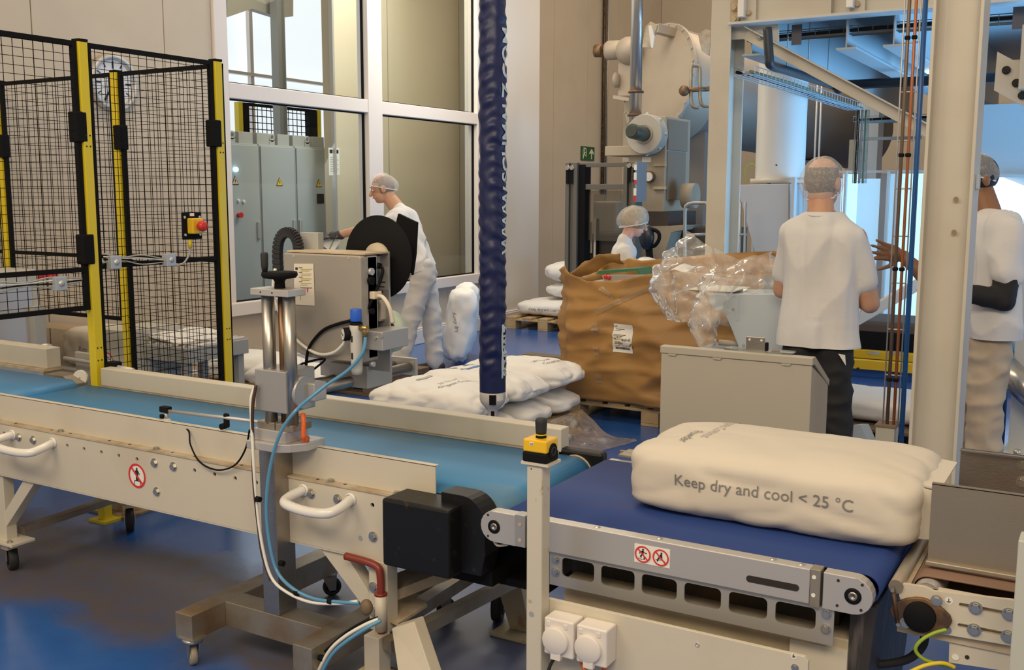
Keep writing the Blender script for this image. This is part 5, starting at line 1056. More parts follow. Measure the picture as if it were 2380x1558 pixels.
def tray(label,a,b,wd,side,m=GALV,hang=True,cables=3):
    a=V(a);b=V(b); t=thing('cable_tray',label,'cable tray',a,'wire cable trays'); d=(b-a); L=d.length; d.normalize(); s=V(side)
    up=V((0,0,1)) if abs(d.z)<.5 else V((0,1,0))
    q=MB(); h=.055
    for k in range(5): o=s*(wd*(k/4-.5)); q.cyl(a+o,b+o,.0035,n=5,cap=False)
    for o in (s*(-wd/2)+up*h,s*(wd/2)+up*h): q.cyl(a+o,b+o,.0035,n=5,cap=False)
    k=0
    while k<L: p=a+d*k; q.tube([p+s*(-wd/2)+up*h,p+s*(-wd/2),p+s*(wd/2),p+s*(wd/2)+up*h],.003,4,False); k+=.1
    q.build('wire_grid',m,t,kind='stuff')
    for k in range(cables):
        o=s*(wd*(.2+.6*k/max(1,cables-1)-.5))+up*.02; MB().tube(spl([a+o,a.lerp(b,.33)+o+up*.01,a.lerp(b,.66)+o-up*.005,b+o],5),.012,8).build('cable',(BLK,GREY,mat('green_grey_cable',(.14,.17,.10),.5))[k%3],t)
    return t
tz=2.418
tray('wire cable tray running below the gallery past the white cylinder',(-2.35,7.154,tz),(-2.35,10.705,tz),.16,(1,0,0))
yq=10.705
tray('vertical wire cable tray dropping at the end of the gallery tray',(-2.30,yq,tz),(-2.30,yq,1.7),.12,(1,0,0),mat('brown_tray',(.22,.17,.12),.6))
tz2=2.718
tray('wire cable tray hung directly under the cream gallery beam',(-2.5,7.72,tz2),(2.0,7.72,tz2),.10,(0,0,1) and (0,1,0),mat('dark_wire',(.10,.10,.09),.5),True,2)
for px in (-2.132,-0.682): tag(MB().box(px-.035,px+.035,7.66,7.675,tz2-.05,zb).build('tray_bracket',mat('purple_grey_bracket',(.10,.09,.10),.5)),'dark perforated bracket holding the tray under the beam'+(' near the far column' if px<-1 else ' at the right edge'),'bracket')
tray('wire cable tray high behind the orange and blue lines',(-2.635,12.000,2.382),(-0.485,12.000,2.377),.3,(0,1,0),mat('grey_wire',(.3,.32,.33),.5),True,3)
t=thing('junction_cabinet','grey switch box with thin tubes under the far end of the gallery','box',(-2.621,12.500,1.846)); MB().box(-2.734,-2.494,12.5,12.8,0,2.631).build('column_section',STEELB,t); MB().box(-2.790,-2.707,12.4,12.5,1.871,2.216).build('switch_box',mat('tan_box',(.42,.36,.26),.5),t)
MB().box(-2.647,-1.980,12.2,12.26,2.195,2.228).build('rail',GREY,t)
t=thing('conduit_pair','pair of thin grey conduits right of the white cylinder','conduit',(-3.021,11.800,2.618))
for px in ((-3.027,11.800,2.312),(-2.980,11.800,2.311)): px=V(px); MB().tube([(px.x,11.8,0),(px.x,11.8,2.618+.6)],.012,8).build('conduit',ALU,t)
LED=mat('led_lit',(.75,.93,1.0),.3,emit=14)
for p,lab in (((-1.599,9.500,2.564),'small glaring lamp left of the pair beside the big column'),((-1.513,9.500,2.563),'small glaring lamp right of the pair beside the big column')):
    t=thing('spot_lamp',lab,'lamp',p,'glaring lamps'); p=V(p); MB().sph(p,(.032,.02,.024),12,8).build('lens',LED,t); MB().tube([p+V((0,.02,.02)),(p.x,p.y+.02,zb+.44)],.008,6).build('stem',BLK,t)
# ---------------------------------------------------------------- vertical cable ladder with tubes
t=thing('pipe_ladder','vertical wire ladder carrying brown and copper tubes on a grey post','pipe rack',(-.98,4.62,0))
YL=4.62
def vl(p,ztop=3.4,zbot=None): p=V(p); return [(p.x,YL,zbot if zbot is not None else p.z),(p.x,YL,ztop)]
a=V((-0.863,4.620,0.493)); b=V((-0.783,4.620,0.595))
MB().box(a.x,b.x,YL-.04,YL+.05,0,b.z-.0).build('post',mat('post_grey',(.50,.49,.43),.5),t,.004); MB().box(a.x-.004,b.x+.004,YL-.045,YL+.055,b.z,b.z+.008).build('post_cap',mat('brown_cap',(.22,.15,.10),.6),t)
for px in ((-0.841,4.620,0.612),(-0.795,4.620,0.617),(-0.778,4.620,0.771)): MB().tube(vl(px,3.4,b.z+.008),.0035,6).build('ladder_wire',ALU,t)
MB().tube(vl((-0.823,4.620,0.614),3.4,b.z+.008),.0075,10).build('brown_tube',mat('brown_tube',(.19,.13,.09),.4,.3),t); MB().tube(vl((-0.796,4.620,0.617),3.4,b.z+.008),.0065,10).build('copper_tube',mat('copper_tube',(.48,.16,.06),.4,.2),t)
x0,x1=V((-0.841,4.620,0.612)).x,V((-0.774,4.620,0.771)).x
z=.62
for k in range(12):
    MB().tube([(x0,YL,z),(x1,YL,z)],.0035,6).build('rung',ALU,t); z+=.20
for z in (.80,1.28,1.76,2.24):
    for px in ((-0.823,4.620,0.614),(-0.796,4.620,0.617)): px=V(px); MB().box(px.x-.011,px.x+.011,YL-.012,YL+.01,z-.008,z+.008).build('tube_clip',BLK,t,.004)
hp=V((-0.758,4.600,0.587)); o=MB().tube([(hp.x,4.60,0),(hp.x+.001,4.60,3.4)],.0105,12).build('air_line',mat('blue_air_line',(.015,.10,.32),.35)); tag(o,'straight blue air line running beside the copper tube rack','hose')
# ---------------------------------------------------------------- drum, blower machine, stacker
DR=mat('dusty_drum_steel',(.44,.37,.29),.55,.2,(.38,.31,.24),2,.4,.8); DRD=mat('drum_grey_steel',(.32,.27,.23),.5,.3)
p1=V((-4.631,11.064,2.844)); p2=V((-2.929,13.863,2.342)); ax=(p2-p1).normalized(); DL=(p2-p1).length
t=drum=thing('rotary_drum','huge horizontal beige grey steel drum with bolted flange behind the far column','drum',(p1.x,p1.y,p1.z-.63))
MB().lathe([(0,-.05),(.30,-.045),(.56,-.01),(.60,.0)],p1,ax,64).build('drum_head',DR,t)
MB().lathe([(.60,.0),(.615,.02),(.60,.42)],p1,ax,64).build('drum_hood',DR,t); MB().lathe([(.60,.42),(.575,.42),(.575,.44),(.452,DL),(0,DL)],p1,ax,64).build('drum_shell',DRD,t)
MB().lathe([(.59,-.0),(.655,-.0),(.655,.03),(.60,.03)],p1,ax,64,False).build('flange_ring',DR,t)
aa=ax.orthogonal().normalized(); bb=ax.cross(aa)
for k in range(26): g=2*PI*k/26; bolt(t,p1+ax*.03+(aa*math.cos(g)+bb*math.sin(g))*.632,ax,.016,m=GREY)
for k in range(26): g=2*PI*k/26; bolt(t,p1+(aa*math.cos(g)+bb*math.sin(g))*.632,-ax,.014,m=GREY)
q0,q1=V((-4.565,10.840,3.392)),V((-4.191,11.397,3.296)); MB().bar(q0,q1,.10,.10).build('lid_bar',DR,t,.004)
for pts,d in ((((-4.353,9.976,3.073),(-4.338,10.019,3.282),(-4.296,10.051,3.334),(-4.233,10.083,3.300),(-4.277,10.020,3.065)),.03),(((-4.018,10.673,3.266),(-3.951,10.721,3.320),(-3.903,10.747,3.303),(-3.900,10.707,3.041),(-3.974,10.672,3.095)),.03)): MB().prism(pts,(0,d,0)).build('lid_bracket',DUSTY,t,.003)
MB().prism([(-4.271,9.940,3.275),(-4.249,9.954,3.284),(-4.210,9.957,3.163),(-4.217,9.935,3.051),(-4.233,9.927,3.059)],(0,.02,0)).build('lever',WHITEP,t)
MB().tube(spl([(-3.770,10.104,2.457),(-3.840,10.069,2.500),(-3.866,10.111,2.854),(-3.849,10.124,2.875),(-3.803,10.150,2.867),(-3.787,10.149,2.802),(-3.770,10.121,2.565),(-3.741,10.124,2.479),(-3.677,10.161,2.475)],5),.018,10).build('vent_pipe',SSD,t)
MB().tube([(-3.921,10.042,2.629),(-3.690,10.181,2.647)],.026,12).sph((-3.913,10.046,2.625),.055,12,8).build('valve',BR,t)
for xx in (.7,2.6): p=p1+ax*xx; MB().box(p.x-.15,p.x+.15,p.y-.4,p.y+.4,0,p.z-.45).build('saddle',DRD,t)
t=thing('dryer_unit','beige grey machine tower with round blower and dark motor','machine',(-4.3,10.2,0))
MG=mat('dusty_machine_paint',(.38,.32,.24),.6,0,(.32,.26,.18),4,.4,.8); MGD=mat('dark_machine_base',(.055,.045,.04),.6)
MGR=mat('grey_brown_door',(.24,.19,.14),.55)
yb=10.0; fx0,fx1=-4.591,-4.084; fz0=1.408; fz1=2.376
yd=9.613
MB().box(fx0+.1,fx1,yb,yb+.7,fz0,fz1).build('tower',MG,t,.006); MB().box(fx0-.15,fx0+.35,yb-.05,yb+.6,1.986,2.084).build('side_shelf',MG,t,.004)
px=(-4.350,10.652,1.827)
MB().box(fx1,fx1+.015,yb+.05,yb+.55,1.529,2.022).build('access_door',MGR,t,.004); MB().box(fx1,fx1+.02,yb+.04,yb+.58,2.040,2.351).build('upper_door',MGR,t,.004)
for p in ((-4.086,10.000,1.888),(-4.080,10.000,1.652)): p=V(p); MB().box(p.x-.12,p.x+.02,yb-.03,yb,p.z-.015,p.z+.015).build('hinge',DUSTY,t)
p=V((-4.241,9.980,1.766)); MB().cyl(p+V((0,.02,0)),p-V((0,.03,0)),.058,n=20).build('gauge_rim',BR,t); MB().cyl(p-V((0,.03,0)),p-V((0,.035,0)),.046,n=20).build('gauge_face',SIGNW,t)
p=V((-4.287,9.990,1.942)); MB().box(p.x-.05,p.x+.05,yb-.004,yb,p.z-.025,p.z+.025).build('white_label',SIGNW,t)
c=V((-4.225,9.800,2.189)); R_=47/2391*10.1
MB().lathe([(0,0),(R_*.2,0),(R_*.2,-.02),(R_*.97,-.03),(R_,-.02),(R_,.12),(0,.12)],c,(0.05,1,0),40,False).build('blower_casing',mat('blower_grey',(.42,.39,.34),.45),t); MB().lathe([(R_*.45,-.03),(R_*.5,-.035),(R_*.5,-.03)],c,(.05,1,0),32).build('casing_ring',MG,t)
MB().cyl(c-V((.03,.26,-.02)),c-V((0,.02,0)),.075,n=20).cyl(c-V((.03,.28,-.02)),c-V((.03,.26,-.02)),.06,n=20).build('motor',mat('motor_dark_green',(.05,.06,.05),.4),t,.004)
for k in range(8): g=k*PI/4; q_=c+V((math.cos(g)*R_*1.0,.05,math.sin(g)*R_*1.0)); MB().sph(q_,.022,8,6).build('casing_bolt',GREY,t)
zt=2.423; ddx=V((-4.422,10.000,2.693)); MB().cyl((ddx.x,10.0,zt-.1),(ddx.x,10.0,5.6),.063,n=28).build('exhaust_duct',mat('duct_steel',(.52,.50,.47),.28,.85),t)
for py in (2.632,2.397): MB().lathe([(.062,-.014),(.082,-.01),(.082,.01),(.062,.014)],(ddx.x,10.0,py),(0,0,1),28).build('duct_clamp',BR,t)
MB().box(fx0-.05,fx1+.05,yb+.0,yb+.8,1.239,fz0).build('base_frame',MGD,t); MB().prism([(-4.267,9.900,1.255),(-3.821,9.900,1.272),(-3.843,9.900,1.228),(-3.958,9.900,1.204),(-4.067,9.900,0.849),(-4.528,9.900,0.831),(-4.535,9.900,1.214)],(0,.5,0)).build('chute',MG,t); MB().box(fx0+.1,fx1+.6,yb+.2,yb+.9,0,1.239).build('base',MGD,t)
MB().cyl((-3.945,10.200,1.573),(-3.813,10.200,1.573),.13,n=20).build('outlet_pipe',MG,t)
t=thing('gear_motor','beige gear motor and pipe cluster left of the steel duct','motor',(-5.217,11.200,2.984))
c=V((-5.167,11.200,3.249)); MB().cyl((-5.477,11.200,3.255),(-5.388,11.200,3.249),.075,n=18).build('motor_end',BR,t); MB().lathe([(0,0),(.09,0),(.11,.03),(.11,.20),(.09,.22),(0,.22)],(-5.343,11.200,3.246),(1,.1,0),20).build('motor_body',DR,t); MB().sph((-5.047,11.200,3.226),(.16,.16,.16),16,10).build('gear_case',DR,t)
MB().box(-5.192,-4.974,11.2,11.5,2.704,3.109).build('gear_housing',DR,t,.02); MB().sph((-5.182,11.150,2.899),(.04,.08,.09),12,8).build('side_cover',MG,t); MB().bar((-5.177,11.100,2.700),(-4.976,11.100,2.662),.08,.04).build('foot_bar',DR,t)
MB().box(-5.197,-5.004,11.4,11.7,0,2.714).build('support',MG,t)
cz=V((-7.380,15.375,3.309)); q=MB()
for k in (-.05,.05): q.cyl((-7.34,cz.y+k,1.0),(-7.34,cz.y+k,6.0),.006,n=5)
z=1.0
while z<5.9: q.bar((-7.34,cz.y-.1,z),(-7.34,cz.y+.06,z),.006,.006); z+=.14
t=thing('wall_cable_ladder','thin brown vertical cable ladder on the rear beige wall','cable ladder',(-7.36,cz.y,1.0)); q.build('ladder_frame',BR,t); MB().tube([(-7.36,cz.y+.0,1.0),(-7.36,cz.y+.0,6.0)],.03,10).build('cable',mat('brown_black_cable',(.05,.035,.02),.6),t); MB().tube([(-7.34,cz.y+.09,1.0),(-7.34,cz.y+.09,6.0)],.014,8).build('conduit',ALUD,t)
# exit sign
c=V((-7.380,14.875,2.218)); t=thing('exit_sign','green emergency exit sign with running figure and up arrow','sign',c)
hw=(15.108-14.648)/2; hh=(2.326-2.111)/2
MB().box(RX,RX+.02,c.y-hw,c.y+hw,c.z-hh,c.z+hh).build('plate',mat('exit_green',(.005,.085,.03),.5),t,.002)
PAL=mat('exit_pale',(.68,.68,.42),.5); X_=RX+.0212
def ep(pts,n='pictogram'): MB().add([(X_,c.y+a*hw,c.z+b*hh) for a,b in pts],[tuple(range(len(pts)))]).build(n,PAL,t)
ep([(.45,-.8),(.6,-.8),(.6,.1),(.8,-.1),(.9,.05),(.525,.75),(.15,.05),(.25,-.1),(.45,.1)],'arrow')
ep([(-.82,-.85),(-.74,-.85),(-.74,.85),(-.82,.85)],'door_frame'); ep([(-.82,.8),(-.25,.8),(-.25,.6),(-.82,.6)],'door_frame'); ep([(-.33,.8),(-.25,.8),(-.25,-.5),(-.33,-.5)],'door_frame')
ep([(-.56+.09*math.cos(k*PI/4),.42+.10*math.sin(k*PI/4)) for k in range(8)],'figure'); ep([(-.62,.28),(-.48,.28),(-.50,-.1),(-.36,-.35),(-.44,-.42),(-.60,-.15),(-.70,-.75),(-.80,-.72),(-.68,-.1)],'figure'); ep([(-.48,.28),(-.34,.05),(-.40,.0),(-.52,.18)],'figure')
# stacker mast
t=thing('stacker_mast','dark grey stacker truck mast with chains behind the woman','stacker truck',(-4.4,9.3,0))
MST=mat('mast_grey',(.13,.12,.105),.5); ym=9.3; zt=1.900
for a,b in ((1313,1318),): pass
for x0,x1,m,yy in ((-4.868,-4.828,MST,0),(-4.824,-4.784,MST,.03),(-4.780,-4.736,MST,.0),(-4.731,-4.659,BLK,.03),(-4.230,-4.189,MST,0),(-4.184,-4.143,MST,.03),(-4.138,-4.093,MST,.0)):
    MB().box(x0,x1,ym+yy,ym+.16,.06,zt-(.0 if m is MST else .02)).build('mast_rail',m,t,.003)
for z0_,z1_ in ((1.854,1.896),(1.632,1.686)): MB().box(-4.731,-4.216,ym+.04,ym+.1,z0_,z1_).build('cross_member',MST,t,.003)
for px in ((-4.838,9.280,1.849),(-4.789,9.280,1.849),(-4.166,9.280,1.863),(-4.111,9.280,1.863)): px=V(px); MB().cyl((px.x,ym-.02,px.z),(px.x,ym+.02,px.z),.022,n=14).build('chain_pulley',BOLT,t); MB().box(px.x-.014,px.x+.014,ym-.012,ym+.0,px.z-.16,px.z-.01).build('chain',BLK,t)
xs_=-4.088; MB().box(xs_,xs_+.02,ym-.04,ym+.20,1.512,zt).build('side_plate',mat('blue_grey_plate',(.26,.29,.33),.5),t)
for k,(m,h) in enumerate(((SIGNW,.05),(SIGNW,.07),(RED,.03),(SIGNW,.07),(RED,.05),(GRN,.06),(SIGNW,.06))): z=zt-.03-k*.075; MB().box(xs_+.0,xs_+.001,0,0,0,0) if False else MB().box(xs_-.012,xs_+.018,ym-.042,ym-.0405,z-h,z).build('sticker',m,t)
MB().box(-4.707,-4.279,9.42,9.425,1.122,1.624).build('mesh_guard',clear('guard_acrylic',(.78,.76,.72),.1,.1,(.5,.48,.44)),t)
MB().box(-4.760,-4.657,9.5,9.51,0.989,1.310).build('notice_sheet',mat('beige_notice',(.62,.56,.46),.6),t); 
for px in ((-4.618,9.500,1.115),(-4.589,9.500,1.116)): px=V(px); MB().box(px.x-.012,px.x+.012,9.48,9.5,.2,1.342).build('chain',BLK if px.x>-4.604 else SIGNW,t)
MB().box(-4.745,-4.301,9.55,9.9,.06,1.182).build('carriage',MGD,t,.01); MB().box(-4.868,-4.093,ym,ym+.9,.03,.12).build('chassis',MST,t)
t=thing('plastic_crate','clear plastic crate with white goods on the stacker behind the mast','crate',(-4.521,9.650,1.507)); MB().box(-4.718,-4.427,9.65,9.9,1.176,1.585).build('crate_body',clear('crate_clear',(.82,.80,.76),.2,.2,(.6,.58,.55)),t); MB().box(-4.718,-4.474,9.68,9.85,1.196,1.514).build('goods',mat('white_goods',(.55,.50,.46),.6),t,.02)
# tiller handle and handrail
t=thing('tiller_handle','black looped tiller handle on a dark shaft right of the woman','handle',(-3.809,8.900,0.999)); c=V((-3.748,8.900,1.192))
MB().tube(spl([c+V((-.07,0,.06)),c+V((0,0,.075)),c+V((.065,0,.045)),c+V((.07,0,-.02)),c+V((.02,0,-.08)),c+V((-.06,0,-.07)),c+V((-.08,0,0)),c+V((-.07,0,.06))],5),.018,10).build('loop',BLK,t); MB().sph(c+V((-.05,.0,.0)),(.075,.05,.12),14,8).build('control_head',mat('dark_blue_black',(.012,.018,.03),.35),t); MB().tube([c+V((-.04,.03,-.1)),(c.x-.03,c.y+.25,.05)],.035,10).build('shaft',BLK,t); MB().cyl(c+V((-.05,0,.07)),c+V((-.05,0,.1)),.02,n=10).build('green_button',mat('green_button',(.02,.35,.10),.4),t)
t=thing('hand_rail','grey tubular handrail frame left of the far column','handrail',(-3.307,8.800,1.021)); TB=mat('rail_grey',(.36,.35,.33),.35,.4)
MB().tube(spl([(-3.376,8.800,0.863),(-3.390,8.800,1.404),(-3.376,8.800,1.489),(-3.312,8.800,1.512)],4)+spl([(-3.200,8.800,1.513),(-3.179,8.800,1.491)],3)+[V((-3.161,8.800,0.872))],.016,10).tube([(-3.386,8.800,1.224),(-3.171,8.800,1.236)],.014,8).build('rail_tube',TB,t); MB().tube([((-3.376,8.800,0.863)[0],8.8,0),(-3.376,8.800,0.863)],.016,8).tube([((-3.161,8.800,0.872)[0],8.8,0),(-3.161,8.800,0.872)],.016,8).build('legs',TB,t,kind='stuff')
t=thing('hand_rail','thin tubular guard frame right of the far column','handrail',(-2.844,8.900,1.031)); MB().tube([((-2.901,8.900,1.220)[0],8.9,0),(-2.911,8.900,1.522)],.012,8).tube([((-2.858,8.900,1.221)[0],8.9,0),(-2.868,8.900,1.522)],.012,8).tube([(-2.940,8.900,1.230),(-2.851,8.900,1.240)],.012,8).build('rail_tube',TB,t)
# white cylinder and hopper
WH=mat('white_vessel_paint',(.70,.68,.64),.28)
c=V((-2.756,9.528,1.716)); t=thing('filter_vessel','tall glossy white cylinder under the gallery with a flange','vessel',(c.x,c.y,1.7)); zf=1.712
MB().cyl((c.x,c.y,zf),(c.x,c.y,zb+.44),.222,n=48,cap=False).build('shell',WH,t); MB().cyl((c.x,c.y,zf-.02),(c.x,c.y,zf+.02),.265,n=40).build('flange',STEEL,t); MB().sph((c.x+.03,c.y-.222,zf+.14),.008,8,6).build('rivet',DARK,t)
for a in (-.16,.16): MB().box(c.x+a-.02,c.x+a+.02,c.y+.2,c.y+.24,0,zf).build('support_leg',STEEL,t)
t=thing('feed_hopper','pale grey tapering hopper below the white cylinder','hopper',(c.x,c.y,.7))
yh=c.y-.28
MB().prism([(V((-3.071,9.250,1.675)).x,yh,V((-3.071,9.250,1.675)).z),(V((-2.593,9.250,1.685)).x,yh,V((-2.593,9.250,1.685)).z),(V((-2.564,9.250,0.945)).x,yh,V((-2.561,9.250,0.867)).z),(V((-2.812,9.250,0.935)).x,yh,V((-2.809,9.250,0.857)).z)],(0,.5,0)).build('hopper_body',mat('hopper_grey',(.52,.53,.54),.45),t,.004)
MB().box(V((-2.564,9.200,1.408)).x,V((-2.533,9.200,1.408)).x,yh-.02,yh+.06,0,V((-2.577,9.200,1.741)).z).box(V((-3.041,9.200,1.402)).x,V((-3.017,9.200,1.402)).x,yh+.4,yh+.46,0,V((-3.050,9.200,1.667)).z).build('frame_leg',STEELB,t)
MB().box(V((-2.533,9.200,1.408)).x,V((-2.202,9.200,1.412)).x,yh+.3,yh+.34,V((-2.546,9.200,0.948)).z,V((-2.577,9.200,1.734)).z).build('back_panel',WHITEP,t)
tag(MB().tube(spl([(-2.995,9.300,1.695),(-3.007,9.300,1.812),(-2.960,9.300,1.862),(-2.924,9.300,1.849)],5),.006,6).build('earth_lead',EARTH),'thin green lead arching at the hopper top','cable')
# ---------------------------------------------------------------- daylight end: doors with glowing panels and far things
DAY=mat('daylight_glow',(.52,.84,1.0),.4,emit=.95); DAY2=mat('daylight_glow_soft',(.42,.70,.92),.5,emit=.55)  # door panels glow: their bright daylight is put into the material
YD=11.2
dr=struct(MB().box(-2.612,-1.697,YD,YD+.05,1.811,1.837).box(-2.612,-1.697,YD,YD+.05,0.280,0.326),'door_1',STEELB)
for a,b,m in ((1957,1965,None),): pass
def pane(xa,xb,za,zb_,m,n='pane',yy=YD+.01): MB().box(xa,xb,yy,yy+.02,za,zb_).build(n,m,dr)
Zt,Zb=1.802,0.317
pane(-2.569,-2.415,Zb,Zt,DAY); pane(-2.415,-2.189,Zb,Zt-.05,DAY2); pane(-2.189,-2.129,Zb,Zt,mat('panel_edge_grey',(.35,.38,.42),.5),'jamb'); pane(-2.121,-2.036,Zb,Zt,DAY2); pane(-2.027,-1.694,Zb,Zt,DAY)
for px in (-2.529,-2.102,-2.013): MB().box(px-.012,px+.012,YD-.06,YD+.0,Zb-.05,Zt+.02).build('mullion',STEELB,dr)
pane(-1.938,-1.623,.3,Zb-.05,mat('lower_panel_blue',(.40,.62,.75),.5),'lower_panel'); MB().box(-2.266,-2.171,YD-.2,YD-.14,0,Zb+.1).build('post',STEELB,dr)
struct(MB().box(-1.716,3.4,11.68,11.76,0,2.5),'wall_partition',STEELB)
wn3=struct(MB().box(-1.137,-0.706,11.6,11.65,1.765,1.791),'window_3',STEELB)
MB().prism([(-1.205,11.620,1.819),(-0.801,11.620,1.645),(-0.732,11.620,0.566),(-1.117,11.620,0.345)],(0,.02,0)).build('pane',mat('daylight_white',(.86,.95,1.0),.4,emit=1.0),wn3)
t=thing('dark_pallet_load','dark brown low load behind the yellow barrier','load',(-1.6,9.8,0)); MB().box(-2.3,-.7,9.7,10.4,.0,0.443).build('load_block',mat('dark_brown_load',(.09,.06,.045),.7),t,.03); MB().box(-2.2,-1.3,9.68,9.7,.1,.35).build('load_front',BLK,t)
YEO=mat('golden_yellow',(.80,.46,.015),.4)
t=thing('yellow_barrier','low yellow steel floor barrier beyond the man','barrier',(-1.6,9.2,0)); 
z0_,z1_=0.075,0.240
MB().box(-2.5,-.4,9.2,9.27,z0_+.0,(z0_+z1_)/2).build('front_rail',YEO,t,.004); MB().box(-2.5,-.4,9.5,9.57,0.126,0.200).build('rear_rail',YEO,t,.004); MB().box(-2.5,-2.4,9.2,9.57,0,z0_+.02).box(-.5,-.4,9.2,9.57,0,z0_+.02).build('feet',YEL,t)
p=V((-1.906,9.199,0.075)); MB().cyl(p,p+V((0,-.003,0)),.015,n=10).build('bolt_hole',DARK,t)
for px in ((-1.804,9.500,0.188),(-1.622,9.500,0.203)): px=V(px); MB().box(px.x-.09,px.x+.02,9.495,9.5,px.z-.02,px.z+.01).build('slot',DUSTY,t)
pallet('wooden pallet with white sacks beyond the man, behind the copper tubes',-1.85,7.282-.74,1.0,.8,'x',WOODD,5)
sack('wide white sack on the pallet beyond the man with black trousers',(-1.36,7.282-.31,.225),(.95,.62,.16),(0,0,0),51,6,.2,.03,SACKM,SG,(22,14,6),.006)
t=thing('slanted_bar','flat white bar slanting up behind the man and the tubes','bar',(-1.439,6.757,0.793)); MB().bar((-1.535,6.571,0.716),(-1.065,7.019,1.048),.03,.07).build('flat_bar',mat('warm_white_bar',(.62,.58,.52),.5),t,.003); MB().box(V((-1.433,6.654,0.859)).x,V((-1.391,6.679,0.859)).x,V((-1.409,6.668,0.859)).y,V((-1.409,6.668,0.859)).y+.1,V((-1.408,6.665,0.832)).z,V((-1.411,6.671,0.883)).z).build('pivot_box',WHITEP,t,.006)
p=V((-1.535,6.571,0.716)); MB().box(p.x-.03,p.x+.03,p.y-.07,p.y-.02,0,p.z+.04).build('support_post',STEELB,t)
t=thing('floor_wedge','pale blue lit floor bracket below the man, behind the sack','bracket',(-1.112,5.465,0.302)); MB().prism([(-1.140,5.446,0.291),(-1.140,5.463,0.396),(-1.109,5.482,0.396),(-1.054,5.496,0.280),(-1.041,5.474,0.101),(-1.127,5.424,0.101)],(.03,.05,0)).build('plate',LB,t)
# right edge items
c=V((-0.454,6.600,0.480)); t=thing('steel_column','grey steel column with bolted foot at the right edge behind the tube','column',(c.x,6.6,0),'gallery columns'); MB().box(-0.490,-0.338,6.6,6.75,.06,2.9).build('post',STEELB,t,.003); MB().box(-0.515,-0.293,6.45,6.85,.02,.09).build('base_plate',STEEL,t,.003)
p=V((-0.431,6.450,0.307)); MB().cyl((p.x,6.5,.09),(p.x,6.5,.13),.02,n=10).build('anchor_bolt',BOLT,t)
t=thing('discharge_tube','shiny steel tube slanting down at the right edge','tube',(-0.472,6.579,0.508)); MB().tube([(-0.572,6.540,0.637),(-0.277,6.438,0.376)],.078,28).build('tube',mat('dull_chrome',(.50,.48,.45),.25,.9),t)
MB().cyl((-0.556,6.547,0.619),(-0.546,6.551,0.609),.084,n=28).build('collar',SS,t); MB().tube([(-0.396,6.895,0.009),(V((-0.396,6.895,0.009)).x,V((-0.396,6.895,0.009)).y,0)],.03,10).build('support',STEELB,t)
t=thing('gas_bottle_post','slim blue post with small bottle beside the man at the right','post',(-0.562,7.021,0.673)); p=V((-0.564,7.020,0.673)); MB().tube([(p.x,p.y,0),(p.x,p.y,V((-0.595,7.070,1.097)).z)],.022,10).build('post',mat('deep_blue_paint',(.02,.06,.14),.4),t); MB().cyl((p.x+.03,p.y,V((-0.562,7.015,0.634)).z),(p.x+.03,p.y,V((-0.569,7.028,0.740)).z),.022,n=12).build('bottle',mat('bottle_white_blue',(.35,.5,.6),.3),t)
# ---------------------------------------------------------------- people
def blob(name,parts,m,parent,voxel=.008,smooth=5,wr=0,ws=9,stretch=(1,1,1),label=None,seed=0,cut=None):
    b=MB()
    for p in parts:
        if p[0]=='c':
            _,a,c,r0,r1=p; a=V(a);c=V(c)
            b.sph(a,r0,14,9); b.sph(c,r1,14,9)
            if (c-a).length>1e-4: b.cyl(a,c,r0,r1,14)
        else:
            _,c,r,M_=p; b.sph(c,r,18,12,M_)
    org=world_org(parent); me=bpy.data.meshes.new('tmp'); me.from_pydata([v-org for v in b.v],[],b.f)
    bm=bmesh.new(); bm.from_mesh(me); bmesh.ops.recalc_face_normals(bm,faces=bm.faces); bm.to_mesh(me); bm.free()
    o=bpy.data.objects.new(name,me); COL.objects.link(o)
    r=o.modifiers.new('r','REMESH'); r.mode='VOXEL'; r.voxel_size=voxel; r.use_smooth_shade=True
    s=o.modifiers.new('s','SMOOTH'); s.iterations=smooth; s.factor=.5
    bpy.context.view_layer.update()
    m2=bpy.data.meshes.new_from_object(o.evaluated_get(bpy.context.evaluated_depsgraph_get())); o.modifiers.clear(); o.data=m2; bpy.data.meshes.remove(me); m2.name=name
    if wr:
        sv=V((seed*3.1,seed*7.7,seed))
        co=[v.co.copy() for v in m2.vertices]; no=[v.normal.copy() for v in m2.vertices]
        for v,c,n in zip(m2.vertices,co,no):
            q=V((c.x*stretch[0],c.y*stretch[1],c.z*stretch[2]))*ws+sv
            d=(1-abs(noise.noise(q)))**3*.9+.5*noise.noise(q*2.1)-.5
            v.co=c+n*(d*wr)
    if cut:
        bm=bmesh.new(); bm.from_mesh(m2)
        for pc,pn in cut: bmesh.ops.bisect_plane(bm,geom=bm.verts[:]+bm.edges[:]+bm.faces[:],plane_co=V(pc)-org,plane_no=V(pn),clear_outer=True)
        bm.to_mesh(m2); bm.free()
    m2.polygons.foreach_set('use_smooth',[True]*len(m2.polygons)); m2.materials.clear(); m2.materials.append(m)
    o.parent=parent
    if label: o['label']=label
    return o
def frame(fwd,up=(0,0,1)):
    f=V(fwd).normalized(); u=V(up); r=f.cross(u).normalized(); u=r.cross(f).normalized()
    return Matrix(((r.x,f.x,u.x),(r.y,f.y,u.y),(r.z,f.z,u.z)))
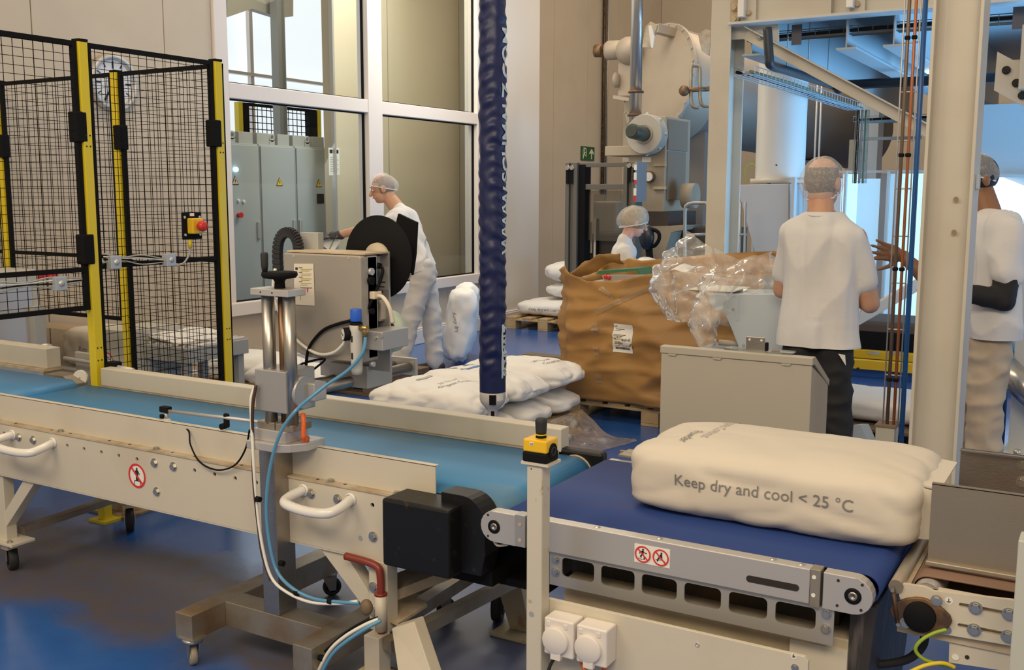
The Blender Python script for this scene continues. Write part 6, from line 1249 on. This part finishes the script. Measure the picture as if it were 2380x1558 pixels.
def head(c,M,nb,s=1,nr=.052):
    c=V(c); R_=lambda x,y,z:c+M@V((x*s,y*s,z*s))
    return [('e',R_(0,-.008,.02),(.074*s,.094*s,.092*s),M),('e',R_(0,.026,-.055),(.054*s,.060*s,.062*s),M),('e',R_(0,.045,-.085),(.034*s,.036*s,.03*s),M),
        ('c',R_(0,.086,.005),R_(0,.108,-.034),.011*s,.016*s),('c',R_(-.03,.078,.022),R_(.03,.078,.022),.015*s,.015*s),
        ('e',R_(.078,-.005,-.01),(.010*s,.022*s,.032*s),M),('e',R_(-.078,-.005,-.01),(.010*s,.022*s,.032*s),M),
        ('c',R_(-.018,.082,-.062),R_(.018,.082,-.062),.010*s,.010*s),('c',R_(0,-.02,-.05),V(nb),nr*s,nr*1.12*s)]
def face_parts(c,M,parent,s=1,dark=False):
    c=V(c); R_=lambda x,y,z:c+M@V((x*s,y*s,z*s))
    for x in (-.031,.031):
        e=MB().sph(R_(x,.083,.0),(.013*s,.009*s,.008*s),10,7,M).build('eye',SIGNW,parent); MB().sph(R_(x,.0905,.0),(.005*s,.004*s,.006*s),8,6,M).build('iris',INK,e)
        MB().tube([R_(x-.016,.093,.024),R_(x,.098,.028),R_(x+.016,.093,.024)],.0035*s,6).build('eyebrow',mat('brow',(.10,.07,.05),.8),parent)
    MB().tube([R_(-.022,.088,-.062),R_(0,.095,-.060),R_(.022,.088,-.062)],.004*s,6).build('mouth',mat('lips',(.36,.15,.12),.5),parent)
NET=clear('hair_net_mesh',(.985,.985,.985),.001,.22,(.95,.95,.95),.9,0,20,0,40)
NETE=mat('net_edge',(.74,.73,.73),.7)
def hairnet(c,M,parent,r=(.088,.112,.108),tilt=.35,seed=1,lo=1.95,back=0):
    c=V(c); T=M@Matrix.Rotation(tilt,3,'X')
    def f(u,v):
        th=lo*v; ph=2*PI*u; k=1+.07*noise.noise(V((math.cos(ph)*2.5,math.sin(ph)*2.5,v*3+seed)))+.03*math.sin(ph*13+seed+2*math.sin(ph*3))*v**2-.10*max(0,v-.8)*5
        y=math.sin(th)*math.sin(ph); q=V((r[0]*math.sin(th)*math.cos(ph)*k,r[1]*y*k-(back*max(0,-y)),r[2]*math.cos(th)*k+.02))
        return c+T@q
    o=MB().grid(f,36,16,True,True).build('hair_net',NET,parent)
    MB().tube([f(i/30,.985) for i in range(30)],.0045,6,closed=True).build('elastic_edge',NETE,o)
    return o
def hair(c,M,parent,m,r=(.080,.101,.098),top=None,front=.02):
    c=V(c); b=MB()
    def f(u,v):
        th=PI*v*.72+(top or 0); ph=2*PI*u; q=V((r[0]*math.sin(th)*math.cos(ph),r[1]*math.sin(th)*math.sin(ph)-.01,r[2]*math.cos(th)+.02)); 
        if q.y>front+.05 and q.z<.06: q.y=min(q.y,front+.05)
        return c+M@q
    return b.grid(f,30,14,True,True).build('hair',m,parent)
def hand(wrist,d,n,side,curl=.35,spread=.12,s=1):
    """palm + five unequal fingers. d points along the hand, n out of the back of the hand, side=+1 thumb on the +(d x n) side"""
    w=V(wrist);d=V(d).normalized();n=V(n);n=(n-d*n.dot(d)).normalized();k=d.cross(n)*side; P=[]
    P.append(('c',w-d*.015*s,w+d*.045*s,.026*s,.030*s))
    for i,(o,L) in enumerate(((.032,.074),(.011,.082),(-.010,.076),(-.031,.060))):
        b=w+d*.085*s+k*o*s; P.append(('c',w+d*.03*s+k*o*.75*s,b,.0135*s,.0115*s)); dd=(d+k*(spread*(o/.03))).normalized(); p=b
        for j,(fr,r0,r1) in enumerate(((.45,.0095,.0088),(.32,.0088,.008),(.23,.008,.0068))):
            dd=(dd-n*curl*(.6+.5*j)).normalized(); q=p+dd*L*fr*s; P.append(('c',p,q,r0*s,r1*s)); p=q
    b=w+d*.025*s+k*.030*s; d1=(d*.55+k*.85-n*.15).normalized(); p=b+d1*.038*s; P.append(('c',b,p,.014*s,.0115*s)); d2=(d*.8+k*.5-n*.25*(1+curl)).normalized(); q=p+d2*.03*s; P.append(('c',p,q,.011*s,.0095*s)); P.append(('c',q,q+(d2-n*.2).normalized()*.022*s,.0095*s,.0075*s))
    return P
def torso(sl,sr,hl,hr_,ch=.095,wa=.10,hp=.105,depth=1):
    sl,sr,hl,hr_=map(V,(sl,sr,hl,hr_)); P=[]
    sm=(sl+sr)/2; hm=(hl+hr_)/2
    for a,b in ((sl,hl),(sr,hr_)):
        a2=a.lerp(sm,.30); m_=a2.lerp(b,.45); m_=m_.lerp(sm.lerp(hm,.45),.08)
        P+=[('c',a2,m_,ch*.92,ch),('c',m_,b,ch,hp)]
    P+=[('c',sm,sm.lerp(hm,.5),ch*1.08,wa*1.05),('c',sm.lerp(hm,.5),hm,wa*1.05,hp),('c',sl,sr,.05,.05)]
    return P
SKIN=mat('light_skin',(.56,.31,.20),.5,0,(.50,.25,.16),14,.5,.8); SKINB=mat('deep_brown_skin',(.115,.055,.030),.45)
TEE=mat('white_cotton_shirt',(.68,.67,.67),.85,0,(.66,.64,.61),3,.5,.8,.35,30); TRW=mat('white_work_trousers',(.58,.57,.57),.85,0,(.60,.56,.50),3,.5,.8,.35,26); TRB=mat('black_trousers',(.016,.015,.017),.8,bump=.4,bs=30); TRD=mat('dusty_cream_trousers',(.52,.43,.33),.85,0,(.36,.24,.14),4,.45,.8,.3,24)
SHOE=mat('black_shoe',(.02,.02,.02),.5)
def shoe(parent,ankle,d,voxel=.008):
    a=V(ankle); a.z=.0; d=V((d[0],d[1],0)).normalized()
    return blob('shoe',[('c',a-d*.05+V((0,0,.05)),a+d*.06+V((0,0,.048)),.046,.044),('c',a+d*.06+V((0,0,.046)),a+d*.155+V((0,0,.038)),.044,.036),('c',a+V((0,0,.06)),a+V((0,0,.12)),.046,.046)],SHOE,parent,voxel,4,cut=[((0,0,.004),(0,0,-1))])
# --- man with back to the camera, arms folded
g=V((-1.248,5.068,1.247)); B=V((g.x,g.y,0)); fw_=V((B.x,B.y,0)).normalized(); fw_=Matrix.Rotation(rad(-14),3,'Z')@fw_; M2=frame(fw_)
t=p2_=thing('person','person seen from behind with folded arms, bald head in hair net, white shirt, black trousers','person',B)
L=lambda x,y,z:B+M2@V((x,y,z))
hc=V((-1.263,5.100,1.651)); Mh=frame(Matrix.Rotation(rad(-12),3,'Z')@fw_,(0,0,1))
sl,sr=L(-.150,-.01,1.40),L(.158,-.01,1.39)
eL,eR=L(-.205,.07,1.12),L(.228,.05,1.075)
wL,wR=L(.07,.25,1.14),L(-.03,.24,1.16)
body=head(hc,Mh,L(0,-.03,1.44),1.06,.056)+torso(sl,sr,L(-.09,0,.93),L(.09,0,.93),.08,.085,.09)
body+=[('c',sl,eL,.055,.046),('c',sr,eR,.056,.048),('c',eL,wL,.045,.031),('c',eR,wR,.046,.032)]
body+=hand(wL,L(.2,.16,1.12)-wL,M2@V((0,1,.3)),-1,.5)+hand(wR,L(-.17,.17,1.17)-wR,M2@V((0,1,.2)),1,.5)
body+=[('c',L(-.09,0,.9),L(-.1,0,.1),.06,.045),('c',L(.09,0,.9),L(.1,0,.1),.06,.045)]
blob('body',body,SKIN,t,.0062,4)
face_parts(hc,Mh,t,1.06)
hair(hc,Mh,t,mat('dark_grey_hair',(.10,.075,.06),.8),(.0805,.1015,.098),1.02,-.035)
hairnet(hc+V((0,0,-.012)),Mh,t,(.103,.122,.118),.28,2,2.3,.012)
shirt=torso(sl,sr,L(-.086,0,.97),L(.086,0,.97),.098,.105,.110)+[('c',L(-.084,.0,.97),L(-.084,.0,.82),.110,.118),('c',L(.084,0,.97),L(.084,0,.82),.110,.118),('c',L(0,0,.95),L(0,0,.82),.118,.124),('c',sl,sl.lerp(eL,.72),.066,.064),('c',sr,sr.lerp(eR,.66),.068,.068),('c',L(-.05,-.015,1.475),sl+V((0,0,.01)),.05,.056),('c',L(.05,-.015,1.475),sr+V((0,0,.01)),.05,.056),('c',L(0,-.02,1.49),L(0,-.02,1.45),.066,.085)]
blob('shirt',shirt,TEE,t,.010,5,.024,4.6,(1,1,.5),seed=2,cut=[((0,0,.862),(0,0,-1)),(L(0,-.02,1.512),(0,0,1))])
MB().tube([L(.0,-.022,1.505)+M2@V((.066*math.cos(a),.066*math.sin(a),.012*math.sin(a))) for a in [2*PI*i/24 for i in range(24)]],.006,6,closed=True).build('collar',TEE,t)
tr_=[('c',L(-.075,0,.90),L(-.078,0,.84),.088,.096),('c',L(.075,0,.90),L(.078,0,.84),.088,.096),('c',L(-.078,0,.84),L(-.095,.02,.5),.098,.078),('c',L(.078,0,.84),L(.095,.02,.5),.098,.080),('c',L(-.10,.02,.5),L(-.105,-.01,.09),.078,.066),('c',L(.10,.02,.5),L(.105,-.01,.09),.080,.068)]
blob('trousers',tr_,TRB,t,.011,5,.012,6,(1,1,1.6),seed=4)
MB().prism([L(.13,-.118,.845),L(.16,-.113,.84),L(.165,-.108,.79)],M2@V((0,-.004,0))).build('pocket_paper',SIGNW,t)
shoe(t,L(-.105,0,0),fw_); shoe(t,L(.105,0,0),fw_)
# --- man at the window reaching left
d1=9.1
J=lambda p,o=0:V(p)+CV*o
CV=V((-.5078,.8614,0))   # away from the camera
hd=V((-5.659,7.333,1.636)); t=p1_=thing('person','person in white shirt and hair net leaning over, reaching left with a gloved hand','person',((-5.296,7.329,0.272)[0],(-5.296,7.329,0.272)[1],0))
RT=V((.8614,.5078,0)); fdir=(-RT+V((0,0,-.22))-CV*.12).normalized(); Mh=frame(fdir,(0,0,1))
nb=V((-5.528,7.381,1.455)); sN,sF=J((-5.531,7.364,1.357),-.16),J((-5.457,7.410,1.372),.17); hN,hF=J((-5.288,7.425,0.845),-.10),J((-5.288,7.425,0.845),.10)
eN,wN=J((-5.755,7.220,1.281),-.20),J((-5.948,7.098,1.232),-.16); eF,wF=J((-5.656,7.261,1.176),.22),J((-5.846,7.134,1.081),.14)
kN,aN=J((-5.359,7.323,0.468),-.12),J((-5.408,7.235,0.102),-.12); kF,aF=J((-5.205,7.414,0.468),.10),J((-5.166,7.393,0.197),.12); aN.z=.10; aF.z=.10
body=head(hd,Mh,nb,1.08,.056)+torso(sN,sF,hN,hF,.085,.09,.09)+[('c',sN,eN,.055,.046),('c',eN,wN,.045,.032),('c',sF,eF,.055,.046),('c',eF,wF,.045,.032),('c',hN,kN,.07,.055),('c',kN,aN,.055,.045),('c',hF,kF,.07,.055),('c',kF,aF,.055,.045)]
body+=hand(wF,-RT,V((0,0,1)),-1,.4)
blob('body',body,SKIN,t,.0065,4); face_parts(hd,Mh,t,1.08)
hair(hd,Mh,t,mat('short_grey_hair',(.24,.18,.14),.8),(.081,.102,.099),0,-.02); hairnet(hd,Mh,t,(.096,.122,.112),.38,5,1.75,.02)
blob('glove',hand(wN,(-RT+V((0,0,-.10))),V((0,0,1))-CV*.5,1,.42,.1,1.12)+[('c',wN+RT*.03,wN,.040,.038)],mat('dark_work_glove',(.05,.045,.045),.7,0,(.30,.28,.26),30,.6,.7),t,.0065,3,label='dark glove with grey cuff')
shirt=torso(sN,sF,hN+V((0,0,.03)),hF+V((0,0,.03)),.112,.118,.122)+[('c',sN,sN.lerp(eN,.66),.074,.068),('c',sF,sF.lerp(eF,.6),.074,.068),('c',nb,(sN+sF)/2,.075,.11),('c',hN+V((0,0,.03)),hN+V((0,0,-.0)),.122,.124),('c',hF+V((0,0,.03)),hF+V((0,0,-.0)),.122,.124),('c',(sN+sF)/2,J((-5.394,7.416,1.176)),.115,.12)]
blob('shirt',shirt,TEE,t,.012,5,.026,4.6,(1,1,.6),seed=7,cut=[(V((-5.294,7.436,0.932)),RT*.35+V((0,0,-1)))])
tr_=[('c',hN+V((0,0,.08)),hN,.112,.112),('c',hF+V((0,0,.08)),hF,.112,.112),('c',hN,kN,.108,.088),('c',kN,aN,.088,.080),('c',hF,kF,.108,.088),('c',kF,aF,.088,.080)]
blob('trousers',tr_,TRW,t,.012,5,.016,5.5,(1,1,1.5),seed=9); shoe(t,aN,-RT); shoe(t,aF,-RT)
c=V((-5.969,6.981,1.164)); ex=(RT*.8+V((0,0,-.55))).normalized(); ey=(V((0,0,1))*.8+RT*.55).normalized()
q=MB().prism([c+ex*.07+ey*.055-CV*.02,c-ex*.07+ey*.055-CV*.02,c-ex*.07-ey*.055-CV*.05,c+ex*.07-ey*.055-CV*.05],CV*.003); o=q.build('card',mat('card_white',(.86,.86,.84),.6)); tag(o,'small white card with green stripe held by the reaching gloved hand','card')
MB().prism([c+ex*.02+ey*.05-CV*.0225,c+ex*.01+ey*.05-CV*.0225,c+ex*.025-ey*.045-CV*.0495,c+ex*.035-ey*.045-CV*.0495],-CV*.001).build('green_stripe',mat('card_green',(.18,.34,.08),.5),o)
# --- woman behind the kraft box
t=thing('person','person with blond hair in a hair net, bent behind the kraft box','person',((-3.564,7.718,0.715)[0],(-3.564,7.718,0.715)[1],0))
hd=V((-3.470,7.878,1.363)); fdir=(RT+V((0,0,-.30))+CV*.15).normalized(); Mh=frame(fdir)
nb=V((-3.532,7.816,1.208)); sN,sF=J((-3.530,7.799,1.095),-.12),J((-3.525,7.805,1.109),.15); hN,hF=J((-3.614,7.678,0.644),-.09),J((-3.614,7.678,0.644),.09); eN=J((-3.450,7.819,0.926),-.14); wN=J((-3.256,7.930,0.899),-.04); eF=J((-3.395,7.852,0.926),.18); wF=J((-3.227,7.951,0.927),.08)
kN,aN=J((-3.546,7.655,0.257),-.10),J((-3.551,7.596,-0.095),-.1); kF,aF=J((-3.531,7.664,0.257),.10),J((-3.530,7.608,-0.095),.1); aN.z=aF.z=.1
body=head(hd,Mh,nb,1.0,.047)+torso(sN,sF,hN,hF,.07,.07,.08)+[('c',sN,eN,.044,.038),('c',eN,wN,.037,.027),('c',sF,eF,.044,.038),('c',eF,wF,.037,.027),('c',hN,kN,.065,.05),('c',kN,aN,.05,.04),('c',hF,kF,.065,.05),('c',kF,aF,.05,.04)]+hand(wN,RT,V((0,0,1)),1,.4,.12,.92)+hand(wF,RT,V((0,0,1)),-1,.4,.12,.92)
blob('body',body,mat('pink_skin',(.58,.33,.25),.5),t,.0062,4); face_parts(hd,Mh,t,1.0)
hair(hd,Mh,t,mat('blond_hair',(.36,.27,.13),.7,0,(.24,.18,.09),18,.4,.7,stretch=(1,4,1)),(.084,.110,.105),0,.02); hairnet(hd,Mh,t,(.100,.124,.116),.46,8,2.0,.03)
shirt=torso(sN,sF,hN,hF,.098,.10,.105)+[('c',sN,sN.lerp(eN,.75),.064,.062),('c',sF,sF.lerp(eF,.75),.064,.062),('c',nb,(sN+sF)/2,.062,.10)]
blob('shirt',shirt,TEE,t,.011,5,.012,6,(1,1,.7),seed=12); blob('trousers',[('c',hN+V((0,0,.05)),kN,.105,.08),('c',kN,aN,.08,.07),('c',hF+V((0,0,.05)),kF,.105,.08),('c',kF,aF,.08,.07)],TRW,t,.013,5,.012,6,seed=13); shoe(t,aN,RT); shoe(t,aF,RT)
sack('white sack humped up in front of the bent woman behind the kraft rim',(-3.269,7.752,0.938),(.36,.28,.26),(.1,.25,.5),55,3,.35,.05,SACKM,SG,(16,12,8),.015)
# --- man half hidden by the big column, gesturing
g=V((-0.589,5.799,0.825)); B=V((g.x,g.y,0)); t=thing('person','person half hidden by the big column, cream trousers, one open hand held out','person',B)
f3=(-RT*.93-CV*.10).normalized(); M3=frame(f3); L=lambda x,y,z:B+M3@V((x,y,z))   # x = his right (away), y = facing left
hd=V((-0.670,5.888,1.678)); Mh=frame((f3+V((0,0,-.1))).normalized())
sN=L(-.16,-.02,1.42); sF=L(.18,.0,1.42)
eN=L(-.225,.03,1.08); wN=L(-.15,.27,1.12); eF=L(.22,.22,1.17); wF=V((-1.013,5.854,1.269))
body=head(hd,Mh,L(0,-.03,1.42),1.04,.056)+torso(sN,sF,L(-.09,0,.93),L(.09,0,.93),.08,.085,.09)+[('c',sN,eN,.056,.050),('c',eN,wN,.050,.033),('c',sF,eF,.055,.046),('c',eF,wF,.045,.030),('c',L(-.09,0,.9),L(-.1,0,.1),.06,.045),('c',L(.09,0,.9),L(.1,0,.1),.06,.045)]
body+=hand(wF,(V((-1.182,5.704,1.317))-wF),-CV+V((0,0,.0)),-1,.12,.2,1.15)+hand(wN,f3+V((0,0,.1)),-CV,-1,.4)
blob('body',body,mat('brown_skin',(.26,.125,.065),.45),t,.0062,4); face_parts(hd,Mh,t,1.04)
hair(hd,Mh,t,mat('black_hair',(.015,.012,.012),.8),(.084,.106,.102),0,.0); hairnet(hd,Mh,t,(.090,.114,.108),.3,11,1.8)
shirt=torso(sN,sF,L(-.10,-.01,.97),L(.10,-.01,.97),.108,.116,.124)+[('c',L(-.10,-.01,.97),L(-.10,-.01,.82),.124,.132),('c',L(.10,-.01,.97),L(.10,-.01,.82),.124,.132),('c',sN,sN.lerp(eN,.62),.082,.080),('c',sF,sF.lerp(eF,.62),.08,.078),('c',L(0,-.03,1.46),L(0,-.02,1.40),.07,.10)]
blob('shirt',shirt,TEE,t,.011,5,.024,5,(1,1,.6),seed=15,cut=[((0,0,.872),(0,0,-1))])
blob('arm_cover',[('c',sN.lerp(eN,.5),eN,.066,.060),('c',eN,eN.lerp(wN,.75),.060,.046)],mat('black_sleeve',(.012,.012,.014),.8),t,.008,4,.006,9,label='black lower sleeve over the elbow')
tr_=[('c',L(-.085,0,.90),L(-.085,0,.84),.098,.106),('c',L(.085,0,.90),L(.085,0,.84),.098,.106),('c',L(-.085,0,.84),L(-.10,.02,.5),.108,.092),('c',L(.085,0,.84),L(.10,.02,.5),.108,.092),('c',L(-.10,.02,.5),L(-.105,-.01,.08),.092,.088),('c',L(.10,.02,.5),L(.105,-.01,.08),.092,.088)]
blob('trousers',tr_,TRD,t,.011,5,.014,6,(1,1,1.5),seed=17); shoe(t,L(-.105,0,0),f3); shoe(t,L(.105,0,0),f3)
